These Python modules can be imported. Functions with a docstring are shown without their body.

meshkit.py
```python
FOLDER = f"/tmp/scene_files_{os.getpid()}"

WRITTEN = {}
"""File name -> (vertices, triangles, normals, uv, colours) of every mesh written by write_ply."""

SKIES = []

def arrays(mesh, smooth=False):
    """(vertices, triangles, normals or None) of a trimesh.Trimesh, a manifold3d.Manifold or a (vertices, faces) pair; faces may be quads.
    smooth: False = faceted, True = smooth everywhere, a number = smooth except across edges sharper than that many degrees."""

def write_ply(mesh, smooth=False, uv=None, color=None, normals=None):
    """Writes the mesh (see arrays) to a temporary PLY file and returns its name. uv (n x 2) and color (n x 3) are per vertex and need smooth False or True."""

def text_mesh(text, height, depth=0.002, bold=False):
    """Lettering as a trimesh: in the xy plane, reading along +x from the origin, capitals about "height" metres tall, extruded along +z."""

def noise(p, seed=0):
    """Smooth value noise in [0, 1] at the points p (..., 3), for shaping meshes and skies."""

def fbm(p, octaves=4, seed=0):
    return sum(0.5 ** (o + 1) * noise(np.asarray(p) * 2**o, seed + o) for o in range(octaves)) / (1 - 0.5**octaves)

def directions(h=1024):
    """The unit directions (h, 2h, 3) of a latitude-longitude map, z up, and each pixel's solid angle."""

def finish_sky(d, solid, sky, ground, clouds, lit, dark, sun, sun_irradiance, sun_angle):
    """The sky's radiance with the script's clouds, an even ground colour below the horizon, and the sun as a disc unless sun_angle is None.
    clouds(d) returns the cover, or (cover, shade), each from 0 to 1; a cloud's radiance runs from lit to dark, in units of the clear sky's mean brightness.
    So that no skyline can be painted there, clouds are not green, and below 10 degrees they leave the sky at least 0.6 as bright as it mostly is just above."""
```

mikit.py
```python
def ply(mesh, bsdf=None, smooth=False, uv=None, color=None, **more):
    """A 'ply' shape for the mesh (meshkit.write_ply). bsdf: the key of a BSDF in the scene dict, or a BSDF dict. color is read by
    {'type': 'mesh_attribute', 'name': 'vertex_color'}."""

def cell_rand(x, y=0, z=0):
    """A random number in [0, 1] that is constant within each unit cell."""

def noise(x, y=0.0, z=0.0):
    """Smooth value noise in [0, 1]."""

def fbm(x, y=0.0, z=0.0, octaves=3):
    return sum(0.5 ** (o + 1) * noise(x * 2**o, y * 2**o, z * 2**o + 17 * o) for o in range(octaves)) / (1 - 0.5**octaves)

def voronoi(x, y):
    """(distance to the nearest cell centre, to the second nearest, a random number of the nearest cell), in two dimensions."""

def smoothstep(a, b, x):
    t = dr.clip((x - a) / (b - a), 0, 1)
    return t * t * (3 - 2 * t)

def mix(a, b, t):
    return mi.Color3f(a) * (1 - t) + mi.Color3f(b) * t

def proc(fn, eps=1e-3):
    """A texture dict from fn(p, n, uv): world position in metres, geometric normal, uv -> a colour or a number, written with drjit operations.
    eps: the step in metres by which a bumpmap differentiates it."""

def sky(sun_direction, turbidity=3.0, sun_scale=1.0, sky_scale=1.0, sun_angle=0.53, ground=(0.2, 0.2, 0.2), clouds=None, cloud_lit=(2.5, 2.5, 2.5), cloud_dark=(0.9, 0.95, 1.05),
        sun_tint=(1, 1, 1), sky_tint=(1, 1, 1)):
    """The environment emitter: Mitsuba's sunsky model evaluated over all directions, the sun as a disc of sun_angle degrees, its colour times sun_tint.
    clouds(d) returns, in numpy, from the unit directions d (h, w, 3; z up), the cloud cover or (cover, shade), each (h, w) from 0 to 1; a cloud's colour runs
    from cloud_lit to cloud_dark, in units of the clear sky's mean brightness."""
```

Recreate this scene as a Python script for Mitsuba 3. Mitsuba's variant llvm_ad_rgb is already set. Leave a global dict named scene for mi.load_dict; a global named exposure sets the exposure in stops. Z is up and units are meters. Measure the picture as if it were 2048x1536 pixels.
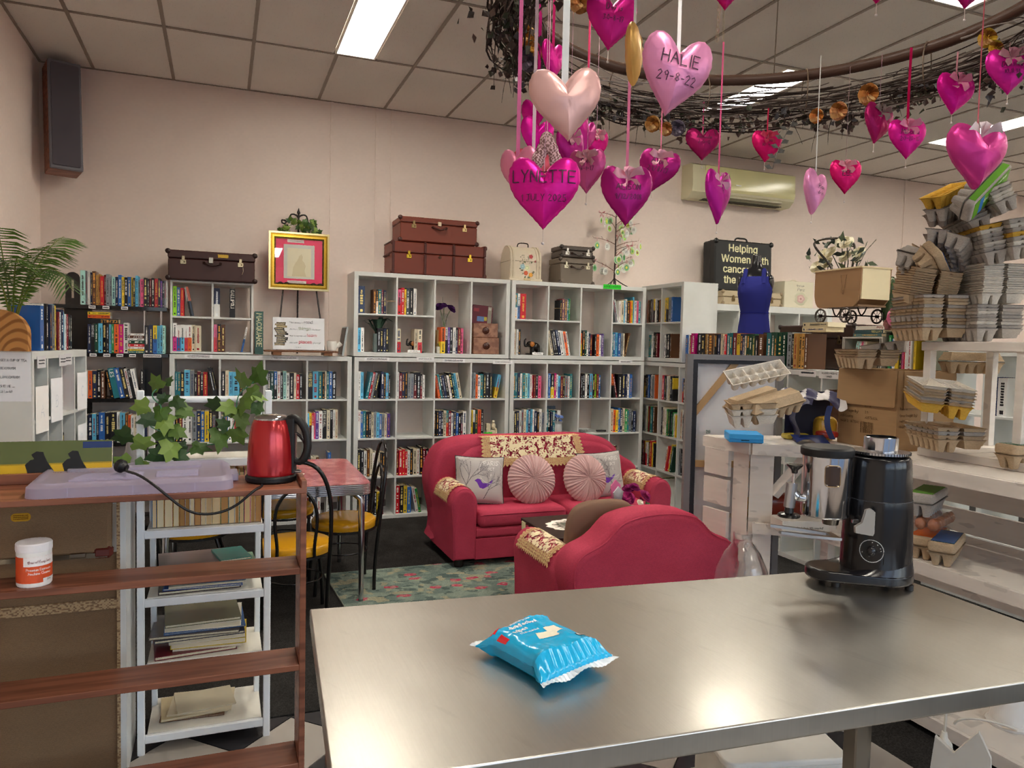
import math, random, numpy as np, trimesh, mitsuba as mi, mikit, meshkit
from shapely.geometry import Polygon, box as sbox
from mikit import noise, fbm, voronoi, smoothstep, mix, cell_rand
import drjit as dr

T = mi.ScalarTransform4f
scene, labels = {}, {}
PI = math.pi
# ---------------------------------------------------------------- camera, sky, lamps, exposure
YAW, PITCH, ROLL = 0.3709, -0.0519, 0.0233
_f = np.array([math.sin(YAW) * math.cos(PITCH), math.cos(YAW) * math.cos(PITCH), math.sin(PITCH)])
_r0 = np.array([math.cos(YAW), -math.sin(YAW), 0]); _u0 = np.cross(_r0, _f)
_u = -math.sin(ROLL) * _r0 + math.cos(ROLL) * _u0
scene['camera'] = {'type': 'perspective', 'fov': 2 * math.degrees(math.atan(1024 / 1496.6)), 'fov_axis': 'x', 'near_clip': 0.02,
                   'to_world': T().look_at(origin=[0, 0, 1.6005], target=[0 + _f[0], _f[1], 1.6005 + _f[2]], up=_u.tolist())}
scene['sky'] = mikit.sky((0.5, -0.6, 0.75), turbidity=4.0, sun_scale=0.0, sky_scale=5.0, ground=(0.3, 0.3, 0.3))
exposure = 1.32
LAMP = 15.0             # radiance of the ceiling troffers
SKYGAIN = 1.0
CEIL = 3.762
# ---------------------------------------------------------------- helpers
def lin(c):
    c = np.array([int(c[i:i + 2], 16) for i in (0, 2, 4)]) / 255.0 if isinstance(c, str) else np.asarray(c, float)
    return np.where(c < 0.04045, c / 12.92, ((c + 0.055) / 1.055) ** 2.4)

def vec(*a): return np.array(a, float)
def unit(v): v = np.asarray(v, float); return v / (np.linalg.norm(v) + 1e-12)
def rotm(axis, deg): return trimesh.transformations.rotation_matrix(math.radians(deg), axis)[:3, :3]
def RX(d): return rotm([1, 0, 0], d)
def RY(d): return rotm([0, 1, 0], d)
def RZ(d): return rotm([0, 0, 1], d)
def M4(R=np.eye(3), t=(0, 0, 0), s=1.0):
    m = np.eye(4); m[:3, :3] = np.asarray(R) * s; m[:3, 3] = t; return m
def xf(m, M): return (m[0] @ M[:3, :3].T + M[:3, 3], m[1] if np.linalg.det(M[:3, :3]) > 0 else m[1][:, ::-1])
def mv(m, t): return (m[0] + np.asarray(t, float), m[1])
def rot(m, R, t=(0, 0, 0)): return xf(m, M4(R, t))
def cat(*ms):
    vs, fs, o = [], [], 0
    for v, f in ms: vs.append(v); fs.append(np.asarray(f) + o); o += len(v)
    return (np.vstack(vs), np.vstack(fs))
def tri(f):
    f = np.asarray(f)
    return np.vstack([f[:, [0, 1, 2]], f[:, [0, 2, 3]]]) if f.shape[1] == 4 else f
def tm(t): return (np.array(t.vertices, float), np.array(t.faces))

_BQ = np.array([[0, 2, 3, 1], [4, 5, 7, 6], [0, 1, 5, 4], [2, 6, 7, 3], [0, 4, 6, 2], [1, 3, 7, 5]])
def box(x0, x1, y0, y1, z0, z1, b=0.0):
    if b <= 0:
        v = np.array([[x, y, z] for x in (x0, x1) for y in (y0, y1) for z in (z0, z1)], float)
        return (v, tri(np.array([[0, 1, 3, 2], [4, 6, 7, 5], [0, 4, 5, 1], [2, 3, 7, 6], [0, 2, 6, 4], [1, 5, 7, 3]])))
    c = np.array([(x0 + x1) / 2, (y0 + y1) / 2, (z0 + z1) / 2]); h = np.array([x1 - x0, y1 - y0, z1 - z0]) / 2
    b = min(b, h.min() * 0.9)
    pts = []
    for s in np.ndindex(2, 2, 2):
        s = np.array(s) * 2 - 1
        for k in range(3):
            q = h - b; q = q.copy(); q[k] = h[k]; pts.append(c + s * q)
    hull = trimesh.convex.convex_hull(np.array(pts)) if False else None
    v = np.array(pts); F = []
    idx = lambda sx, sy, sz, k: ((sx * 2 + sy) * 2 + sz) * 3 + k
    for k in range(3):
        a, d = [(1, 2), (2, 0), (0, 1)][k]
        for sgn in (0, 1):
            q = []
            for (p, r) in ((0, 0), (1, 0), (1, 1), (0, 1)):
                s = [0, 0, 0]; s[k] = sgn; s[a] = p; s[d] = r; q.append(idx(*s, k))
            F.append(q if sgn else q[::-1])
    for k in range(3):   # edges along axis k
        a, d = [(1, 2), (2, 0), (0, 1)][k]
        for (p, r) in np.ndindex(2, 2):
            s0 = [0, 0, 0]; s0[a] = p; s0[d] = r; s1 = list(s0); s1[k] = 1
            q = [idx(*s0, a), idx(*s1, a), idx(*s1, d), idx(*s0, d)]
            F.append(q)
    F = list(tri(np.array(F)))
    for s in np.ndindex(2, 2, 2): F.append([idx(*s, 0), idx(*s, 1), idx(*s, 2)])
    F = np.array(F); t = v[F]; n = np.cross(t[:, 1] - t[:, 0], t[:, 2] - t[:, 0])
    flip = ((t.mean(1) - c) * n).sum(1) < 0
    F[flip] = F[flip][:, ::-1]
    return (v, F)
def cbox(c, s, b=0.0): return box(c[0] - s[0] / 2, c[0] + s[0] / 2, c[1] - s[1] / 2, c[1] + s[1] / 2, c[2] - s[2] / 2, c[2] + s[2] / 2, b)

def lathe(prof, n=24, cap=True):
    p = np.array(prof, float); a = np.arange(n) * 2 * PI / n
    v = np.stack([p[:, 0:1] * np.cos(a), p[:, 0:1] * np.sin(a), np.repeat(p[:, 1:2], n, 1)], -1).reshape(-1, 3)
    i, j = np.meshgrid(np.arange(len(p) - 1), np.arange(n), indexing='ij')
    q = np.stack([i * n + j, i * n + (j + 1) % n, (i + 1) * n + (j + 1) % n, (i + 1) * n + j], -1).reshape(-1, 4)
    f = list(tri(q))
    if cap:
        for row, flip in ((0, 1), (len(p) - 1, 0)):
            if p[row, 0] > 1e-6:
                v = np.vstack([v, [[0, 0, p[row, 1]]]]); c = len(v) - 1
                for j in range(n):
                    a_, b_ = row * n + j, row * n + (j + 1) % n
                    f.append([c, b_, a_] if flip else [c, a_, b_])
    return (v, np.array(f))
def align(d, up=(0, 0, 1)):
    z = unit(d); x = np.cross(up, z)
    if np.linalg.norm(x) < 1e-6: x = np.cross((0, 1, 0), z)
    x = unit(x); return np.stack([x, np.cross(z, x), z], 1)
def cyl(p0, p1, r0, r1=None, n=12, cap=True):
    p0, p1 = np.asarray(p0, float), np.asarray(p1, float); r1 = r0 if r1 is None else r1
    return rot(lathe([(r0, 0), (r1, np.linalg.norm(p1 - p0))], n, cap), align(p1 - p0), p0)
def tube(path, r, n=8, cap=True):
    p = np.asarray(path, float); m = len(p); r = np.broadcast_to(np.asarray(r, float), (m,))
    t = np.gradient(p, axis=0); t /= np.linalg.norm(t, axis=1, keepdims=True) + 1e-12
    a = np.cross(t[0], [0, 0, 1.0] if abs(t[0][2]) < .9 else [1.0, 0, 0]); a = unit(a); A = []
    for k in range(m):
        a = unit(a - t[k] * (a @ t[k])); A.append(a)
    A = np.array(A); B = np.cross(t, A); g = np.arange(n) * 2 * PI / n
    v = (p[:, None] + r[:, None, None] * (np.cos(g)[None, :, None] * A[:, None] + np.sin(g)[None, :, None] * B[:, None])).reshape(-1, 3)
    i, j = np.meshgrid(np.arange(m - 1), np.arange(n), indexing='ij')
    f = tri(np.stack([i * n + j, i * n + (j + 1) % n, (i + 1) * n + (j + 1) % n, (i + 1) * n + j], -1).reshape(-1, 4))
    if cap:
        c0 = len(v); v = np.vstack([v, p[:1], p[-1:]])
        f = np.vstack([f, [[c0, (j + 1) % n, j] for j in range(n)], [[c0 + 1, (m - 1) * n + j, (m - 1) * n + (j + 1) % n] for j in range(n)]])
    return (v, f)
def spline(pts, n=24):
    from scipy.interpolate import CubicSpline
    p = np.asarray(pts, float); t = np.r_[0, np.cumsum(np.linalg.norm(np.diff(p, axis=0), axis=1))]
    return CubicSpline(t, p)(np.linspace(0, t[-1], n))
def prism(poly, z0, z1, holes=()):
    g = poly if isinstance(poly, Polygon) else Polygon(poly, holes)
    return mv(tm(trimesh.creation.extrude_polygon(g, z1 - z0, engine='earcut')), (0, 0, z0))
def sph(c, r, k=2, s=(1, 1, 1)):
    t = trimesh.creation.icosphere(subdivisions=k, radius=1)
    return (np.array(t.vertices) * np.asarray(r) * np.asarray(s, float) + np.asarray(c, float), np.array(t.faces))
def grid(fn, nu, nv, closed_u=False):
    u, v = np.meshgrid(np.linspace(0, 1, nu + 1), np.linspace(0, 1, nv + 1), indexing='ij')
    P = fn(u.ravel(), v.ravel()); i, j = np.meshgrid(np.arange(nu), np.arange(nv), indexing='ij'); w = nv + 1
    q = np.stack([i * w + j, (i + 1) * w + j, (i + 1) * w + j + 1, i * w + j + 1], -1).reshape(-1, 4)
    return (np.asarray(P, float), tri(q))
def quad(a, b, c, d): return (np.array([a, b, c, d], float), np.array([[0, 1, 2], [0, 2, 3]]))
def rpoly(w, h, r, n=4, cx=0, cy=0):
    P = []
    for (sx, sy, a0) in ((1, 1, 0), (-1, 1, 90), (-1, -1, 180), (1, -1, 270)):
        for k in range(n + 1):
            a = math.radians(a0 + 90 * k / n); P.append((cx + sx * (w / 2 - r) + r * math.cos(a), cy + sy * (h / 2 - r) + r * math.sin(a)))
    return P
def rbox(x0, x1, y0, y1, z0, z1, r=0.02, n=4, axis=2):
    """box rounded around one axis"""
    if axis == 2: return prism(rpoly(x1 - x0, y1 - y0, r, n, (x0 + x1) / 2, (y0 + y1) / 2), z0, z1)
    if axis == 1: return rot(prism(rpoly(x1 - x0, z1 - z0, r, n, (x0 + x1) / 2, (z0 + z1) / 2), 0, y1 - y0), RX(90), (0, y1, 0))
    m = prism(rpoly(y1 - y0, z1 - z0, r, n, (y0 + y1) / 2, (z0 + z1) / 2), x0, x1)
    return (m[0][:, [2, 0, 1]], m[1])
def puff(x0, x1, y0, y1, z0, z1, e=0.35, n=10):
    """a cushion-like superellipsoid"""
    t = trimesh.creation.icosphere(subdivisions=3); d = np.array(t.vertices)
    d = np.sign(d) * np.abs(d) ** e; d /= np.abs(d).max(0)
    return (d * [(x1 - x0) / 2, (y1 - y0) / 2, (z1 - z0) / 2] + [(x0 + x1) / 2, (y0 + y1) / 2, (z0 + z1) / 2], np.array(t.faces))

def shaded(v, f, angle):
    """unwelded corners with normals smoothed up to an angle"""
    v = np.asarray(v, float); f = np.asarray(f)
    t = v[f]; fn = np.cross(t[:, 1] - t[:, 0], t[:, 2] - t[:, 0]); ln = np.linalg.norm(fn, axis=1)
    keep = ln > 1e-14; f, fn, ln = f[keep], fn[keep], ln[keep]; un = fn / ln[:, None]
    if angle <= 0: return v[f].reshape(-1, 3), np.repeat(un, 3, 0), f
    _, inv = np.unique(np.round(v, 6), axis=0, return_inverse=True); inv = inv.ravel()
    vid = inv[f].ravel(); fid = np.repeat(np.arange(len(f)), 3)
    o = np.argsort(vid, kind='stable'); sv, sf = vid[o], fid[o]
    first = np.r_[True, sv[1:] != sv[:-1]]; start = np.maximum.accumulate(np.where(first, np.arange(len(sv)), 0))
    cnt = np.bincount(sv, minlength=sv.max() + 1)[sv]; pos = np.arange(len(sv)) - start
    n = np.zeros((len(sv), 3)); c = math.cos(math.radians(angle))
    for k in range(cnt.max()):
        ok = k < cnt; j = start[ok] + (pos[ok] + k) % cnt[ok]
        w = (un[sf[ok]] * un[sf[j]]).sum(1) > c - 1e-9
        n[np.nonzero(ok)[0][w]] += fn[sf[j[w]]]
    out = np.zeros_like(n); out[o] = n / (np.linalg.norm(n, axis=1, keepdims=True) + 1e-30)
    return v[f].reshape(-1, 3), out, f

def shape(parts, mat, angle=35, **more):
    """one ply dict from (mesh, colour) pairs; a colour is a hex string, a linear colour, or one per vertex. The colour of each
    triangle is packed into its uv, so that Mitsuba can join the meshes of a material."""
    V, N, UV = [], [], []
    for m, c in parts:
        v, n, f = shaded(m[0], m[1], angle); V.append(v); N.append(n)
        c = lin(c) if isinstance(c, str) else np.asarray(c, float)
        c = np.broadcast_to(c, (len(f), 3)) if c.ndim == 1 else c[f].mean(1)
        q = np.clip(np.round(255 * np.clip(c, 0, 1) ** (1 / 2.2)), 0, 255)
        UV.append(np.repeat(np.stack([q[:, 0] * 256 + q[:, 1] + .5, q[:, 2] + .5], 1), 3, 0))
    V, N, UV = np.vstack(V), np.vstack(N), np.vstack(UV)
    path = meshkit.write_ply((V, np.arange(len(V)).reshape(-1, 3)), False, UV, None, N)
    d = {'type': 'ply', 'filename': path, 'face_normals': False, **more}
    if mat: d['bsdf'] = {'type': 'ref', 'id': mat}
    return d

_used = {}
def uniq(name):
    k = _used.get(name, -1) + 1; _used[name] = k
    return name if k == 0 else '%s_%03d' % (name, k)
def thing(name, label, cat_, group=None, kind=None):
    key = uniq(name); labels[key] = {'label': label, 'category': cat_}
    if group: labels[key]['group'] = group
    if kind: labels[key]['kind'] = kind
    return key
def struct(name, parts, mat, label=None, angle=35, **more):
    key = uniq(name); scene[key] = shape(parts, mat, angle, **more); labels[key] = {'kind': 'structure'}
    if label: labels[key]['label'] = label
    return key
def part(parent, name, parts, mat='satin', M=None, label=None, angle=35, kind=None, **more):
    """adds a part (or the thing's own mesh when name is None)"""
    key = parent if name is None else uniq(parent + '__' + name)
    if not isinstance(parts, list): parts = [parts]
    if M is not None: parts = [(xf(m, M), c) for m, c in parts]
    scene[key] = shape(parts, mat, angle, **more)
    if label or kind:
        labels.setdefault(key, {})
        if label: labels[key]['label'] = label
        if kind: labels[key]['kind'] = kind
    return key

# stroke font for marker handwriting and small lettering: unit box 0..1 high, width listed
_SF = {'A': '0,0 .35,1 .7,0|.13,.38 .57,.38', 'B': '0,0 0,1 .4,1 .55,.85 .4,.55 0,.52|.4,.55 .62,.3 .4,0 0,0', 'C': '.6,.85 .35,1 .08,.75 .05,.3 .3,0 .62,.15', 'D': '0,0 0,1 .35,.95 .6,.5 .35,.03 0,0',
       'E': '.55,1 0,1 0,0 .55,0|0,.52 .45,.52', 'F': '.55,1 0,1 0,0|0,.52 .42,.52', 'G': '.6,.85 .35,1 .08,.75 .05,.3 .3,0 .6,.12 .6,.42 .36,.42', 'H': '0,0 0,1|.58,0 .58,1|0,.5 .58,.5', 'I': '.1,0 .1,1',
       'J': '.05,1 .55,1|.34,1 .34,.2 .2,0 .02,.14', 'K': '0,0 0,1|.55,1 0,.45 .55,0', 'L': '0,1 0,0 .5,0', 'M': '0,0 .08,1 .36,.35 .64,1 .72,0', 'N': '0,0 0,1 .55,0 .55,1', 'O': '.32,1 .06,.75 .06,.25 .32,0 .58,.25 .58,.75 .32,1',
       'P': '0,0 0,1 .42,1 .58,.76 .42,.5 0,.5', 'Q': '.32,1 .06,.75 .06,.25 .32,0 .58,.25 .58,.75 .32,1|.4,.25 .65,-.05', 'R': '0,0 0,1 .42,1 .58,.76 .42,.5 0,.5|.25,.5 .6,0', 'S': '.55,.87 .3,1 .06,.8 .15,.58 .45,.45 .58,.22 .32,0 .02,.14',
       'T': '0,1 .6,1|.3,1 .3,0', 'U': '0,1 0,.25 .28,0 .56,.25 .56,1', 'V': '0,1 .3,0 .6,1', 'W': '0,1 .18,0 .4,.7 .62,0 .8,1', 'X': '0,1 .55,0|.55,1 0,0', 'Y': '0,1 .28,.5 .56,1|.28,.5 .2,0', 'Z': '0,1 .55,1 0,0 .55,0',
       '0': '.3,1 .05,.7 .05,.3 .3,0 .52,.3 .52,.7 .3,1', '1': '.02,.8 .18,1 .18,0', '2': '.03,.8 .28,1 .5,.75 .02,0 .55,.02', '3': '.04,.95 .45,.97 .22,.58 .5,.3 .25,0 .02,.1', '4': '.4,0 .4,1 0,.35 .55,.35', '5': '.5,1 .08,1 .06,.58 .38,.6 .5,.3 .28,0 .02,.1',
       '6': '.45,.98 .1,.5 .1,.12 .35,0 .5,.28 .3,.5 .1,.35', '7': '0,1 .52,1 .18,0', '8': '.28,.52 .06,.76 .28,1 .5,.76 .28,.52 .03,.25 .28,0 .53,.25 .28,.52', '9': '.48,.6 .2,.52 .06,.78 .28,1 .5,.75 .42,0',
       '-': '.05,.45 .4,.45', '/': '0,-.05 .4,1.05', '.': '.08,0 .12,.06', '"': '.05,1 .02,.8|.2,1 .17,.8', "'": '.06,1 .03,.8', ':': '.08,.1 .1,.14|.08,.6 .1,.64', '&': '.6,0 .1,.75 .25,1 .42,.8 .05,.3 .2,0 .55,.35', '%': '0,0 .6,1|.1,1 .1,.8|.5,.2 .5,0', '(': '.25,1 .08,.5 .25,0', ')': '.05,1 .22,.5 .05,0',
       'a': '.45,.5 .15,.55 .03,.25 .2,0 .45,.2 .45,.55 .47,0', 'b': '.03,1 .03,0 .3,0 .45,.28 .3,.52 .03,.42', 'c': '.45,.48 .2,.55 .03,.28 .2,0 .45,.1', 'd': '.45,1 .45,0 .15,0 .03,.28 .18,.53 .45,.42', 'e': '.04,.3 .45,.32 .3,.56 .08,.4 .08,.12 .3,0 .46,.1',
       'f': '.42,.95 .25,1 .18,.8 .18,0|.02,.55 .38,.55', 'g': '.45,.52 .15,.55 .04,.28 .2,.03 .45,.2|.45,.55 .45,-.2 .25,-.35 .05,-.25', 'h': '.03,1 .03,0|.03,.4 .25,.56 .42,.4 .42,0', 'i': '.08,.55 .08,0|.08,.75 .1,.8', 'j': '.18,.55 .18,-.2 .02,-.3|.18,.75 .2,.8', 'k': '.03,1 .03,0|.4,.55 .03,.25 .42,0', 'l': '.08,1 .08,.05 .16,0',
       'm': '.03,.55 .03,0|.03,.42 .2,.56 .33,.42 .33,0|.33,.42 .5,.56 .64,.42 .64,0', 'n': '.03,.55 .03,0|.03,.4 .25,.56 .42,.4 .42,0', 'o': '.24,.55 .03,.28 .24,0 .45,.28 .24,.55', 'p': '.03,.55 .03,-.35|.03,.45 .28,.56 .45,.28 .28,0 .03,.1', 'q': '.45,.55 .45,-.35|.45,.45 .2,.56 .03,.28 .2,0 .45,.1', 'r': '.03,.55 .03,0|.03,.35 .2,.55 .36,.5',
       's': '.38,.48 .2,.56 .05,.43 .35,.2 .2,0 .02,.08', 't': '.16,.9 .16,.1 .32,0|.0,.6 .34,.6', 'u': '.03,.55 .03,.15 .2,0 .42,.15|.42,.55 .42,0', 'v': '.0,.55 .2,0 .4,.55', 'w': '.0,.55 .14,0 .3,.42 .46,0 .6,.55', 'x': '0,.55 .4,0|.4,.55 0,0', 'y': '.02,.55 .22,.05|.42,.55 .12,-.35', 'z': '.02,.55 .4,.55 .02,0 .42,0', ',': '.1,.05 .05,-.12'}
def strokes(text, h, gap=.2):
    """polylines of a text, in metres, and its width"""
    x, out = 0.0, []
    for ch in text:
        g = _SF.get(ch) or _SF.get(ch.upper())
        if g is None: x += .38; continue
        pl = [np.array([[float(q) for q in p.split(',')] for p in s.split()]) for s in g.split('|')]
        w = max(p[:, 0].max() for p in pl)
        out += [(p + [x, 0]) * h for p in pl]; x += w + gap
    return out, max(0.0, x - gap) * h
def ink(text, h, width, fn=None, gap=.2, center=True, step=None):
    """lettering as flat ribbons: fn maps (n, 2) points of the writing plane to 3-D points"""
    pls, w = strokes(text, h, gap); V, F, o = [], [], 0
    for p in pls:
        if center: p = p - [w / 2, 0]
        if step:
            q = [p[:1]]
            for a, b in zip(p[:-1], p[1:]):
                k = max(1, int(np.linalg.norm(b - a) / step)); q.append(a + (b - a) * (np.arange(1, k + 1) / k)[:, None])
            p = np.vstack(q)
        if len(p) < 2: continue
        t = np.gradient(p, axis=0); t /= np.linalg.norm(t, axis=1, keepdims=True) + 1e-12
        nrm = np.stack([-t[:, 1], t[:, 0]], 1) * width / 2
        e = t * width * .4; p = p.copy(); p[0] -= e[0]; p[-1] += e[-1]
        v = np.vstack([p - nrm, p + nrm]); k = len(p); i = np.arange(k - 1)
        V.append(v); F.append(tri(np.stack([i, i + 1, k + i + 1, k + i], 1)) + o); o += 2 * k
    V, F = np.vstack(V), np.vstack(F)
    return (fn(V) if fn else np.c_[V, np.zeros(len(V))], F)
def sign(text, h, bold=False, M=None, center=True):
    m = tm(meshkit.text_mesh(text, h, h * .02, bold))
    if center: m = mv(m, (-(m[0][:, 0].max() + m[0][:, 0].min()) / 2, 0, 0))
    return xf(m, M) if M is not None else m
FACE_S = RX(90)          # writing plane whose front looks to -y (towards the viewer)

# ---------------------------------------------------------------- materials
def pr(**k): return {'type': 'twosided', 'bsdf': {'type': 'principled', **k}}
def packed(p, n, uv):
    r = dr.floor(uv.x / 256); g = dr.floor(uv.x - r * 256)
    return mi.Color3f((r / 255) ** 2.2, (g / 255) ** 2.2, (dr.floor(uv.y) / 255) ** 2.2)
VC = mikit.proc(packed)
scene['matte'] = pr(base_color=VC, roughness=.9, specular=.2)
scene['satin'] = pr(base_color=VC, roughness=.45, specular=.4)
scene['gloss'] = pr(base_color=VC, roughness=.18, specular=.5)
scene['cloth'] = pr(base_color=VC, roughness=.85, sheen=.6, sheen_tint=.6, specular=.1)
scene['silk'] = pr(base_color=VC, roughness=.34, specular=.55, spec_tint=.75, sheen=.3, sheen_tint=.8, metallic=.3)
scene['leaf'] = pr(base_color=VC, roughness=.5, specular=.4)
scene['metal'] = pr(base_color=VC, roughness=.22, metallic=1.0)
scene['chrome'] = pr(base_color=VC, roughness=.08, metallic=1.0)
scene['lacquer'] = pr(base_color=VC, roughness=.2, metallic=.55, clearcoat=1.0, clearcoat_gloss=.95)
scene['glass'] = {'type': 'dielectric', 'int_ior': 1.5}
scene['sheet'] = {'type': 'thindielectric', 'int_ior': 1.5}
# ---------------------------------------------------------------- the room
XL, XR, YB, YF = -1.36, 10.6, 7.04, -3.2
def wallcol(p, n, uv):
    v = fbm(p.x * 1.3, p.y * 1.3, p.z * 1.1, 3)
    fine = noise(p.x * 60, p.y * 60, p.z * 60)
    return mix((.70, .595, .535), (.75, .65, .59), v) * (.97 + .05 * fine)
scene['wall_paint'] = pr(base_color=mikit.proc(wallcol), roughness=.8, specular=.2)
def ceilcol(p, n, uv):
    s = noise(p.x * 260, p.y * 260, 3.0); b = noise(p.x * 2.1, p.y * 2.1, 9.0)
    return mi.Color3f(.66, .63, .58) * (.9 + .12 * b - .18 * smoothstep(.78, .95, s))
scene['ceiling_board'] = pr(base_color=mikit.proc(ceilcol), roughness=.95, specular=.1)
def carpet(p, n, uv):
    a = noise(p.x * 240, p.y * 240, 1.0); b = fbm(p.x * 9, p.y * 9, 4.0, 3)
    return mi.Color3f(.026, .025, .024) * (.55 + .9 * a) * (.7 + .6 * b)
scene['carpet'] = pr(base_color=mikit.proc(carpet), roughness=1.0, specular=.05)
W1 = '000000'
struct('wall_back', [(box(XL - .2, XR + .2, YB, YB + .2, 0, CEIL + .2), W1)], 'wall_paint', 'pale pink painted back wall behind the bookshelves')
struct('wall_left', [(box(XL - .2, XL, YF, YB, 0, CEIL + .2), W1)], 'wall_paint', 'pale pink painted left wall')
struct('wall_right', [(box(XR, XR + .2, YF, YB, 0, CEIL + .2), W1)], 'wall_paint', 'pale pink painted right wall')
# shop front behind the viewer: three tall windows between piers
piers = [(XL - .2, -.9), (2.2, 2.5), (5.6, 5.9), (9.6, XR + .2)]
struct('wall_front', [(box(a, b, YF - .2, YF, 0, CEIL + .2), W1) for a, b in piers] + [(box(XL, XR, YF - .2, YF, 2.95, CEIL + .2), W1), (box(XL, XR, YF - .2, YF, 0, .35), W1)], 'wall_paint', 'wall with the shop windows')
for k, (a, b) in enumerate([(-.9, 2.2), (2.5, 5.6), (5.9, 9.6)]):
    w = struct('window_%d' % (k + 1), [(box(a, b, YF - .13, YF - .06, .35, .4), '555555'), (box(a, b, YF - .13, YF - .06, 2.9, 2.95), '555555'), (box(a, a + .05, YF - .13, YF - .06, .4, 2.9), '555555'),
               (box(b - .05, b, YF - .13, YF - .06, .4, 2.9), '555555'), (box((a + b) / 2 - .02, (a + b) / 2 + .02, YF - .13, YF - .06, .4, 2.9), '555555')], 'satin', 'dark framed shop window')
    part(w, 'pane', (quad((a + .05, YF - .1, .4), (b - .05, YF - .1, .4), (b - .05, YF - .1, 2.9), (a + .05, YF - .1, 2.9)), 'ffffff'), 'sheet')
fl = struct('floor', [(box(XL - .2, XR + .2, YF - .2, YB + .2, -.2, -.004), '101010')], 'carpet', 'dark carpet with a strip of black and white tiles by the counter')
def tilecol(p, n, uv):
    s = fbm(p.x * 3 + noise(p.x * 5, p.y * 5, 0) * 2, p.y * 14, 2.0, 3)
    return mi.Color3f(1.0) * (.75 + .5 * s)
cp = part(fl, 'carpet', (box(XL, XR, 3.235, YB, -.004, .006), '101010'), 'carpet')
TS = .31 * math.sqrt(2)
lim = sbox(XL, -.6, 2.5, 3.225)
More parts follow.
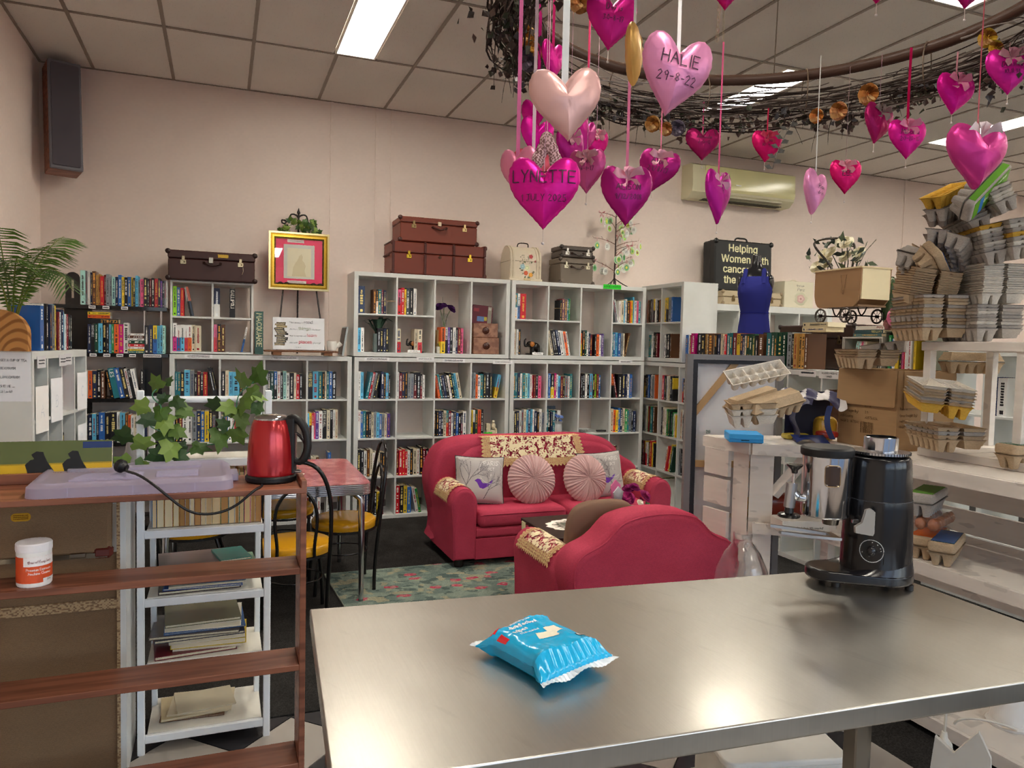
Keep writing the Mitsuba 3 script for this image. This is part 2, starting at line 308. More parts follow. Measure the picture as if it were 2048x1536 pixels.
for i in range(-16, 14):
    for j in range(-16, 14):
        u0, v0 = -3.37 + i * TS, 3.05 + j * TS       # u = x - y, v = x + y
        q = Polygon([((u + v) / 2, (v - u) / 2) for u, v in ((u0 + .004, v0 - TS + .004), (u0 + TS - .004, v0 - TS + .004), (u0 + TS - .004, v0 - .004), (u0 + .004, v0 - .004))]).intersection(lim)
        if q.area < .002 or q.geom_type != 'Polygon': continue
        white = (i + j) % 2 == 0
        h = random.Random(i * 91 + j).uniform(.85, 1.1)
        part(fl, 'tile', (prism(q, -.003, .004), lin('a09a92' if white else '26262a') * h), 'satin')
# suspended ceiling: grid bars and lay-in boards
cl = struct('ceiling', [(box(XL - .2, XR + .2, YF - .2, YB + .2, CEIL + .03, CEIL + .25), '807870')], 'matte', 'suspended ceiling of square edged boards in a metal grid')
xs = [XL] + [-.975 + .594 * k for k in range(20)]; ys = [YB, 5.875, 4.675, 3.475, 2.275, 1.075, -.125, -1.325, -2.525, YF]
lamps = {(4, 1): None}
LIGHTS = [(.79, 1.09, 4.70, 5.86), (4.03, 4.33, 4.70, 5.86), (6.70, 7.0, 4.70, 5.72)]
LIGHTS += [(x, x + .3, y, y + 1.16) for y in (2.3, -.1, -2.4) for x in (.79, 4.03, 6.70)] + [(9.6, 9.9, y, y + 1.16) for y in (4.7, 2.3, -.1)]
rg = random.Random(5)
for i in range(len(xs) - 1):
    for j in range(len(ys) - 1):
        x0, x1, y1, y0 = xs[i] + .008, xs[i + 1] - .008, ys[j] - .008, ys[j + 1] + .008
        x1 = min(x1, XR)
        if x1 - x0 < .05: continue
        g = sbox(x0, y0, x1, y1)
        for (a, b, c, d) in LIGHTS: g = g.difference(sbox(a - .01, c - .01, b + .01, d + .01))
        if g.area < .01: continue
        dz = rg.uniform(-.002, .002)
        for gg in getattr(g, 'geoms', [g]):
            if gg.area > .01: part(cl, 'board' if j < 3 else 'hidden_board', (prism(gg, CEIL + .002 + dz, CEIL + .015 + dz), '807870'), 'ceiling_board')
bars = [box(x - .012, x + .012, YF, YB, CEIL - .004, CEIL + .006) for x in xs[1:]] + [box(XL, XR, y - .012, y + .012, CEIL - .003, CEIL + .006) for y in ys[1:-1]]
bars += [box(XL, XR, YB - .02, YB, CEIL - .012, CEIL + .004), box(XL, XL + .02, YF, YB, CEIL - .012, CEIL + .004)]
cut = []
for b in bars:
    x0, y0 = b[0][:, :2].min(0); x1, y1 = b[0][:, :2].max(0); g = sbox(x0, y0, x1, y1)
    for (a, bb, c, d) in LIGHTS: g = g.difference(sbox(a - .01, c - .01, bb + .01, d + .01))
    for gg in getattr(g, 'geoms', [g]):
        if gg.area > 1e-5:
            a0, b0, a1, b1 = gg.bounds; part(cl, 'grid_bar', (box(a0, a1, b0, b1, CEIL - .004, CEIL + .006), '837a70'), 'satin')
LN = ['recessed ceiling light nearest the corner speaker, over the left shelves', 'recessed ceiling light half hidden behind the hanging branch ring', 'recessed ceiling light at the right behind the large pink heart']
for k, (a, b, c, d) in enumerate(LIGHTS):
    L = thing('ceiling_light', LN[k] if k < 3 else 'recessed ceiling light behind the viewer or out of the frame', 'ceiling light', 'recessed ceiling lights' if k > 2 else None)
    e = .012
    part(L, 'frame', [(box(a, a + e, c, d, CEIL - .004, CEIL + .02), 'e8e4dc'), (box(b - e, b, c, d, CEIL - .004, CEIL + .02), 'e8e4dc'), (box(a, b, c, c + e, CEIL - .004, CEIL + .02), 'e8e4dc'), (box(a, b, d - e, d, CEIL - .004, CEIL + .02), 'e8e4dc')], 'satin')
    dm = box(a + e, b - e, c + e, d - e, CEIL + .004, CEIL + .012)
    part(L, 'diffuser', (dm, 'ffffff'), 'matte', emitter={'type': 'area', 'radiance': {'type': 'rgb', 'value': [LAMP, LAMP * .93, LAMP * .80]}})
# cover strips on the back wall
for k, (x0, x1, z1, d) in enumerate(((.915, .94, CEIL, .012), (1.325, 1.345, CEIL, .012), (1.47, 1.49, CEIL, .010), (7.915, 7.955, CEIL, .012))):
    struct('trim_%d' % (k + 1), [(box(x0, x1, YB - d, YB + .01, 0, z1), W1)], 'wall_paint', 'narrow cover strip running up the back wall')
struct('baseboard_back', [(box(XL, XR, YB - .015, YB + .01, 0, .1), '6a5f5a')], 'satin')
# ---------------------------------------------------------------- white cube bookcases and their books
WH = 'e4e8e6'
def whitecol(p, n, uv):
    s = fbm(p.x * 7, p.y * 7, p.z * 3, 3)
    return mix((.60, .625, .60), (.70, .72, .70), s)
scene['white_board'] = pr(base_color=mikit.proc(whitecol), roughness=.42, specular=.4)
PX, FR, TH = .351, .038, .016
def cube_case(label, M, nx, ny, skip=(), w=None, h=None, fr=FR, depth=.39):
    """open cube bookcase: local x to the right, y into the wall, z up"""
    k = thing('bookcase', label, 'bookcase')
    px = ((w - 2 * fr + TH) / nx) if w else PX
    pz = ((h - 2 * fr + TH) / ny) if h else PX
    W = 2 * fr + nx * px - TH; H = 2 * fr + ny * pz - TH
    P = lambda n, b: part(k, n, (b, WH), 'white_board', M)
    P('side_panel', box(0, fr, 0, depth, 0, H, .0015)); P('side_panel', box(W - fr, W, 0, depth, 0, H, .0015))
    P('top_board', box(fr, W - fr, 0, depth, H - fr, H, .0015)); P('bottom_board', box(fr, W - fr, 0, depth, 0, fr, .0015))
    for i in range(1, nx): P('divider', box(fr + i * px - TH, fr + i * px, .002, depth, fr, H - fr, .001))
    for j in range(1, ny):
        for i in range(nx):
            if (i, j) not in skip: P('shelf', box(fr + i * px, fr + (i + 1) * px - TH, .002, depth, fr + j * pz - TH, fr + j * pz, .001))
    cell = lambda i, r: (fr + i * px, fr + (ny - 1 - r) * pz, px - TH, pz - TH)   # column, row from the top -> x, z, width, height
    return k, cell
COL = {'k': ('16161a', 'black'), 'w': ('e6e6e2', 'white'), 'n': ('1f2a4a', 'navy'), 'b': ('2f62a8', 'blue'), 'c': ('5fb4d8', 'light blue'), 't': ('1f6f7a', 'teal'), 'g': ('2c8a48', 'green'), 'G': ('14402f', 'dark green'),
       'r': ('c5242e', 'red'), 'R': ('6a1722', 'maroon'), 'o': ('e0652a', 'orange'), 'y': ('e3c22e', 'yellow'), 'p': ('d85a86', 'pink'), 'v': ('5a3f8e', 'purple'), 'e': ('d9cfb4', 'cream'), 'd': ('5b3a24', 'brown'), 's': ('7d8388', 'grey'),
       'l': ('8ecb2c', 'lime green'), 'm': ('a9dcd2', 'mint'), 'P': ('c2187a', 'magenta'), 'f': ('b98c4a', 'tan')}
_o = 'first second third fourth fifth sixth seventh eighth ninth tenth eleventh twelfth thirteenth fourteenth fifteenth sixteenth seventeenth eighteenth nineteenth'.split()
ORD = _o + ['twentieth'] + ['twenty-' + q for q in _o[:9]] + ['thirtieth'] + ['thirty-' + q for q in _o[:9]] + ['fortieth'] + ['forty-' + q for q in _o[:9]]
rb = random.Random(11)
PAGES = ['e6ddc6', 'ded2b4', 'eae4d6', 'd2c3a0']
def book_mesh(t, h, d, c1, c2=None, hard=False):
    """spine to -y at y = 0, standing on z = 0, x from 0 to t"""
    e = .0022 if hard else .0012; o = .004 if hard else 0
    cov = cat(box(0, e, 0, d, 0, h), box(t - e, t, 0, d, 0, h), box(e, t - e, 0, e, 0, h)) if c2 is None else None
    if c2 is not None:
        cut = h * (.52 if t < .03 else .45)
        lo = cat(box(0, e, 0, d, 0, cut), box(t - e, t, 0, d, 0, cut), box(e, t - e, 0, e, 0, cut)); hi = cat(box(0, e, 0, d, cut, h), box(t - e, t, 0, d, cut, h), box(e, t - e, 0, e, cut, h))
        cover = [(hi, c1), (lo, c2)]
    else: cover = [(cov, c1)]
    return cover, box(e, t - e, e, d - o - .001, o, h - o)
def bars_on(t, h, col, r, style):
    """printed title, author and publisher marks on a spine too small to read"""
    q = []
    z1 = h * r.uniform(.9, .95); w = t * r.uniform(.34, .6)
    def word(z, l, w):
        n = max(1, int(l / (w * .62))); s = l / n
        for k in range(n):
            if r.random() < .14: continue
            a = z - k * s; x = t / 2; ww = w * r.uniform(.75, 1.0) / 2
            q.append(quad((x - ww, -.0004, a - s * .74), (x + ww, -.0004, a - s * .74), (x + ww, -.0004, a), (x - ww, -.0004, a)))
    if style == 0: word(z1, h * r.uniform(.35, .55), w); word(h * .36, h * r.uniform(.15, .24), w * .55)
    elif style == 1: word(z1, h * .22, w * .6); word(h * .68, h * r.uniform(.3, .45), w)
    else: word(z1 - h * .06, h * r.uniform(.55, .7), w * .7)
    q.append(quad((t * .3, -.0004, h * .05), (t * .7, -.0004, h * .05), (t * .7, -.0004, h * .05 + t * .4), (t * .3, -.0004, h * .05 + t * .4)))
    return cat(*q)
def contrast(c, r):
    L = float(np.dot(lin(c), [.2, .7, .1]))
    return r.choice(['f2efe6', 'e9d58a', 'dfe6ea', 'f2efe6', 'e3a24a']) if L < .22 else r.choice(['1c1c20', '8c1f24', '23355e', '1c1c20'])
def put_book(M, t, h, d, c1, c2, label, group, text=None, hard=None, tcol=None):
    r = rb; hard = (h > .225 and r.random() < .5) if hard is None else hard
    j = lambda c: lin(c) * r.uniform(.8, 1.2)
    a1, a2 = j(c1), (j(c2) if c2 else None)
    cover, pg = book_mesh(t, h, d, a1, a2, hard)
    P = [('', cover, 'gloss' if r.random() < .3 else 'satin'), ('pages', [(pg, r.choice(PAGES))], 'matte')]
    tc = tcol or contrast(c1, r)
    if text:
        hh = min(t * .62, h * .9 / (len(text) * .62))
        f = lambda P: np.c_[np.full(len(P), t / 2) + P[:, 1] - hh / 2, np.full(len(P), -.0006), h * .95 - P[:, 0]]
        P.append(('title', [(ink(text, hh, hh * .17, f, center=False), tc)], 'satin'))
    else: P.append(('title', [(bars_on(t, h, tc, r, r.randrange(3)), tc)], 'satin'))
    c = M[:3, :3] @ [t / 2, 0, h / 2] + M[:3, 3]
    BOOKS.append((t * h / (c @ c) * (3 if text else 1) * (.35 if c[2] < .7 else 1), M, P, label, group))
BOOKS = []
def finish_books(most):
    """the books that show largest are things of their own, the rest one object"""
    order = sorted(range(len(BOOKS)), key=lambda i: -BOOKS[i][0]); keep = set(order[:most]); rest = {}
    for i, (_, M, P, label, group) in enumerate(BOOKS):
        if len(label.split()) > 16: label = label.replace(' from left', '').replace('standing ', '').replace(' leaning', '')
        k = thing('book', label, 'book', group) if i in keep else None
        for nm, parts, mat in P:
            if k: part(k, nm or None, parts, mat, M, angle=0, kind='stuff' if nm == 'title' else None)
            else: rest.setdefault(mat, []).extend((xf(m, M), c) for m, c in parts)
    k = thing('shelved_books', 'the remaining smaller books standing on the shelves', 'books', kind='stuff')
    for mat, parts in rest.items(): part(k, {'matte': 'pages', 'gloss': 'glossy_cover', 'satin': 'cover'}[mat], parts, mat, angle=0, kind='stuff')
def fill(M, cell, spec, where, group, y=.03, dmax=.20):
    """stands the books of a spec in a cell; / and \\ lean, > leaves a gap in percent of the width"""
    x0, z0, W, H = cell; toks = spec.split(); S = []
    for s in toks:
        if s[0] == '>': S.append(('gap', float(s[1:]) / 100 * W)); continue
        lean = 0
        if s[0] in '/\\': lean = 1 if s[0] == '/' else -1; s = s[1:]
        text = None
        if '=' in s: s, text = s.split('='); text = text.replace('_', ' ')
        c = [ch for ch in s if ch.isalpha()]; dg = [int(ch) for ch in s if ch.isdigit()]
        h = .165 + .0125 * (dg[0] if dg else 4) + rb.uniform(-.004, .004); t = .007 + .0066 * (dg[1] if len(dg) > 1 else 3) + rb.uniform(-.002, .002)
        S.append(('book', c, min(h, H - .012), t, lean, text))
    need = 0; prev = 0
    ang = math.radians(11)
    for s in S:
        if s[0] == 'gap': need += s[1]; continue
        need += s[3] / (math.cos(ang) if s[4] else 1)
        if s[4] != prev and (s[4] < 0 or prev > 0): need += .20 * math.sin(ang)
        prev = s[4]
    if prev > 0: need += .2 * math.sin(ang)
    k = min(1.0, (W - .006) / need) if need > 0 else 1
    x = x0 + .003; prev = 0; ph = 0; n = 0
    for s in S:
        if s[0] == 'gap': x += s[1] * k; prev = 0; continue
        _, c, h, t, lean, text = s; t *= k; n += 1
        d = min(dmax, h * rb.uniform(.62, .68)); yy = y + rb.uniform(-.006, .012)
        if lean > 0:
            if h * math.cos(ang) + t * math.sin(ang) > H - .005: h = (H - .006 - t * math.sin(ang)) / math.cos(ang)
            R = RY(11); xr = x + t / math.cos(ang); L = M4(R, np.array([xr, yy, z0 + .0008]) - R @ [t, 0, 0]); x = xr; ph = h * math.sin(ang)
        elif lean < 0:
            if prev >= 0: x += h * math.sin(ang)
            R = RY(-11); L = M4(R, (x, yy, z0 + .0008)); x += t / math.cos(ang)
        else:
            if prev > 0: x += ph
            L = M4(np.eye(3), (x, yy, z0 + .0008)); x += t + .0006
        prev = lean
        name = COL[c[0]][1] + (' and ' + COL[c[1]][1] if len(c) > 1 else '')
        ti = ' titled ' + text.title() if text and len(text) > 3 else ''
        if lean: ti = ' leaning' + ti
        put_book(M @ L, t, h, d, COL[c[0]][0], COL[c[1]][0] if len(c) > 1 else None, '%s book%s, %s from left, %s' % (name, ti, ORD[n - 1], where), group, text)
YK = 6.65
def at(x, y, z, rz=0): return M4(RZ(rz), (x, y, z))
MA, MB, MC = at(-.394, YK, .0), at(1.092, YK, 0), at(2.569, YK, 0)
MAu, MBu, MCu = at(-.388, YK + .01, 1.471), at(1.082, YK, 1.471), at(2.566, YK, 1.471)
MD, MDu = at(4.075, 6.815, 0, -90), at(4.075, 6.815, 1.471, -90)
_, cA = cube_case('left white cube bookcase behind the red kettle and white ladder shelf', MA, 4, 4)
_, cB = cube_case('middle white cube bookcase behind the black chair back, left of the sofa', MB, 4, 4)
_, cC = cube_case('right white cube bookcase directly behind the red sofa', MC, 4, 4)
_, cD = cube_case('white side bookcase at a right angle to the others, beside the leaning panel', MD, 4, 4)
_, cAu = cube_case('small white two by two cube shelf carrying the dark brown suitcase', MAu, 2, 2, w=.635, h=.592, fr=.016, depth=.3)
_, cBu = cube_case('white cube shelf carrying the two stacked brown trunks', MBu, 4, 2, skip=((2, 1), (3, 1)), h=.745)
_, cCu = cube_case('white cube shelf carrying the domed chest and the ornament tree', MCu, 4, 2, skip=((2, 1),), h=.745)
_, cDu = cube_case('white two by two cube shelf turned sideways with a blank white end', MDu, 2, 2, h=.768)
def rows(M, cellf, case, group, table):
    for (i, r), spec in table.items(): fill(M, cellf(i, r), spec, '%s row %s cube, %s' % (('top', 'second', 'third', 'bottom')[r], ORD[i], case), group)
rows(MAu, cAu, 'shelf under dark suitcase', 'books in the small two by two shelf', {
    (0, 0): r'l63 b53 r53 \wk61 \ok61', (1, 0): 'nw66 >26 k65=GALLIPOLI', (0, 1): 'wP53 wb43 wc43 wr43 wo43 e43 e46', (1, 1): 'pr53 kd53 d54 >42 /wb41'})
rows(MA, cA, 'left bookcase', 'books in the left white bookcase', {
    (0, 0): r't52 t52 k53 c65 s64 k42 R53 k42 r54 \k82 \k81', (1, 0): 'k64 e63 c53 c57 k43', (2, 0): 'w62 k62 G63 bk63 w63 k52 m63 w53 k54 e52 r43 k42', (3, 0): r'k65=NEMESIS c66 t64 k62 e61 t62 b63 k64',
    (0, 1): 'k43 Rk43 w44 w75 s74 n74 b73 y74 k73 s42', (1, 1): 's43 b43 w53 w52 r53 w42 k42', (2, 1): 'k43 r43 w43 d43', (3, 1): 'c51 yk52 rw52 p51 v63 w64 k74=FEAR_FALL e73 k73=NESSER w72 e72',
    (0, 2): 'r32 w32 g33 b32 y32 w32 k33 p32', (1, 2): 'w33 e32 d33 k32 r32 b33 c32', (3, 2): 'k33 e23 e22 d23 >22 b53',
    (1, 3): 'd33 k43 r43 n43 w42', (2, 3): r'k53 R53 r52 \w52 \t63 s53', (3, 3): 'R64 w53 s53 w53 >15 w64 r42'})
rows(MB, cB, 'middle bookcase', 'books in the middle white bookcase', {
    (0, 0): 'w62 c63 >4 /t63 /r62 /s62 /k63 n63 k42 c52 k42', (1, 0): 'w62 R53 n63 k63 s53 s53 kR63 k64 kR52 w42', (2, 0): r'\o42 \t52 \k42 \n42 \k53 \w42 \k63 \t42 \c62 \e63', (3, 0): 's62 s62 o52 w43 t53 k63 k64 k63 >4 /cy54',
    (0, 1): 'w63=THE_NOW b62 t63 k63 k62 e52 s52 c53 b42 s43 e42 v43', (1, 1): '', (2, 1): 'k62 k62 n63 k62 e63 tr62 R53 w42 n53 b42 k43 kR42 w54', (3, 1): 'y63 wk62 G63 or64 k62',
    (0, 2): 'k64 k63 w53 d63 e63 w42 w43 e42 k42 k42', (1, 2): 'R53 r53 r63 r42 w53 k63 e64 w63 k73 R63 k63 o53', (2, 2): 'R63 r63 kR52 r53 k42',
    (0, 3): 'k43 n43 n43 n43 G43 k42 k42 y43 R64', (1, 3): r'r75 k74 y74 b64 \w63 \g52 >16'})
rows(MC, cC, 'right bookcase', 'books in the right white bookcase', {
    (0, 0): 't63 t62 n63 w62 t63 m63 c62 w52 r42 R52 k53 p44', (1, 0): 'w62 b63 ky64 P62 w52 cb42 R43 k42 s44 w42 t63', (2, 0): 'R62 k62 k63 w62 k63 c64 k62 l63 R62 b52', (3, 0): r'\ok62 \R62 k67 n64 n62 w63 b63',
    (0, 1): 'w52 k53 n53 w52 s63 e63 c62 n63 c62 w62 n53 k42 w63 s43', (1, 1): 't63 k53 n42 t53 k52 w54 >40', (3, 1): 'w52 e63 o53 y53 b63 n63 e63 g53 t42 s53 k42 n43',
    (3, 2): 'R42 k42 r42 R42 k42 >20'})
rows(MBu, cBu, 'shelf under brown trunks', 'books in the shelf under the trunks', {
    (0, 0): r'n68 >22 d43 kw42 t43 R42 n42', (1, 0): 'pr54 r63 y52 k64 k64 w63 >20', (0, 1): 'c43 w43 >36 k43 k43 n42 k43', (1, 1): 'er44 >38 e44 er44', (2, 1): '>18 oy65 wk63 v62 k63 w63 kn62 R63 p63'})
rows(MCu, cCu, 'shelf under ornament tree', 'books in the shelf under the tree', {
    (0, 0): 'tw64 wb63 r68', (1, 0): '>36 k33 R43 d43 t42 g41', (3, 0): '\\s52 \\w52 w42 e53 c52 w62 k43 o41 y52 c81 w53 p53 t53', (0, 1): 'e63 w62 k63 >55', (1, 1): r'\e63 \k73 \k73 \n73 \w64 \w62 \o63 \w62', (2, 1): r'oy53 k73 G72 w62 n52 R43 >8 k42 o43 w42 v52 s41', (3, 1): 't63 b63 c63 b63 s63 e62 /d62'})
rows(MDu, cDu, 'sideways two by two shelf', 'books in the sideways shelf', {
    (0, 0): '>12 o52 d52 k62 k62 s63 yk63 w65=PONTING k53 d53', (1, 0): 'y64 yk63 >4 s66 b63', (0, 1): '>25 t53 t53 w64=UNFENCED k73 k72 R63 >5', (1, 1): 's53 w53 k63 k64 d62'})
rows(MD, cD, 'side bookcase', 'books in the side bookcase', {
    (0, 0): 'd53 ky53 k62 n63 b63 k62 w63 s53 w52 o62', (1, 0): 'r64 b62 k64 w62 e63 k63 k62 yk52', (2, 0): 'br54 k53 w53', (0, 1): 'k92 e93 s92 w83 g83 R82 g83 t73 d84', (1, 1): 'k92 w93 e92 w83 g83 w72 G83 k72 g63 w52 y42', (2, 1): 'e93 w92 k63',
    (0, 2): 'k73 R73 yk73 wr63 w63 k73 r84 y72 k62', (1, 2): '>22 /w63 /r73 /r63 /y93 /G83', (2, 2): 's72 k73', (1, 3): 'G84 k74 w83'})
# ---------------------------------------------------------------- left side: corner shelf, reading corner bookcase, brown shelf, ladder shelf
def woodtex(base, dark, sx=6, sy=60, sz=6):
    def fn(p, n, uv):
        g = fbm(p.x * sx + noise(p.x * 2, p.y * 2, p.z * 2), p.y * sy, p.z * sz, 3)
        return mix(base, dark, smoothstep(.3, .75, g))
    return mikit.proc(fn)
scene['redwood'] = pr(base_color=woodtex((.235, .088, .050), (.145, .050, .028), 3, 40, 40), roughness=.38, specular=.45)
def plaquecol(p, n, uv):
    d = dr.sqrt(dr.square((p.x + 1.05) * 1.6 + (p.y - 4.86) * .8) + dr.square((p.z - 1.42) * .8))
    g = dr.sin(d * 150 + 6 * noise(p.x * 9, p.y * 9, p.z * 6)) * .5 + .5
    return mix((.50, .24, .07), (.27, .10, .022), smoothstep(.45, .95, g))
scene['oakboard'] = pr(base_color=mikit.proc(plaquecol), roughness=.3, specular=.5)
def hardb(p, n, uv):
    return mi.Color3f(.20, .128, .072) * (.75 + .5 * fbm(p.x * 3, p.y * 3, p.z * 3, 3) + .25 * noise(p.x * 300, p.y * 300, p.z * 300) - .12)
scene['hardboard'] = pr(base_color=mikit.proc(hardb), roughness=.8, specular=.2)
def chipb(p, n, uv):
    return mix((.42, .30, .17), (.20, .12, .06), smoothstep(.35, .8, noise(p.x * 190, p.y * 190, p.z * 190)))
scene['chipboard'] = pr(base_color=mikit.proc(chipb), roughness=.9)
scene['thinplastic'] = {'type': 'principledthin', 'base_color': VC, 'roughness': .3, 'diff_trans': 1.1, 'spec_trans': .35, 'eta': 1.4}
# --- white bookcase on the left, seen at a slant
ML = M4(RZ(82.6), (-0.992, 4.893, 1.502)) @ M4(np.eye(3), (0, 0, -1.502))
k = thing('bookcase', 'white bookcase at far left with a typed quote on its end panel', 'bookcase')
LW, LH, LD = .98, 1.502, .30
for n_, b_ in [('end_panel', box(0, .03, 0, LD, 0, LH)), ('end_panel', box(LW - .03, LW, 0, LD, 0, LH)), ('top_board', box(.03, LW - .03, 0, LD, LH - .045, LH)), ('back_panel', box(.03, LW - .03, LD - .012, LD, 0, LH - .045)), ('bottom_board', box(.03, LW - .03, 0, LD, 0, .05))]:
    part(k, n_, (b_, WH), 'white_board', ML)
for j in (.36, .735, 1.11): part(k, 'shelf', (box(.03, LW - .03, 0, LD - .012, j - .02, j), WH), 'white_board', ML)
for i in range(1, 4): part(k, 'divider', (box(i * .2425 - .002, i * .2425 + .014, .002, LD - .012, .05, LH - .045), WH), 'white_board', ML)
# typed quote on the end panel (end face looks to local -x)
EP = ML @ M4(np.stack([(0, -1, 0), (0, 0, 1), (-1, 0, 0)], 1), (-.0012, .17, 0))
q = thing('paper_sign', 'white paper sheet with a typed quote stuck on the end of the left bookcase', 'sign')
part(q, 'sheet', (box(-.15, .165, 1.22, 1.495, -.0004, .0004), 'e8ecf2'), 'matte', EP)
for z_, t_ in ((1.445, 'YOU CAN NEVER GET A CUP OF TEA'), (1.40, 'LARGE ENOUGH'), (1.35, 'OR A BOOK LONG ENOUGH'), (1.30, 'TO SUIT ME ....'), (1.27, '(C.S Lewis)')):
    part(q, 'lettering', (ink(t_, .0125, .0026, lambda P, z_=z_: np.c_[P[:, 0] + (.02 if len(t_) > 16 else .035), P[:, 1] + z_, np.full(len(P), .0008)], .16), '3a3f4a'), 'matte', EP, kind='stuff')
for i, (c_, h_, t_) in enumerate((('f0f0ee', .27, 'A'), ('eef0f4', .265, 'B'), (None, 0, ''), ('f0f2f4', .25, 'C'))):
    if not c_: continue
    x_ = .035 + i * .2425; z_ = 1.03 if i < 1 else 1.07 if i < 2 else 1.10
    s_ = thing('divider_sheet', 'white paper divider sheet marked %s hanging in the top row of the far left bookcase' % t_, 'paper')
    part(s_, 'sheet', (box(x_, x_ + .2, -.006, -.003, z_, z_ + h_), c_), 'matte', ML)
    part(s_, 'letter', (ink(t_, .07, .003, lambda P, x_=x_, z_=z_: np.c_[P[:, 0] + x_ + .1, np.full(len(P), -.0065), P[:, 1] + z_ + .09]), 'a7b4c8'), 'matte', ML)
s_ = thing('divider_sheet', 'white paper divider sheet marked D in the second row of the far left bookcase', 'paper')
part(s_, 'sheet', (box(.77, .95, -.006, -.003, .78, 1.0), 'eceff4'), 'matte', ML); part(s_, 'letter', (ink('D', .06, .003, lambda P: np.c_[P[:, 0] + .85, np.full(len(P), -.0065), P[:, 1] + .88]), 'a7b4c8'), 'matte', ML)
for x_, z_ in ((.07, 1.435), (.43, 1.435), (.53, 1.44)):
    s_ = thing('shelf_tag', 'small printed paper tag on the top edge of the far left bookcase', 'label', 'tags on the far left bookcase')
    part(s_, None, (box(x_, x_ + .13, -.004, -.001, z_ - .03, z_ + .04), 'cfcfd2'), 'matte', ML)
    part(s_, 'lettering', (cat(*[box(x_ + .02, x_ + .11, -.0045, -.004, z_ + d_, z_ + d_ + .008) for d_ in (-.008, .01)]), '55565c'), 'matte', ML, kind='stuff')
lc = lambda i, z: (.03 + i * .2425, z, .215, .34)
fill(ML, lc(0, 1.11), 'g76 d43', 'left end bookcase, top row, cell A', 'books in the far left bookcase', y=.05)
fill(ML, lc(1, 1.11), 't84 w73 k64', 'left end bookcase, top row, cell B', 'books in the far left bookcase', y=.05)
fill(ML, lc(2, 1.11), 'k95 R94 p72 >30', 'left end bookcase, top row, third cell', 'books in the far left bookcase', y=.04)
fill(ML, lc(0, .735), 'dR46', 'left end bookcase, second row, first cell', 'books in the far left bookcase', y=.04)
fill(ML, lc(1, .735), 'k54 b53 n43 >20', 'left end bookcase, second row, second cell', 'books in the far left bookcase', y=.03)
fill(ML, lc(2, .735), 'dr74 e42 w42 k63', 'left end bookcase, second row, third cell', 'books in the far left bookcase', y=.03)
fill(ML, (.18, 1.503, .76, .4), 'b88 w94 k94 n94 n94 s95 c93 y93 k72 R63 w63 n75 c65 w52 R53 k54 k53 k52', 'on top of far left bookcase', 'books on top of the far left bookcase', y=.02, dmax=.22)
# wooden board and palm on top
w_ = thing('wooden_board', 'round-topped wooden board with swirling grain on the far left bookcase', 'wooden board')
Wm = ML @ M4(RZ(-104), (-.02, .12, 1.503))
part(w_, None, (rot(prism([(-.22, 0), (.13, 0)] + [(.13 - .0 * a, .1) for a in (0,)] + [(-.045 + .175 * math.cos(t), .1 + .13 * math.sin(t)) for t in np.linspace(.15, PI - .15, 14)] + [(-.22, .1)], -.015, .015), RX(90)), 'aa7733'), 'oakboard', Wm)
pl = thing('potted_palm', 'potted palm with long arching feathery fronds in the left corner', 'plant')
pc = np.array([-1.10, 4.97, 1.503])
part(pl, 'pot', (mv(lathe([(.05, 0), (.07, .02), (.085, .13), (.09, .135), (.08, .135), (.07, .1)], 20), pc), '6d4a36'), 'satin')
rp = random.Random(3)
def frond(base, tip, rise, ln, n=26, col='3f5a22'):
    base, tip = np.array(base, float), np.array(tip, float); t = np.linspace(0, 1, 14)[:, None]
    P = base + (tip - base) * t + np.array([0, 0, 1.0]) * rise * 4 * t * (1 - t)
    sp = [(tube(P, np.linspace(.006, .0015, 14), 5), '6d7a34')]
    d = unit(tip - base); side = unit(np.cross(d, (0, 0, 1))); q = []
    for i in range(n):
        s = .18 + .8 * i / n; c = base + (tip - base) * s + np.array([0, 0, 1.0]) * rise * 4 * s * (1 - s)
        tg = unit((tip - base) + np.array([0, 0, 1.0]) * rise * 4 * (1 - 2 * s))
        L = ln * math.sin(PI * min(1, .25 + .75 * (1 - s) + .1)) * rp.uniform(.85, 1.05) + .02
        for sg in (-1, 1):
            o = unit(side * sg * .9 + tg * .55 + np.array([0, 0, -.25 - .2 * rp.random()])); w = unit(np.cross(o, np.cross(side, tg))) if False else tg
            m_ = c + o * L * .5 + np.array([0, 0, -.0]); e = c + o * L + np.array([0, 0, -.18 * L])
            q.append((np.array([c - w * .002, c + w * .004, m_ + w * .007, m_ - w * .006, e]), np.array([[0, 1, 2], [0, 2, 3], [3, 2, 4]])))
    return sp, cat(*q)
for tip, rise, ln, col in (((-.84, 4.55, 2.06), .10, .15, '5b7a2c'), ((-.74, 4.60, 1.83), .22, .13, '446330'), ((-1.06, 4.5, 2.15), .05, .16, '52722a'), ((-1.1, 4.35, 2.0), .12, .13, '3d5a28'), ((-.95, 4.42, 1.95), .16, .15, '48682a'), ((-.9, 5.3, 2.2), .1, .15, '48682a')):
    sp, lf = frond(pc + [0, 0, .12], tip, rise, ln)
    f_ = part(pl, 'frond', sp, 'leaf', angle=60); part(f_, 'leaflets', (lf, col), 'leaf', angle=0, kind='stuff')
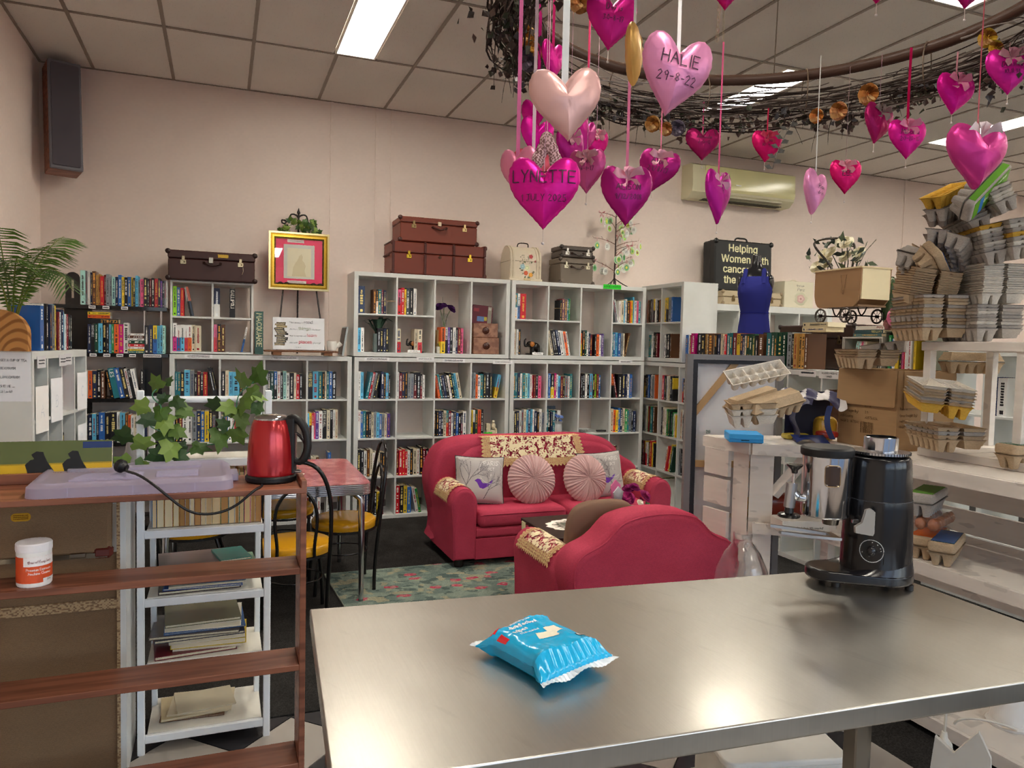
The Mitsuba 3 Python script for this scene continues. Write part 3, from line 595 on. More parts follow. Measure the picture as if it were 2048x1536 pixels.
# --- black corner shelf with chrome poles
BK = '131316'
k = thing('corner_shelf', 'black corner shelf unit with chrome poles in the left corner', 'shelf')
XS0, XS1 = -1.20, -.41
MK = at(0, 6.62, 0)
def wavy(x0, x1, z):
    P = [(x0, .36), (x0, 0)] + [(x0 + (x1 - x0) * t, .012 * math.sin(t * 6)) for t in np.linspace(.1, .9, 10)] + [(x1, 0), (x1, .36)]
    return prism(P, z - .028, z)
for x0, x1, z in ((XS0, XS1, 1.835), (-1.2, XS1 + .01, 1.463), (-1.2, -.47, 1.105), (-1.2, -.47, .755), (-1.2, -.42, .40), (-1.2, -.42, .08)): part(k, 'board', (wavy(x0, x1, z), BK), 'gloss', MK)
for x0, x1, z0, z1 in ((-1.16, -.97, 1.463, 1.807), (-.60, -.46, 1.105, 1.435), (-1.16, -.97, .755, 1.077), (-.60, -.47, .40, .727), (-1.16, -.97, .08, .37)): part(k, 'upright_panel', (box(x0, x1, .19, .21, z0, z1), BK), 'gloss', MK)
for x_, z0, z1 in ((-.575, 1.463, 1.807), (-.455, 1.463, 1.807), (-1.1, 1.105, 1.435), (-.6, .755, 1.077)): part(k, 'pole', (cyl((x_, .06, z0), (x_, .06, z1), .010, n=10), 'd8d8dc'), 'chrome', MK)
be = thing('bookend', 'black arched bookend with a slot at the end of the top corner shelf', 'bookend')
part(be, None, [(rot(prism(Polygon([(-.05, 0), (.05, 0)] + [(.05 * math.cos(t), .2 + .05 * math.sin(t)) for t in np.linspace(0, PI, 12)], [[(-.008, .05), (.008, .05), (.008, .19), (-.008, .19)]]), -.004, .004), RX(90)), '0e0e10'), (box(-.05, .05, 0, .08, 0, .002), '0e0e10')], 'gloss', at(-1.075, 6.66, 1.836))
fill(MK, (-1.022, 1.836, .60, .5), 'm86 s82 w83=EAST n72 d84 f52 f62 r54 R62 s64 s52 m54 n53 b64 y53 k54 b54 y52 k52 c63 s42 p44 k54 k52 R52 k53 r55 k52 v42 k42 s42 w41', 'top board of black corner shelf', 'books on the top board of the corner shelf', y=.01, dmax=.16)
fill(MK, (-.975, 1.464, .285, .36), 'n53 k53=UNSTABLE G53 c54 k53 k42 c52 g52 o54 P54 w65', 'second board of black corner shelf', 'books on the second board of the corner shelf', y=.01, dmax=.16)
fill(MK, (-.575, 1.464, .15, .36), 'k54 n54 yb54 c53 c52 m52', 'right end, second board of black corner shelf', 'books on the second board of the corner shelf', y=.01, dmax=.16)
fill(MK, (-1.0, 1.106, .54, .34), r'w43 o43 n44 k53 d43 \k52 \t65=LIES \b64 \k64 \w62 \k53=FEAR \w63 k53', 'third board of black corner shelf', 'books on the third board of the corner shelf', y=.01, dmax=.16)
fill(MK, (-1.0, .756, .54, .34), 'k43 n53 c53 n52 b65 k64 k66 w62 c64 d52 o42 w42 e43 k53 n53', 'fourth board of black corner shelf', 'books on the fourth board of the corner shelf', y=.01, dmax=.16)
def lying(M, x, y, z, L, D, t, c1, label, group, text=None, mirror=False, c2=None):
    """a book lying flat, spine to the front"""
    g = M @ M4(np.array([[0, 0, 1.0], [0, 1, 0], [-1, 0, 0]]), (x, y, z + t))
    return put_book(g, t, L, D, c1, c2, label, group, text, hard=False)
z = 1.464 + .002
for c, t, L, lab_ in (('t', .018, .20, 'teal'), ('y', .014, .195, 'yellow'), ('w', .018, .19, 'white and blue'), ('r', .022, .185, 'red'), ('G', .026, .185, 'dark green and red'), ('w', .016, .18, 'white'), ('d', .020, .18, 'dark brown'), ('w', .016, .175, 'long white')):
    lying(MK, -.69 + rb.uniform(-.004, .004), .012, z, min(L, .115), .13, t, COL[c][0], '%s book in the flat stack on the second corner shelf board' % lab_, 'flat stack on the corner shelf'); z += t + .001
for c, zz, t, tx, lab_ in (('k', 1.464 + .232, .034, 'K.E.MILLS', 'black book with white author name lying across the standing books of the corner shelf'), ('o', 1.735, .026, None, 'orange book lying flat on the black one in the corner shelf'), ('y', 1.762, .022, None, 'yellow book topmost of the flat books in the corner shelf')):
    lying(MK, -.972, .02, zz, .215 if c == 'k' else .155, .12, t, COL[c][0], lab_, 'flat stack on the corner shelf', tx)
for z_, xs_ in ((1.82, (-.96, -.865, -.735)), (1.448, (-.955, -.86, -.77, -.68, -.58))):
    for i, x_ in enumerate(xs_):
        s_ = thing('shelf_tag', 'white paper tag on the %s board of the black corner shelf' % ('top' if z_ > 1.6 else 'second'), 'label', 'tags on the black corner shelf')
        L_ = .13 if (z_ < 1.6 and i == 4) else .048
        part(s_, None, (box(x_, x_ + L_, -.016, -.014, z_ - .012, z_ + .012), 'e8e8ea'), 'matte', MK); part(s_, 'lettering', (box(x_ + .006, x_ + L_ - .006, -.0165, -.016, z_ - .004, z_ + .003), '4a4a52'), 'matte', MK)
# --- brown open shelf in front
k = thing('open_shelf', 'reddish brown open wooden shelf standing left of the steel bench', 'shelf')
RW = '7a3a24'
for n_, b_ in (('top_board', box(-1.0, .262, 2.60, 2.90, 1.081, 1.10, .002)), ('upright', box(.252, .272, 2.60, 2.76, 0, 1.081, .002)), ('upright', box(-.70, -.68, 2.60, 2.76, 0, 1.081, .002)), ('end_lip', box(.254, .272, 2.60, 2.90, 1.081, 1.125, .002)),
               ('shelf', box(-.68, .252, 2.60, 2.76, .803, .825, .002)), ('shelf', box(-.68, .252, 2.60, 2.76, .467, .488, .002)), ('shelf', box(-.68, .252, 2.60, 2.76, .12, .14, .002))): part(k, n_, (b_, RW), 'redwood')
part(k, 'back_rail', (box(-1.0, -.40, 2.88, 2.90, 1.10, 1.135, .002), RW), 'redwood')
# kettle
kt = thing('kettle', 'shiny red electric kettle with black handle and base on the brown shelf', 'kettle')
KM = M4(RZ(-21), (.165, 2.765, 1.101))
RD = 'a80a16'
part(kt, 'base', (lathe([(.0, 0), (.082, 0), (.087, .006), (.087, .018), (.082, .024), (0, .024)], 40), '111113'), 'satin', KM)
part(kt, 'body', (lathe([(.079, .024), (.081, .03), (.0805, .07), (.078, .12), (.073, .165), (.066, .2), (.058, .218)], 48, cap=False), RD), 'lacquer', KM, angle=60)
part(kt, 'lid', [(lathe([(.058, .218), (.059, .224), (.05, .232), (.02, .236), (0, .236)], 40, cap=False), 'c9c9cc')], 'chrome', KM, angle=50)
hp = spline([(.055, 0, .215), (.085, 0, .222), (.115, 0, .195), (.128, 0, .15), (.125, 0, .10), (.108, 0, .072), (.082, 0, .075)], 26)
part(kt, 'handle', (tube(hp, [.012] * 2 + [.0145] * 20 + [.013] * 4, 12), '141416'), 'satin', KM, angle=60)
part(kt, 'handle_mount', (rbox(.055, .086, -.02, .02, .03, .222, .006), '18181a'), 'satin', KM)
part(kt, 'water_gauge', (rbox(.084, .089, -.009, .009, .06, .17, .002), '4a3034'), 'gloss', KM)
part(kt, 'switch', (cbox((.095, 0, .035), (.025, .018, .012), .004), 'b8b8bc'), 'metal', KM)
cd = spline([(.13, 2.70, 1.106), (.12, 2.62, 1.105), (.10, 2.585, 1.10), (.05, 2.578, 1.06), (-.02, 2.575, 1.035), (-.08, 2.578, 1.04), (-.15, 2.58, 1.09), (-.20, 2.59, 1.135), (-.25, 2.64, 1.16), (-.29, 2.73, 1.158), (-.295, 2.77, 1.158)], 60)
part(kt, 'cord', (tube(cd, .0042, 8), '121214'), 'satin', angle=60)
part(kt, 'plug', [(rot(lathe([(0, 0), (.012, 0), (.017, .012), (.022, .016), (.022, .03), (.018, .036), (0, .036)], 18), align((-.7, .5, .25)), (-.295, 2.775, 1.160)), '101012')], 'satin', angle=40)
# storage box lid
ld = thing('box_lid', 'translucent lavender plastic storage box lid lying on the brown shelf', 'lid')
LM = M4(RZ(1.5), (-.265, 2.82, 1.101))
def rim(w, d, r, z): return np.array([(x, y, z) for x, y in rpoly(w, d, r, 5)])
rings = [rim(.60, .42, .05, .0), rim(.595, .415, .05, .03), rim(.56, .38, .045, .042), rim(.54, .36, .04, .042), rim(.52, .34, .035, .034)]
n_ = len(rings[0]); V = np.vstack(rings); F = []
for a in range(len(rings) - 1):
    for b in range(n_): F.append([a * n_ + b, a * n_ + (b + 1) % n_, (a + 1) * n_ + (b + 1) % n_, (a + 1) * n_ + b])
V = np.vstack([V, [[0, 0, .034]]]); F = np.array([list(t) for t in tri(np.array(F))] + [[4 * n_ + b, 4 * n_ + (b + 1) % n_, len(V) - 1] for b in range(n_)])
part(ld, None, ((V, F), 'dcd6ee'), 'thinplastic', LM, angle=40)
for i in range(7): part(ld, 'rib', (rbox(-.19 + .005 * i, .02, -.12 + i * .018, -.112 + i * .018, .034, .040, .002), 'e6e2f4'), 'thinplastic', LM)
for i in range(5): part(ld, 'rib', (rbox(.06, .19, -.10 + i * .022, -.09 + i * .022, .034, .040, .002), 'e6e2f4'), 'thinplastic', LM)
part(ld, 'raised_panel', (rbox(-.22, .2, .07, .13, .034, .042, .01), 'e2ddf2'), 'thinplastic', LM)
for x_ in (-.18, 0, .18): part(ld, 'seam', (box(x_ - .002, x_ + .002, -.2105, -.207, .003, .03), 'e6e2f4'), 'thinplastic', LM)
part(ld, 'clip', (rbox(.298, .32, -.06, .06, .004, .026, .006), 'e6e2f4'), 'thinplastic', LM)
# cleaner tub
tb = thing('plastic_tub', 'white screw-top tub with an orange label on the brown shelf', 'tub')
TM = M4(RZ(8), (-.54, 2.665, .826))
part(tb, 'body', (lathe([(.045, 0), (.048, .005), (.048, .105), (.046, .11)], 32), 'eceae8'), 'satin', TM)
part(tb, 'lid', (lathe([(.049, .108), (.05, .111), (.05, .130), (.047, .134), (0, .134)], 32), 'efedf0'), 'satin', TM)
def wrap(r, a0, z0): return lambda P: np.c_[r * np.sin(P[:, 0] / r + a0), -r * np.cos(P[:, 0] / r + a0), P[:, 1] + z0]
aa = np.linspace(-1.9, 1.9, 40)
def band(a0, a1, z0, z1, r):
    a = np.linspace(a0, a1, 24); v = np.vstack([np.c_[r * np.sin(a), -r * np.cos(a), np.full(24, z0)], np.c_[r * np.sin(a), -r * np.cos(a), np.full(24, z1)]]); i = np.arange(23)
    return (v, tri(np.stack([i, i + 1, 25 + i, 24 + i], 1)))
part(tb, 'label', [(band(-2.2, 2.2, .014, .094, .0484), 'd8552e'), (band(-.55, 2.0, .066, .094, .0487), 'f2eeee'), (band(.55, 2.2, .014, .026, .0487), 'e9e6e6')], 'satin', TM, angle=60)
for t_, h_, z_, a_, c_ in (('thecoffeeplace', .0088, .075, .42, '7a3038'), ('Premium Espresso', .0078, .052, .35, 'f4e6e0'), ('Machine Cleaner', .0078, .040, .40, 'f4e6e0'), ('500g', .006, .018, .95, '333333')):
    part(tb, 'lettering', (ink(t_, h_, h_ * .16, wrap(.0489, a_, z_), .16, step=.003), c_), 'satin', TM, kind='stuff')
# hardboard-backed bookcase with its back towards the counter
k = thing('bookcase', 'low white bookcase seen from its brown hardboard back at lower left', 'bookcase')
part(k, 'back_panel', (box(-1.1, -.335, 2.962, 2.968, .02, .83), '7a5a3a'), 'hardboard'); part(k, 'batten', (box(-1.1, -.34, 2.952, 2.962, .63, .665), '7a5a3a'), 'chipboard')
part(k, 'side_panel', (box(-.335, -.315, 2.945, 3.25, 0, 1.03), 'c8c8c4'), 'white_board'); part(k, 'edge_strip', (box(-.345, -.334, 2.944, 2.962, .0, 1.03), '7a5a3a'), 'chipboard')
part(k, 'top_board', (box(-1.1, -.335, 2.985, 3.25, 1.0, 1.03), 'c8c8c4'), 'white_board'); part(k, 'shelf', (box(-1.1, -.335, 2.97, 3.25, .40, .42), 'c8c8c4'), 'white_board')
sc_ = thing('suitcase', 'brown fibre suitcase with a yellow oval sticker propped behind the brown shelf', 'suitcase')
SM = M4(RX(-4), (-.66, 2.94, .83))
part(sc_, 'shell', (cbox((0, .0, .12), (.60, .05, .23), .012), '69503a'), 'hardboard', SM)
part(sc_, 'metal_rim', (box(-.29, .29, -.028, .0, -.004, .012), '8d8676'), 'metal', SM); part(sc_, 'corner_cap', (cbox((.275, -.005, .012), (.06, .052, .04), .01), '5a2018'), 'satin', SM); part(sc_, 'catch', (cbox((.2, -.03, .008), (.05, .008, .018), .003), '9a9484'), 'metal', SM)
part(sc_, 'sticker', (rot(prism(rpoly(.058, .028, .012, 4), 0, .001), RX(90), (.03, -.0252, .15)), 'b98a2a'), 'matte', SM)
part(sc_, 'sticker_print', (cat(*[box(.008, .052, -.0268, -.0263, .143 + i * .006, .145 + i * .006) for i in range(3)]), '6a3c14'), 'matte', SM, kind='stuff')
# large picture book with soldiers
bk = thing('picture_book', 'large book with a yellow sunset and two dark soldier figures on its cover', 'book')
PB = M4(RX(-8), (-.60, 2.93, 1.031))
part(bk, 'cover', [(box(-.3, .245, -.03, -.027, 0, .205), 'a58a1c'), (box(-.3, .245, .0, .003, 0, .205), '2a2c34'), (box(-.3, .245, -.0305, -.03, .13, .205), '5a6436'), (box(-.3, .245, -.0305, -.03, .0, .05), '3a300e'), (box(-.3, .245, -.0305, -.03, .09, .125), 'd0a818'), (box(.155, .245, -.0308, -.0302, .178, .2), '1e3466')], 'satin', PB)
part(bk, 'pages', (box(-.298, .243, -.027, 0, .003, .2), 'eeeadb'), 'matte', PB)
def soldier(x, s=1): return rot(prism([(x + s * a * .6, b * .62) for a, b in ((-.035, .03), (-.03, .10), (-.06, .14), (-.075, .19), (-.05, .215), (-.03, .22), (-.045, .245), (-.02, .262), (.012, .258), (.02, .235), (.03, .21), (.055, .17), (.085, .125), (.075, .115), (.05, .14), (.04, .11), (.055, .06), (.06, .03), (.03, .03), (.015, .075), (0, .03))], 0, .0012), RX(90), (0, -.0306, .008))
part(bk, 'soldier_figure', (soldier(.03), '0c0c0c'), 'satin', PB); part(bk, 'soldier_figure', (soldier(.135, .9), '0c0c0c'), 'satin', PB)
# --- white ladder shelf with ivy
k = thing('ladder_shelf', 'white folding ladder shelf with ivy and stacks of books behind the brown shelf', 'shelf')
LC = 'e9eef0'
for x_ in (-.295, .160):
    part(k, 'front_leg', (box(x_, x_ + .026, 3.085, 3.11, 0, 1.40, .003), LC), 'satin')
    part(k, 'rear_leg', (rot(box(0, .022, -.012, .012, 0, 1.36, .003), RX(6), (x_ + (.03 if x_ < 0 else -.026), 3.36, .01)), LC), 'satin')
part(k, 'top_rail', (cyl((-.27, 3.10, 1.365), (.165, 3.10, 1.365), .013, n=12), LC), 'satin')
for z_, dp in ((1.135, .16), (.868, .2), (.605, .24), (.35, .27), (.075, .3)):
    part(k, 'front_rail', (box(-.269, .16, 3.088, 3.106, z_ - .03, z_, .002), LC), 'satin'); part(k, 'shelf', (box(-.262, .155, 3.108, 3.108 + dp, z_ - .014, z_ + .002, .001), 'd8d6cc'), 'satin')
# books pages-out on the ladder shelf
rl = random.Random(8); x = -.245; i = 0
pg = ['c9a878', 'd8c49a', 'b98f5c', 'e0d2ac', 'cbb083', 'a9834f', 'd9cfae']
while x < .135:
    t = rl.uniform(.012, .03); h = rl.uniform(.19, .23); c = rl.choice(['8a4b2c', 'e6e0d0', '2d5a8a', 'c9a24a', 'd8d0c0', '7a2a30', 'c0c4c8', '3a6a5a', 'e3dcc4'])
    if .08 < x < .1: c, h = ('c23b6a', .21)
    b = thing('book', '%s old paperback with its page edges outward in the row on the ladder shelf' % ORD[i], 'book', 'paperbacks with pages outward on the ladder shelf')
    part(b, None, (cat(box(x, x + .0015, 3.12, 3.26, .872, .872 + h), box(x + t - .0015, x + t, 3.12, 3.26, .872, .872 + h), box(x, x + t, 3.258, 3.26, .872, .872 + h)), c), 'satin', angle=0)
    part(b, 'pages', (box(x + .0015, x + t - .0015, 3.122, 3.257, .873, .870 + h), rl.choice(pg)), 'matte', angle=0)
    x += t + .001; i += 1
def flat_stack(z, specs, cx, cy, group, where):
    for i, (w, d, t, c, dx, rz, pc_) in enumerate(specs):
        g = M4(RZ(rz), (cx + dx, cy, z))
        b = thing('book', '%s book, %s from the bottom of the flat stack %s' % (('large' if t > .012 else 'thin') + ' ' + pc_, ORD[i], where), 'book', group)
        part(b, None, (cat(box(-w / 2, w / 2, -d / 2, d / 2, 0, .002), box(-w / 2, w / 2, -d / 2, d / 2, t - .002, t), box(-w / 2, -w / 2 + .002, -d / 2, d / 2, .002, t - .002)), c), 'gloss', g, angle=0)
        part(b, 'pages', (box(-w / 2 + .003, w / 2 - .004, -d / 2 + .004, d / 2 - .004, .002, t - .002), 'd6cfb8'), 'matte', g, angle=0); z += t + .0008
flat_stack(.609, [(.30, .22, .012, '3a2a2c', -.02, 3, 'dark'), (.29, .23, .008, '2a4a8a', .0, -2, 'blue'), (.28, .23, .007, 'c9c4b4', .01, 1, 'cream'), (.28, .2, .013, '1f4a7a', .02, -4, 'navy'), (.30, .24, .009, '4a6a6a', .0, 2, 'grey green'), (.30, .24, .008, '7f9488', .02, -3, 'sage green'), (.33, .24, .015, '5f8068', .03, 4, 'green'), (.30, .23, .013, 'd6d0c4', -.01, -2, 'white'), (.30, .24, .012, '6a5a58', -.02, 5, 'dim brown'), (.12, .18, .01, '2e7a72', .1, 12, 'small teal')], -.06, 3.235, 'flat books on the middle ladder shelf', 'on the ladder shelf middle')
flat_stack(.354, [(.30, .24, .014, '6a2630', -.03, 6, 'dark red'), (.26, .21, .008, 'd8d2c6', .03, -3, 'white'), (.28, .21, .022, 'c0a82c', .03, -2, 'yellow'), (.28, .22, .016, 'd5d2c8', .02, 1, 'pale'), (.33, .24, .012, '3a3c48', -.01, 3, 'dark grey'), (.33, .25, .012, '56504e', -.02, -2, 'brown grey'), (.30, .22, .007, '2b5a96', .01, 2, 'blue'), (.28, .22, .022, 'e3e0d4', .01, -2, 'thick white'), (.28, .23, .012, '6a6a52', .0, 4, 'olive')], -.07, 3.25, 'flat books on the lower ladder shelf', 'on the ladder shelf lower down')
flat_stack(.079, [(.24, .2, .007, '6b4a34', -.03, -3, 'brown'), (.25, .2, .009, 'c9b994', -.03, 4, 'tan'), (.24, .2, .006, 'd8ccb0', .0, -5, 'cream'), (.22, .18, .005, 'cfc6ae', .01, 7, 'pale cream')], -.07, 3.27, 'flat books on the bottom ladder shelf', 'on the ladder shelf bottom')
# ivy
def ivy_leaf(c, size, R, col, fold=.18):
    """a five-lobed leaf, stem at the origin, tip along +x, about 'size' long"""
    P = np.array([(0, 0), (-.12, .22), (.05, .5), (.3, .34), (.62, .42), (.62, .2), (1.0, 0), (.62, -.2), (.62, -.42), (.3, -.34), (.05, -.5), (-.12, -.22)]) * size
    z = -fold * np.abs(P[:, 1]) + .03 * size; z[0] = 0; z[6] -= .12 * size
    v = np.vstack([np.c_[P, z], [[.35 * size, 0, .05 * size]]]); f = np.array([[i, (i + 1) % 12, 12] for i in range(12)])
    return (rot((v, f[:, ::-1]), R, c), col)
IV = ['34521c', '465f20', '263f18', '547030', '6a8438', '2c4a24', '3c5a1c']
def ivy(key, pts, seed, y=3.06):
    r = random.Random(seed)
    for (c, s, a) in pts:
        R = RX(90 + r.uniform(-35, 35)) @ RZ(a) @ RX(r.uniform(-35, 35)); R = RZ(r.uniform(-25, 25)) @ R
        part(key, 'leaf', ivy_leaf(c, s * .82, R, r.choice(IV)), 'leaf', angle=0)
iv = thing('ivy_garland', 'trailing green ivy garland with large leaves wound on the white ladder shelf', 'plant')
vine = [(-0.216, 3.060, 1.413), (-0.229, 3.050, 1.367), (-0.209, 3.060, 1.338), (-0.246, 3.050, 1.274), (-0.196, 3.060, 1.235), (-0.204, 3.050, 1.180), (-0.170, 3.060, 1.150), (-0.075, 3.070, 1.187), (-0.004, 3.070, 1.201), (0.049, 3.060, 1.288), (0.054, 3.060, 1.336), (0.063, 3.060, 1.384), (0.103, 3.060, 1.423), (0.130, 3.060, 1.458)]
part(iv, 'vine', (tube(spline(vine, 80), .0022, 6), '3f7a5a'), 'leaf', angle=60)
ivy(iv, [((-0.215, 3.050, 1.410), .085, 120), ((-0.195, 3.050, 1.423), .06, 60), ((-0.251, 3.040, 1.346), .09, 190), ((-0.216, 3.050, 1.367), .06, 20), ((-0.204, 3.060, 1.338), .09, 250), ((-0.170, 3.060, 1.366), .075, -25), ((-0.232, 3.040, 1.301), .08, 195), ((-0.195, 3.050, 1.307), .10, 265), ((-0.158, 3.060, 1.313), .055, 0), ((-0.304, 3.000, 1.248), .10, 200), ((-0.294, 3.000, 1.217), .10, -10), ((-0.170, 3.050, 1.258), .08, -30), ((-0.204, 3.050, 1.218), .11, 60), ((-0.174, 3.040, 1.209), .11, 250), ((-0.194, 3.030, 1.173), .10, 200), ((-0.153, 3.050, 1.169), .085, 300), ((-0.307, 3.000, 1.145), .10, 190), ((-0.289, 2.980, 1.138), .09, 330), ((-0.240, 2.980, 1.136), .10, 250), ((-0.144, 3.050, 1.131), .09, 280), ((-0.101, 3.060, 1.189), .09, -10), ((-0.124, 3.060, 1.196), .05, 200), ((-0.005, 3.050, 1.247), .12, 255), ((0.022, 3.050, 1.260), .075, 140), ((0.049, 3.050, 1.254), .10, 290), ((0.049, 3.050, 1.298), .06, 60), ((0.071, 3.050, 1.308), .085, 285), ((0.045, 3.060, 1.342), .09, 190), ((0.094, 3.050, 1.375), .10, 250), ((0.112, 3.050, 1.385), .08, 340), ((0.088, 3.050, 1.420), .10, 120), ((0.130, 3.050, 1.433), .11, 80), ((0.136, 3.050, 1.400), .085, 200), ((0.125, 3.050, 1.356), .08, 280), ((-0.145, 3.060, 1.338), .08, -35), ((-0.005, 3.060, 1.350), .085, 190), ((0.013, 3.060, 1.323), .06, -20)], 4)
tb_ = thing('cardboard_tube', 'grey cardboard tube leaning behind the plastic lid', 'tube')
part(tb_, None, (cyl((-.56, 3.34, .01), (-0.348, 3.550, 1.158), .026, n=16), '8e8e90'), 'satin')
# --- corner loudspeaker
sp_ = thing('loudspeaker', 'tall wall-mounted loudspeaker with cherry wood sides and grey grille in the upper left corner', 'speaker')
SP = M4(RZ(20) @ RX(-5), (-1.15, 6.80, 3.285))
part(sp_, 'cabinet', (cbox((0, .06, 0), (.225, .2, .84), .006), '7c2c12'), 'redwood', SP)
part(sp_, 'baffle', (cbox((0, -.055, 0), (.225, .03, .84), .006), '6a6a72'), 'satin', SP)
part(sp_, 'grille', (rbox(-.095, .095, -.08, -.068, -.395, .395, .012, axis=1), '55525a'), 'matte', SP)
part(sp_, 'bracket', (box(-.03, .03, .15, .24, -.05, .05), '202022'), 'satin', SP)
# ---------------------------------------------------------------- the lounge: diner table, chairs, rug, sofa, armchair, coffee table
def soft_prism(P, h, b, k=3):
    """outline P (counter-clockwise, xy) raised from z = 0 to h with rounded rims of radius b"""
    P = np.array(P, float)
    if Polygon(P).exterior.is_ccw is False: P = P[::-1]
    e = np.roll(P, -1, 0) - P; n1 = np.stack([e[:, 1], -e[:, 0]], 1); n1 /= np.linalg.norm(n1, axis=1, keepdims=True) + 1e-9
    n = n1 + np.roll(n1, 1, 0); n /= np.maximum(np.linalg.norm(n, axis=1, keepdims=True), .3)
    R = []
    for t in np.linspace(0, PI / 2, k + 1): R.append(np.c_[P - n * b * (1 - math.sin(t)), np.full(len(P), b * (1 - math.cos(t)))])
    for t in np.linspace(0, PI / 2, k + 1): R.append(np.c_[P - n * b * (1 - math.cos(t)), np.full(len(P), h - b + b * math.sin(t))])
    m = len(P); V = np.vstack(R); i, j = np.meshgrid(np.arange(len(R) - 1), np.arange(m), indexing='ij')
    F = tri(np.stack([i * m + j, i * m + (j + 1) % m, (i + 1) * m + (j + 1) % m, (i + 1) * m + j], -1).reshape(-1, 4))
    vc, fc = trimesh.creation.triangulate_polygon(Polygon(R[0][:, :2]), engine='earcut')
    o = len(V); V = np.vstack([V, np.c_[vc, np.zeros(len(vc))], np.c_[vc, np.full(len(vc), h)]])
    c = np.cross(vc[fc[:, 1]] - vc[fc[:, 0]], vc[fc[:, 2]] - vc[fc[:, 0]]); fc = np.where((c > 0)[:, None], fc, fc[:, ::-1])
    return (V, np.vstack([F, fc[:, ::-1] + o, fc + o + len(vc)]))
def upright(m, y): return rot(m, RX(90), (0, y, 0))      # outline in xz, thickness towards -y from y
def smoothline(P, n=40): return [tuple(q) for q in spline(P, n)]
CR = 'b02a44'
def velvet(p, n, uv):
    a = fbm(p.x * 5, p.y * 5, p.z * 5, 3); b = noise(p.x * 220, p.y * 220, p.z * 220)
    return mix((.35, .030, .062), (.47, .058, .105), a) * (.9 + .2 * b)
scene['velvet'] = {'type': 'twosided', 'bsdf': {'type': 'principled', 'base_color': mikit.proc(velvet), 'roughness': .8, 'sheen': .7, 'sheen_tint': .7, 'specular': .15}}
# rug
def rugcol(p, n, uv):
    x, y = p.x, p.y
    base = mix((.20, .245, .205), (.125, .17, .15), smoothstep(.40, .62, fbm(x * 13, y * 15, 2.0, 4)))
    base = mix(base, (.055, .085, .08), smoothstep(.61, .66, fbm(x * 14 + 30, y * 22, 5.0, 3)) * .8)
    base = mix(base, (.30, .28, .19), smoothstep(.63, .68, fbm(x * 13 + 70, y * 17, 8.0, 3)) * .8)
    d, d2, r = voronoi(x * 7.5, y * 10)
    blob = smoothstep(.34, .28, d + .25 * noise(x * 40, y * 50, 1.0) - .1) * dr.select(r > .70, 1.0, 0.0)
    base = mix(base, (.36, .05, .09), blob)
    base = mix(base, (.36, .16, .16), blob * smoothstep(.5, .6, noise(x * 60, y * 60, 7.0)))
    return base * (.75 + .5 * noise(x * 300, y * 300, 1.0))
scene['rugpile'] = pr(base_color=mikit.proc(rugcol), roughness=1.0, specular=.05)
rg_ = thing('rug', 'faded green floral rug with pink roses in front of the red sofa', 'rug')
part(rg_, 'pile', (prism([(.735, 3.6), (3.4, 3.6), (3.4, 5.13), (.66, 5.13)], .006, .018), '556655'), 'rugpile'); part(rg_, 'binding', (box(.655, .668, 3.6, 5.13, .006, .017), '9aa093'), 'cloth', M4(np.array([[1, -.049, 0], [0, 1, 0], [0, 0, 1]]), (.253, 0, 0)))
# diner table
def laminate(p, n, uv):
    a = fbm(p.x * 14, p.y * 14, 0.0, 4); s = noise(p.x * 130, p.y * 130, 5.0)
    return mix((.36, .09, .10), (.47, .17, .17), smoothstep(.35, .68, a)) * (.85 + .35 * s)
scene['laminate'] = {'type': 'twosided', 'bsdf': {'type': 'principled', 'base_color': mikit.proc(laminate), 'roughness': .16, 'specular': .6}}
k = thing('dining_table', 'retro dining table with a mottled pink laminate top and ribbed chrome edge', 'table')
TX, TY, tw, td = .255, 4.97, 1.18, 1.02
part(k, 'tabletop', (mv(prism(rpoly(tw, td, .06, 6), .735, .75), (TX, TY, 0)), 'a05050'), 'laminate')
prof = []
for i in range(6): z0 = .683 + i * .0108; prof += [(0, z0), (.0035, z0 + .003), (.0035, z0 + .0075), (0, z0 + .0105)]
O = np.array(rpoly(tw, td, .06, 6)); Ou = np.array(rpoly(tw + .008, td + .008, .064, 6)); m_ = len(O); V = []
for d_, z_ in prof: V.append(np.c_[O + (Ou - O) * d_ / .004, np.full(m_, z_)])
V = np.vstack(V) + [TX, TY, 0]; i, j = np.meshgrid(np.arange(len(prof) - 1), np.arange(m_), indexing='ij')
part(k, 'chrome_edge', ((V, tri(np.stack([i * m_ + j, i * m_ + (j + 1) % m_, (i + 1) * m_ + (j + 1) % m_, (i + 1) * m_ + j], -1).reshape(-1, 4))), 'd4d6da'), 'chrome')
part(k, 'underframe', (mv(prism(rpoly(tw - .06, td - .06, .05, 4), .69, .734), (TX, TY, 0)), '3a3a3c'), 'satin')
for sx, sy in ((1, -1), (1, 1), (-1, -1), (-1, 1)):
    x_, y_ = TX + sx * (tw / 2 - .05), TY + sy * (td / 2 - .06)
    part(k, 'leg', [(tube([(x_ - sx * .05, y_, .69), (x_ - sx * .006, y_, .65), (x_, y_, .60), (x_ + sx * .004, y_, .3), (x_ + sx * .004, y_, .03)], [.020, .020, .020, .017, .014], 14), 'c8cad0'), (cyl((x_ + sx * .004, y_, .006), (x_ + sx * .004, y_, .03), .016, .014), '9a9ca0')], 'chrome', angle=60)
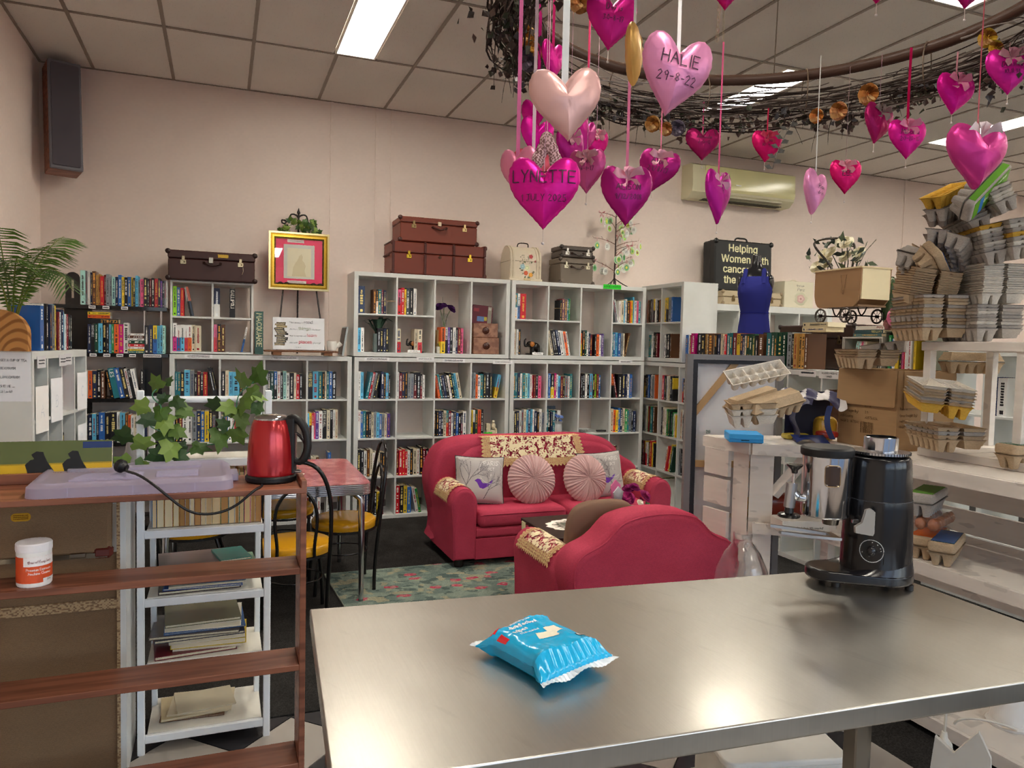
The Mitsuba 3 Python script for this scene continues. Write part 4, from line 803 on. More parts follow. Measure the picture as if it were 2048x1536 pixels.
# bentwood-style chairs
def chair(label, x, y, rz, dark=False):
    """local: seat centre at the origin, the chair faces local +y"""
    c = thing('dining_chair', label, 'chair', 'black steel chairs round the pink table'); M = at(x, y, 0, rz)
    part(c, 'seat', (mv(lathe([(0, .40), (.17, .40), (.20, .408), (.207, .43), (.203, .452), (.19, .463), (.12, .468), (0, .469)], 36), (0, 0, 0)), 'c8901c'), 'gloss', M, angle=50)
    part(c, 'seat_ring', (mv(lathe([(.195, .392), (.205, .392), (.205, .404), (.195, .404), (.195, .392)], 36, cap=False), (0, 0, 0)), '141416'), 'satin', M)
    bt = lambda s, z, o=0: np.array([s, -.19 - (z - .4) * .11 - o, z])
    out = spline([bt(-.17, .02, .02), bt(-.18, .40), bt(-.185, .62), bt(-.165, .80), bt(-.09, .925), bt(0, .95), bt(.09, .925), bt(.165, .80), bt(.185, .62), bt(.18, .40), bt(.17, .02, .02)], 60)
    inn = spline([bt(-.10, .41), bt(-.11, .6), bt(-.075, .75), bt(0, .80), bt(.075, .75), bt(.11, .6), bt(.10, .41)], 36)
    part(c, 'back_hoop', (tube(out, .0115, 10), '0e0e10'), 'gloss', M, angle=60); part(c, 'inner_hoop', (tube(inn, .009, 8), '0e0e10'), 'gloss', M, angle=60)
    for s in (-1, 1): part(c, 'front_leg', (tube(spline([(s * .13, .13, .395), (s * .15, .17, .25), (s * .165, .20, .01)], 10), .0105, 10), '0e0e10'), 'gloss', M, angle=60)
    part(c, 'leg_ring', (tube([(.15 * math.cos(a), .15 * math.sin(a) - .0, .25) for a in np.linspace(0, 2 * PI, 28)], .005, 6), '0e0e10'), 'gloss', M, angle=60)
chair('black hoop-back chair with yellow seat at the right end of the pink table', .745, 4.87, 90)
chair('black hoop-back chair with yellow seat between brown shelf and pink table', .395, 4.37, -4)
chair('yellow seated chair on the far side of the pink table', .40, 5.34, 175)
chair('yellow seated chair at the left end of the pink table, mostly hidden', -.16, 4.95, -90)
# things on the table
def doily(key, cx, cy, z, r, col='efe8da', seed=0, sy=1.0):
    def keep(a, q): return (q > .93 - .06 * np.abs(np.sin(8 * a))) & (q < .93) if False else True
    nu, nv = 96, 16; V, F = [], []
    A, Q = np.meshgrid(np.linspace(0, 2 * PI, nu + 1), np.linspace(0, 1, nv + 1), indexing='ij')
    Rr = Q * r * (1 + .05 * np.cos(12 * A) * Q); V = np.stack([cx + Rr * np.cos(A), cy + sy * Rr * np.sin(A), np.full_like(A, z) + .001 * np.sin(A * 24)], -1).reshape(-1, 3)
    i, j = np.meshgrid(np.arange(nu), np.arange(nv), indexing='ij'); q = (j + .5) / nv; a = (i + .5) / nu * 2 * PI
    hole = (np.cos(24 * a) > .3) & (q > .35) & (q < .55) | (np.cos(36 * a + 1) > .2) & (q > .65) & (q < .82) | (np.cos(16 * a) > .5) & (q > .15) & (q < .25)
    g = np.stack([i * (nv + 1) + j, (i + 1) * (nv + 1) + j, (i + 1) * (nv + 1) + j + 1, i * (nv + 1) + j + 1], -1)[~hole]
    part(key, None, ((V, tri(g)), col), 'cloth', angle=60)
dd = thing('doily', 'cream crocheted doily on the pink table beside the kettle', 'doily'); doily(dd, .36, 4.88, .7515, .13)
def petal_flower(c, r, cols, d=(0, -.4, 1), layers=3, n=7, seed=0, cup=.5):
    """a many-petalled flower head as one mesh list"""
    rr = random.Random(seed); out = []; A = align(d)
    for L in range(layers):
        f = 1 - L / layers * .62
        for k_ in range(n - L):
            a = 2 * PI * (k_ + .5 * L + rr.uniform(-.1, .1)) / (n - L); w = r * f * .55; l = r * f; up = cup * (L + .6) / layers * r
            P = np.array([(0, 0, 0), (l * .45, -w * .8, up * .45), (l * .45, w * .8, up * .45), (l * .9, -w * .62, up * .95), (l * .9, w * .62, up * .95), (l, 0, up * .85), (l * .5, 0, up * .3)])
            F = np.array([[0, 1, 6], [0, 6, 2], [1, 3, 6], [3, 5, 6], [5, 4, 6], [4, 2, 6]])
            out.append((rot((P + [0, 0, L * r * .06], F), A @ RZ(math.degrees(a)), c), lin(cols[(k_ + L) % len(cols)]) * rr.uniform(.85, 1.12)))
    return out
jg = thing('glass_jug', 'small glass jug holding pink flowers on the pink table', 'jug')
jc = np.array([.30, 4.86, .753])
part(jg, 'body', (mv(lathe([(.035, 0), (.045, .02), (.046, .06), (.036, .10), (.040, .12), (.037, .12), (.033, .10), (.042, .06), (.041, .02), (0, .006)], 24, cap=False), jc), 'ffffff'), 'glass', angle=60)
part(jg, 'handle', (tube(spline([jc + (.038, 0, .105), jc + (.075, 0, .10), jc + (.08, 0, .06), jc + (.045, 0, .03)], 16), .005, 8), 'ffffff'), 'glass', angle=60)
part(jg, 'pebbles', [(sph(jc + (.018 * math.cos(a), .018 * math.sin(a), .015 + .008 * (i_ % 3)), .011, 1), c_) for i_, (a, c_) in enumerate(zip(np.linspace(0, 12, 12), ['b86a5a', 'd8a090', 'a85040'] * 4))], 'gloss', kind='stuff')
fb = thing('flower_bunch', 'bunch of pink and white flowers in the glass jug on the pink table', 'flowers')
for i_, (dx, dy, dz, r_, cl_) in enumerate([(-.05, 0, .17, .04, ['c23a9a', 'd864b4', 'a82a86']), (.055, -.02, .15, .035, ['b8329a', 'd070b8']), (-.02, .02, .225, .035, ['d86ab4', 'e890c8']), (.03, .03, .19, .03, ['c84aa4', 'e080c0']), (.075, .0, .185, .022, ['f2efe6', 'ffffff']), (.09, .01, .165, .018, ['f2efe6', 'fff8e8'])]):
    h_ = part(fb, 'flower', petal_flower(jc + (dx, dy, dz), r_, cl_, (dx * 6, dy * 6 - .4, 1), 3, 8, i_), 'cloth', angle=0)
    part(fb, 'stem', (tube([jc + (dx * .2, dy * .2, .02), jc + (dx * .5, dy * .5, .11), jc + (dx, dy, dz)], .002, 5), '4a6a3a'), 'leaf')
# ---- sofa
s = thing('sofa', 'crimson velvet two seat sofa with rounded arms facing the counter', 'sofa')
V_ = 'velvet'
bo = smoothline([(1.50, .10), (1.487, .45), (1.475, .60), (1.50, .70), (1.55, .79), (1.62, .835), (1.74, .868), (2.0, .878), (2.4, .880), (2.8, .876), (2.96, .85), (3.06, .79), (3.14, .70), (3.26, .63), (3.30, .55), (3.30, .10)], 60)
part(s, 'back', (upright(soft_prism(bo, .30, .06), 5.76), CR), V_, angle=60)
ib = smoothline([(1.66, .30), (1.66, .55), (1.69, .70), (1.78, .80), (1.95, .835), (2.4, .84), (2.85, .832), (3.0, .78), (3.09, .66), (3.12, .5), (3.12, .30)], 50)
part(s, 'back_cushion', (xf(upright(soft_prism(ib, .10, .05), 5.50), M4(np.array([[1, 0, 0], [0, 1, .12], [0, 0, 1]]), (0, -.06, 0))), CR), V_, angle=60)
def armp(x0, x1, zt, flare):
    c = (x0 + x1) / 2; w = (x1 - x0) / 2
    return [(x1 - .005, .075), (x1, zt - .20)] + [(c + w * 1.05 * math.cos(a), zt - .115 + .115 * math.sin(a)) for a in np.linspace(-.2, PI + .2, 18)] + [(x0 + .005, zt - .22), (x0 + .015, .075)]
for x0, x1 in ((1.505, 1.69), (3.11, 3.295)):
    a_ = part(s, 'arm', (upright(soft_prism(armp(x0, x1, .585, .02), .66, .03), 5.62), CR), V_, angle=60)
    part(a_, 'piping', (tube([(p_[0], 4.975, p_[1]) for p_ in armp(x0 + .006, x1 - .006, .58, 0)], .004, 6), '8c2038'), V_, angle=60)
for x0, x1 in ((1.70, 2.398), (2.402, 3.10)):
    c_ = part(s, 'seat_cushion', (mv(soft_prism(rpoly(x1 - x0, .56, .05, 5, (x0 + x1) / 2, 5.235), .115, .04), (0, 0, .30)), CR), V_, angle=60)
    part(c_, 'piping', (tube([(x0 + .02, 4.966, .385)] + [(x, 4.955, .392) for x in np.linspace(x0 + .05, x1 - .05, 8)] + [(x1 - .02, 4.966, .385)], .004, 6), '8c2038'), V_, angle=60)
part(s, 'base', (rbox(1.69, 3.11, 5.0, 5.6, .07, .30, .01), CR), V_); part(s, 'front_band', (soft_prism([(0, 0)] and rpoly(1.42, .085, .03, 4, 2.4, 5.0), .075, .02) if False else mv(rbox(1.69, 3.11, 4.975, 5.05, .225, .295, .02, axis=0), (0, 0, 0)), CR), V_, angle=50)
part(s, 'front_panel', (rbox(1.69, 3.11, 4.985, 5.03, .065, .22, .01, axis=0), CR), V_)
for x_, y_ in ((1.58, 5.03), (3.22, 5.03), (1.58, 5.66), (3.22, 5.66)): part(s, 'foot', (mv(lathe([(.03, .018), (.035, .03), (.03, .08)], 14), (x_, y_, 0)), '1a1412'), 'satin')
# lace covers
def lace(key, surf, nu, nv, w, h, scale=1.0):
    """cream lace with real holes: surf maps (u, v) in metres to 3-D; zigzag hem, mesh border, flowered middle"""
    U, Vv = np.meshgrid(np.linspace(0, w, nu + 1), np.linspace(0, h, nv + 1), indexing='ij')
    P = surf(U.ravel(), Vv.ravel()); i, j = np.meshgrid(np.arange(nu), np.arange(nv), indexing='ij')
    u = (i + .5) / nu * w; v = (j + .5) / nv * h
    e = np.minimum(np.minimum(u, w - u), np.minimum(v, h - v)); s_ = np.where(np.minimum(u, w - u) < np.minimum(v, h - v), v, u)
    zig = e > .022 * scale * (2 * np.abs((s_ / (.03 * scale)) % 1 - .5))
    border = (e < .075 * scale); hole_b = (np.sin(u * 2 * PI / .014) * np.sin(v * 2 * PI / .014) > .45) & (e > .02 * scale)
    fx, fy = (u / .075) % 1 - .5, (v / .075 + .5 * (np.floor(u / .075) % 2)) % 1 - .5
    rad = np.hypot(fx, fy); th = np.arctan2(fy, fx); flower = (rad < .27 + .09 * np.cos(5 * th)) & (rad > .06) | ((rad > .40) & (rad < .45))
    nz = meshkit.fbm(np.stack([u * 60, v * 60, u * 0], -1), 2, 3) > .56
    keep = zig & np.where(border, ~hole_b, flower | nz)
    q = np.stack([i * (nv + 1) + j, (i + 1) * (nv + 1) + j, (i + 1) * (nv + 1) + j + 1, i * (nv + 1) + j + 1], -1)[keep]
    c = np.where(border[keep][:, None], lin('c9a97c'), lin('ead9b4'))
    f = tri(q); c2 = np.vstack([c, c]); Vx = P[f].reshape(-1, 3)
    part(key, None, ((Vx, np.arange(len(Vx)).reshape(-1, 3)), np.repeat(c2, 3, 0)), 'cloth', angle=0)
lb = thing('lace_cover', 'wide cream lace cover with flowers draped over the sofa back', 'lace cover')
def backsurf(u, v):
    x = 1.86 + u * 1.0 + (.32 - v) * .22 * (u / .86 - .15); t = np.clip(v, 0, .32)
    z = np.where(v > .25, .886 + 0 * v, .655 + v * .92 + .0); y = np.where(v > .25, 5.43 + (v - .25) * 1.0, 5.352 + v * .30)
    return np.stack([x, y - .004 + .003 * np.sin(u * 40), z + .005 * np.sin(u * 9) ], -1)
lace(lb, backsurf, 190, 76, .84, .33)
for nm_, x0_, lab_ in (('L', 1.597, 'lace cover draped on the left arm of the sofa'), ('R', 3.203, 'lace cover draped on the right arm of the sofa')):
    la = thing('lace_cover', lab_, 'lace cover')
    def armsurf(u, v, x0_=x0_):
        a = (v - .17) / .107; a = np.clip(a, -1.75, 1.75); dv = np.abs(v - .17) - 1.75 * .107; dv = np.maximum(dv, 0)
        return np.stack([x0_ + .106 * np.sin(a), 5.05 + u, .472 + .122 * np.cos(a) - dv], -1)
    lace(la, armsurf, 70, 76, .36, .34, .8)
# cushions
def square_cushion(label, M, w, h, t=.075):
    c = thing('square_cushion', label, 'cushion')
    def S(u, v, sg, off=0):
        a, b = 2 * u - 1, 2 * v - 1; th = (np.maximum(1 - a ** 4, 0) * np.maximum(1 - b ** 4, 0)) ** .5
        pin = 1 - .07 * (1 - np.abs(b)) ** 1 ; pin2 = 1 - .07 * (1 - np.abs(a))
        return np.stack([a * w / 2 * (1 - .06 * (1 - b ** 2)), -sg * (t * th + off), b * h / 2 * (1 - .06 * (1 - a ** 2))], -1)
    part(c, 'cover', [(grid(lambda u, v: S(u, v, 1), 24, 24), 'b4aeab'), (grid(lambda u, v: S(u, v, -1), 24, 24), 'a09a98')], 'cloth', M, angle=60)
    ed = np.linspace(0, 1, 13); per = [(e_, 0) for e_ in ed] + [(1, e_) for e_ in ed[1:]] + [(e_, 1) for e_ in ed[::-1][1:]] + [(0, e_) for e_ in ed[::-1][1:]]
    part(c, 'piping', (tube(S(np.array([a for a, _ in per]), np.array([b for _, b in per]), 1), .004, 6), '4a4448'), 'cloth', M, angle=60)
    on = lambda P, ox=0, oy=0: S((P[:, 0] + ox) / w + .5, (P[:, 1] + oy) / h + .5, 1, .0012)
    r = random.Random(int(w * 1000)); segs = []
    def seg(p0, p1, wd):
        q = np.linspace(p0, p1, 5); d = unit(np.r_[q[-1] - q[0], 0])[:2]; n = np.array([-d[1], d[0]]) * wd / 2; V = np.vstack([q - n, q + n]); i_ = np.arange(4); segs.append((on(V), tri(np.stack([i_, i_ + 1, 5 + i_ + 1, 5 + i_], 1))))
    def branch(p, a, l, wd, dep):
        e_ = p + l * np.array([math.cos(a), math.sin(a)])
        if abs(e_[0]) > w * .46 or abs(e_[1]) > h * .46: return
        seg(p, e_, wd)
        if dep: [branch(e_, a + r.uniform(-.9, .9), l * r.uniform(.6, .95), wd * .7, dep - 1) for _ in range(2 + (dep > 2))]
    branch(np.array([-.34 * w, -.4 * h]), 1.5, .10, .006, 5); branch(np.array([.05 * w, -.42 * h]), 1.1, .08, .005, 4)
    part(c, 'tree_print', (cat(*segs), '6a6468'), 'cloth', M, angle=0, kind='stuff')
    wr = [ink('~', .01, .001)] if False else []
    lines = cat(*[(lambda V: (on(V), np.array([[0, 1, 2], [0, 2, 3]])))(np.array([(-w * .42, z_), (w * .43, z_), (w * .43, z_ + .0016), (-w * .42, z_ + .0016)])) for z_ in np.linspace(-.1, h * .42, 11)])
    part(c, 'script_lines', (lines, '948e8e'), 'cloth', M, angle=0, kind='stuff')
    ring = np.array([(w * .2 + .095 * math.cos(a), h * .18 + .095 * math.sin(a)) for a in np.linspace(0, 2 * PI, 40)]); ring2 = np.array([(w * .2 + .0975 * math.cos(a), h * .18 + .0975 * math.sin(a)) for a in np.linspace(0, 2 * PI, 40)]); i_ = np.arange(39)
    rm = (on(np.vstack([ring, ring2])), tri(np.stack([i_, i_ + 1, 40 + i_ + 1, 40 + i_], 1)))
    part(c, 'postmark', [(rm, 'e4e0dc')] + [(ink(t_, s_, .004, lambda P, oy=oy: on(P, w * .2, oy), .25, step=.01), 'e8e4e0') for t_, s_, oy in (('PARIS', .032, h * .18 + .045), ('OCT', .022, h * .18 + .005), ('0', .018, h * .18 - .04))], 'cloth', M, angle=0, kind='stuff')
    bd = np.array([(-.075, .02), (-.05, .035), (-.03, .03), (-.01, .0), (.03, .0), (.075, .03), (.06, .0), (.03, -.025), (-.005, -.045), (-.035, -.035), (-.055, .005)]) + [w * .05, -h * .08]
    vv, ff = trimesh.creation.triangulate_polygon(Polygon(bd), engine='earcut')
    part(c, 'bird_print', [((on(vv), ff), '6a3aa0')], 'cloth', M, angle=0)
square_cushion('grey Paris print square cushion at the left end of the sofa', M4(RZ(-6) @ RX(-16) @ RY(3), (1.80, 5.255, .585)), .375, .36)
square_cushion('grey Paris print square cushion behind the right round cushion', M4(RZ(3) @ RX(-14) @ RY(-2), (2.83, 5.275, .58)), .40, .37)
def round_cushion(label, M, r):
    c = thing('round_cushion', label, 'cushion', None); n = 160; P = []
    prof = [(.012, .062), (.03, .070), (.3, .080), (.6, .072), (.85, .045), (.97, .015), (1.0, 0), (.97, -.015), (.85, -.045), (.5, -.06), (0.02, -.06)]
    a = np.arange(n) * 2 * PI / n
    for q, z_ in prof:
        rip = (np.cos(40 * a) * .0042 + np.cos(27 * a + 2) * .003) * min(1, q * 3) * (1 if q < .98 else .3); rr = r * q * (1 + .012 * np.cos(40 * a) * (q > .8))
        P.append(np.stack([rr * np.cos(a), -(z_ + rip * (1 if z_ >= 0 else -1)), rr * np.sin(a)], -1))
    V = np.vstack(P); i, j = np.meshgrid(np.arange(len(prof) - 1), np.arange(n), indexing='ij')
    F = tri(np.stack([i * n + j, (i + 1) * n + j, (i + 1) * n + (j + 1) % n, i * n + (j + 1) % n], -1).reshape(-1, 4))
    part(c, 'pleated_cover', ((V, F), 'c4a2a0'), 'cloth', M, angle=40)
    part(c, 'button', (sph((0, -.062, 0), .016, 2, (1, .5, 1)), 'b08e8c'), 'cloth', M, angle=60)
round_cushion('dusty pink pleated round cushion left of centre on the sofa', M4(RZ(-4) @ RX(-17), (2.20, 5.20, .585)), .19)
round_cushion('dusty pink pleated round cushion right of centre on the sofa', M4(RZ(5) @ RX(-17), (2.645, 5.185, .575)), .19)
# ---- armchair seen from behind
s = thing('armchair', 'crimson velvet armchair seen from behind, in front of the coffee table', 'armchair')
AB = [(a_[0], a_[2]) for a_ in ((1.571, 3.300, 0.597), (1.592, 3.300, 0.615), (1.657, 3.300, 0.643), (1.728, 3.300, 0.686), (1.799, 3.300, 0.753), (1.876, 3.300, 0.781), (1.988, 3.300, 0.795), (2.107, 3.300, 0.796), (2.214, 3.300, 0.793))]
x0 = AB[0][0]; xm = 2.03
top = [q for q in AB if q[0] < xm]; mir = [(2 * xm - q[0], q[1]) for q in top][::-1]
out = smoothline([(x0, .10), (x0 - .006, .35)] + top + mir + [(2 * xm - x0 + .006, .35), (2 * xm - x0, .10)], 70)
part(s, 'back', (upright(soft_prism(out, .22, .05), 3.36), CR), V_, angle=60)
cxp = np.array(out); cxc = cxp.mean(0); part(s, 'back_piping', (tube([(cxc[0] + (q[0] - cxc[0]) * .955, 3.138, cxc[1] + (q[1] - cxc[1]) * .945) for q in out[2:-2]], .004, 6), '8c2038'), V_, angle=60)
for xa, xb in ((x0 - .03, x0 + .155), (2 * xm - x0 - .155, 2 * xm - x0 + .03)):
    part(s, 'arm', (upright(soft_prism(armp(xa, xb, .575, 0), .62, .035), 3.90), CR), V_, angle=60)
part(s, 'base', (rbox(x0 + .1, 2 * xm - x0 - .1, 3.3, 3.86, .07, .30, .01), CR), V_); part(s, 'seat_cushion', (mv(soft_prism(rpoly(.62, .56, .05, 5, xm, 3.60), .12, .04), (0, 0, .30)), CR), V_, angle=60)
for x_ in (x0 + .06, 2 * xm - x0 - .06):
    for y_ in (3.25, 3.82): part(s, 'foot', (mv(lathe([(.028, .018), (.03, .08)], 12), (x_, y_, 0)), '1a1412'), 'satin')
la = thing('lace_cover', 'lace cover draped over the left arm of the armchair', 'lace cover')
def armsurf2(u, v, c_=x0 + .0625):
    a = np.clip((v - .15) / .107, -1.6, 1.6); dv = np.maximum(np.abs(v - .15) - 1.6 * .107, 0)
    return np.stack([c_ + .107 * np.sin(a) + .012 * np.sin(u * 30) * (dv > 0), 3.38 + u, .462 + .122 * np.cos(a) - dv], -1)
lace(la, armsurf2, 84, 70, .44, .32, .8)
th = thing('throw_cushion', 'plain brown cushion leaning inside the armchair back', 'cushion')
part(th, None, (xf(puff(-.2, .2, -.05, .05, -.19, .19, .6), M4(RX(12), (1.86, 3.46, .62))), '7e6454'), 'cloth', angle=60)
# ---- coffee table
k = thing('coffee_table', 'low dark brown coffee table in front of the sofa', 'table')
DKW = '2a1b18'
part(k, 'tabletop', (box(1.87, 2.75, 4.035, 4.59, .425, .45, .004), DKW), 'satin'); part(k, 'apron', (box(1.93, 2.69, 4.09, 4.53, .35, .425), '1c1210'), 'satin'); part(k, 'lower_shelf', (box(1.93, 2.69, 4.09, 4.53, .12, .14), '1c1210'), 'satin')
for x_ in (1.91, 2.66):
    for y_ in (4.07, 4.50): part(k, 'leg', (box(x_, x_ + .05, y_, y_ + .05, .018, .425, .003), DKW), 'satin')
tg = thing('price_tag', 'small cream tag on the left corner of the coffee table', 'tag'); part(tg, None, (box(1.866, 1.8695, 4.50, 4.56, .38, .435), 'd8cfa8'), 'matte')
d1 = thing('doily', 'white crocheted doily under the magazines on the coffee table', 'doily'); doily(d1, 2.14, 4.30, .4515, .20, 'f0ece0', sy=.8)
d2 = thing('doily', 'white crocheted doily under the sundae glass on the coffee table', 'doily'); doily(d2, 2.42, 4.36, .4525, .17, 'f0ece0')
for i_, (c_, z_, rz_, lab_) in enumerate((('3a4a3a', .4545, 8, 'dark magazine lying under another on the coffee table'), ('8a8a86', .459, 2, 'magazine with a pink and orange cover on top on the coffee table'))):
    mg = thing('magazine', lab_, 'magazine'); Mg = M4(RZ(rz_), (2.16, 4.24, z_))
    part(mg, 'pages', (box(-.14, .14, -.105, .105, 0, .0035), 'e4e0d8'), 'matte', Mg); cv = [(box(-.141, .141, -.106, .106, .0036, .0042), c_)]
    if i_: cv += [(box(-.06, .05, -.03, .07, .0043, .0045), 'd89a80'), (box(.06, .135, -.095, .095, .0043, .0045), 'b87484'), (box(-.13, -.07, -.09, .09, .0043, .0045), '4a5a52'), (box(-.06, .05, -.09, -.05, .0043, .0045), 'c04a5a')]
    part(mg, 'cover', cv, 'gloss', Mg)
sg = thing('sundae_glass', 'tall ribbed sundae glass holding paper napkins on the coffee table', 'glass')
gc = np.array([2.43, 4.30, .4545])
aN = np.arange(40) * 2 * PI / 40; prof = [(.038, 0), (.036, .006), (.012, .02), (.010, .04), (.022, .055), (.026, .09), (.034, .15), (.042, .205), (.039, .205), (.031, .15), (.023, .09), (.018, .06), (0, .058)]
VV = np.vstack([np.c_[r_ * (1 + (.07 if 3 < i_ < 7 else 0) * np.cos(10 * aN)) * np.cos(aN), r_ * (1 + (.07 if 3 < i_ < 7 else 0) * np.cos(10 * aN)) * np.sin(aN), np.full(40, z_)] for i_, (r_, z_) in enumerate(prof)])
i, j = np.meshgrid(np.arange(len(prof) - 1), np.arange(40), indexing='ij')
part(sg, None, ((VV + gc, tri(np.stack([i * 40 + j, i * 40 + (j + 1) % 40, (i + 1) * 40 + (j + 1) % 40, (i + 1) * 40 + j], -1).reshape(-1, 4))), 'ffffff'), 'glass', angle=60)
for c_, dx, dy, h_, lab_ in (('dd7aa8', -.004, .012, .275, 'pink paper napkin folded to a point in the sundae glass'), ('cfd2d8', .004, -.012, .235, 'white paper napkin folded to a point in the sundae glass')):
    nk = thing('napkin', lab_, 'napkin')
    part(nk, None, (rot(prism([(-.012, .065), (.012, .065), (.034, .19), (.036, h_ - .035), (0, h_), (-.034, h_ - .04), (-.03, .19)], -.006, .006), RX(90), gc + (dx, dy, 0)), c_), 'cloth')
fb = thing('flower_bunch', 'bunch of magenta artificial flowers on the coffee table', 'flowers')
fc = np.array([2.60, 4.38, .45])
part(fb, 'vase', (mv(lathe([(.03, .003), (.04, .01), (.045, .05), (.035, .08), (.03, .08)], 20), fc), 'b8b0a8'), 'gloss')
for i_, (dx, dy, dz, r_, cl_) in enumerate([(-.06, -.03, .14, .055, ['8c1c5a', 'a83a70', '6a1244']), (.02, .02, .20, .045, ['7a1a5a', '8c2a62']), (.075, -.03, .15, .05, ['9a2a6a', '8a2058', 'b04a7a']), (.03, -.05, .11, .028, ['f0ece0', 'fff8e8']), (-.02, .03, .19, .045, ['6a1648', '98306a']), (.08, .03, .11, .03, ['c04a86', '8a2058'])]):
    part(fb, 'flower', petal_flower(fc + (dx, dy, dz), r_, cl_, (dx * 8, dy * 8 - .5, .8), 4, 9, 20 + i_), 'cloth', angle=0)
for i_, (dx, dy, a_) in enumerate(((-.02, -.06, 250), (.05, -.06, 290), (.09, -.02, 340))): part(fb, 'leaf', ivy_leaf(fc + (dx, dy, .09), .05, RX(70) @ RZ(a_), '4a6a3a'), 'leaf', angle=0)
# ---------------------------------------------------------------- steel bench with wipes and grinder; white pallet counter with egg cartons
def steelcol(p, n, uv):
    sc = smoothstep(.70, .86, fbm(p.x * 34 + p.y * 16, p.y * 3.0 - p.x * 5.0, 1.0, 3)); b = fbm(p.x * 3, p.y * 3, 4.0, 3); fine = noise(p.x * 500, p.y * 18, 0.0)
    return mix((.56, .535, .485), (.66, .635, .58), b) * (.97 + .04 * fine - .05 * sc)
def steelrough(p, n, uv): return .27 + .10 * fbm(p.x * 5, p.y * 5, 7.0, 4)
scene['bench_steel'] = pr(base_color=mikit.proc(steelcol), roughness=mikit.proc(steelrough), metallic=1.0)
BP = [(.165, 1.162), (1.978, 1.045), (1.992, 1.832), (.217, 1.977)]
k = thing('steel_bench', 'large brushed stainless steel workbench in the foreground', 'bench')
part(k, 'bench_top', (mv(soft_prism(BP, .045, .005), (0, 0, .855)), 'c0b8a8'), 'bench_steel', angle=50)
part(k, 'underside', (mv(prism([(.19, 1.185), (1.955, 1.07), (1.97, 1.81), (.24, 1.95)], 0, .012), (0, 0, .842)), '55524c'), 'satin')
for x_, y_ in ((1.255, 1.17), (1.93, 1.12), (.235, 1.24), (.27, 1.90), (1.93, 1.77)):
    part(k, 'leg', (box(x_ - .018, x_ + .018, y_ - .018, y_ + .018, .004, .845, .003), 'a09a90'), 'metal')
# wipes
w_ = thing('wipes_packet', 'bright turquoise plastic packet of disinfectant wipes lying on the steel bench', 'wipes packet')
WM = M4(RZ(17), (.667, 1.488, .9008))
def WS(a, b, sg=1, off=0):
    a, b = np.asarray(a, float), np.asarray(b, float)
    e = np.clip(1 - np.abs(b), 0, 1); th = np.minimum(1, (e / .30)) ** .65
    prof = np.clip(1 - np.abs(a) ** 5, 0, 1) ** .55
    wv = meshkit.fbm(np.stack([a * 2.2 + 5, b * 2.8 + 2, a * 0], -1), 3, 4) - .5
    wr = np.abs(np.sin(a * 17 + 3 * wv)) * np.clip((np.abs(b) - .62) / .3, 0, 1) * .006
    half = .088 + .017 * np.clip((np.abs(b) - .60) / .4, 0, 1)
    mid = .034 - .010 * np.clip(1 - e / .3, 0, 1) + .004 * np.sin(a * 2 + .6) * (np.abs(b) > .7)
    top = .033 * th * prof + wv * .012 * th - wr * th
    bot = -.034 * th * np.clip(1 - np.abs(a) ** 8, 0, 1) ** .5 + .002 * (1 - th)
    z = mid + (top if sg > 0 else bot) + off
    z = np.maximum(z, 0.0)
    return np.stack([a * half, b * .114, z], -1)
g1 = grid(lambda u, v: WS(2 * u - 1, (2 * v - 1), 1), 60, 70); g2 = grid(lambda u, v: WS(2 * u - 1, (2 * v - 1), -1), 40, 50)
part(w_, 'wrapper', [(g1, '1aa6d6'), (g2, '1596c4')], 'gloss', WM, angle=28)
for sg in (-1, 1):
    def seal(u, v, sg=sg):
        a = 2 * u - 1; e = WS(a, np.full_like(a, sg * 1.0), 1); o = v * .016
        return np.stack([e[:, 0] * (1 + .05 * v), e[:, 1] + sg * o, e[:, 2] + .005 * np.sin(a * 7 + 1) * v - .003 * v + .001 * np.sin(a * 60)], -1)
    part(w_, 'end_seal', (grid(seal, 60, 4), 'e4eef2'), 'gloss', WM, angle=30)
onw = lambda P: WS(P[:, 0] / .088, P[:, 1] / .114, 1, .0009)
for t_, h_, cx, cy, wd in (('household grade', .0085, -.012, .074, .0016), ('disinfectant', .0135, -.010, .054, .0030), ('wipes', .0145, -.034, .034, .0030), ('fresh scented', .0075, -.022, .019, .0013)):
    part(w_, 'lettering', (ink(t_, h_, wd, lambda P, cx=cx, cy=cy: onw(P + [cx, cy]), .14, step=.003), 'eef6fa'), 'satin', WM, angle=0, kind='stuff')
def patch(P, n=6):
    P = np.array(P, float); a, b, c, d = P
    return grid(lambda u, v: onw((a + (b - a) * u[:, None]) * (1 - v[:, None]) + (d + (c - d) * u[:, None]) * v[:, None]), n, n)
part(w_, 'red_tag', (patch([(-.079, .072), (-.052, .080), (-.052, .094), (-.079, .088)]), 'd02a34'), 'gloss', WM); part(w_, 'red_tag', (patch([(-.084, .028), (-.074, .026), (-.072, .058), (-.084, .060)]), 'd02a34'), 'gloss', WM)
part(w_, 'wipe_picture', [(patch([(-.03, -.022), (.022, -.03), (.03, .0), (-.02, .004)]), 'e9e6d0'), (patch([(.01, -.018), (.05, -.012), (.048, .02), (.014, .018)]), 'f0ecd8')], 'satin', WM)
ic = [(-.0 + .012 * math.cos(a), .012 * math.sin(a)) for a in np.linspace(0, 2 * PI, 20)]
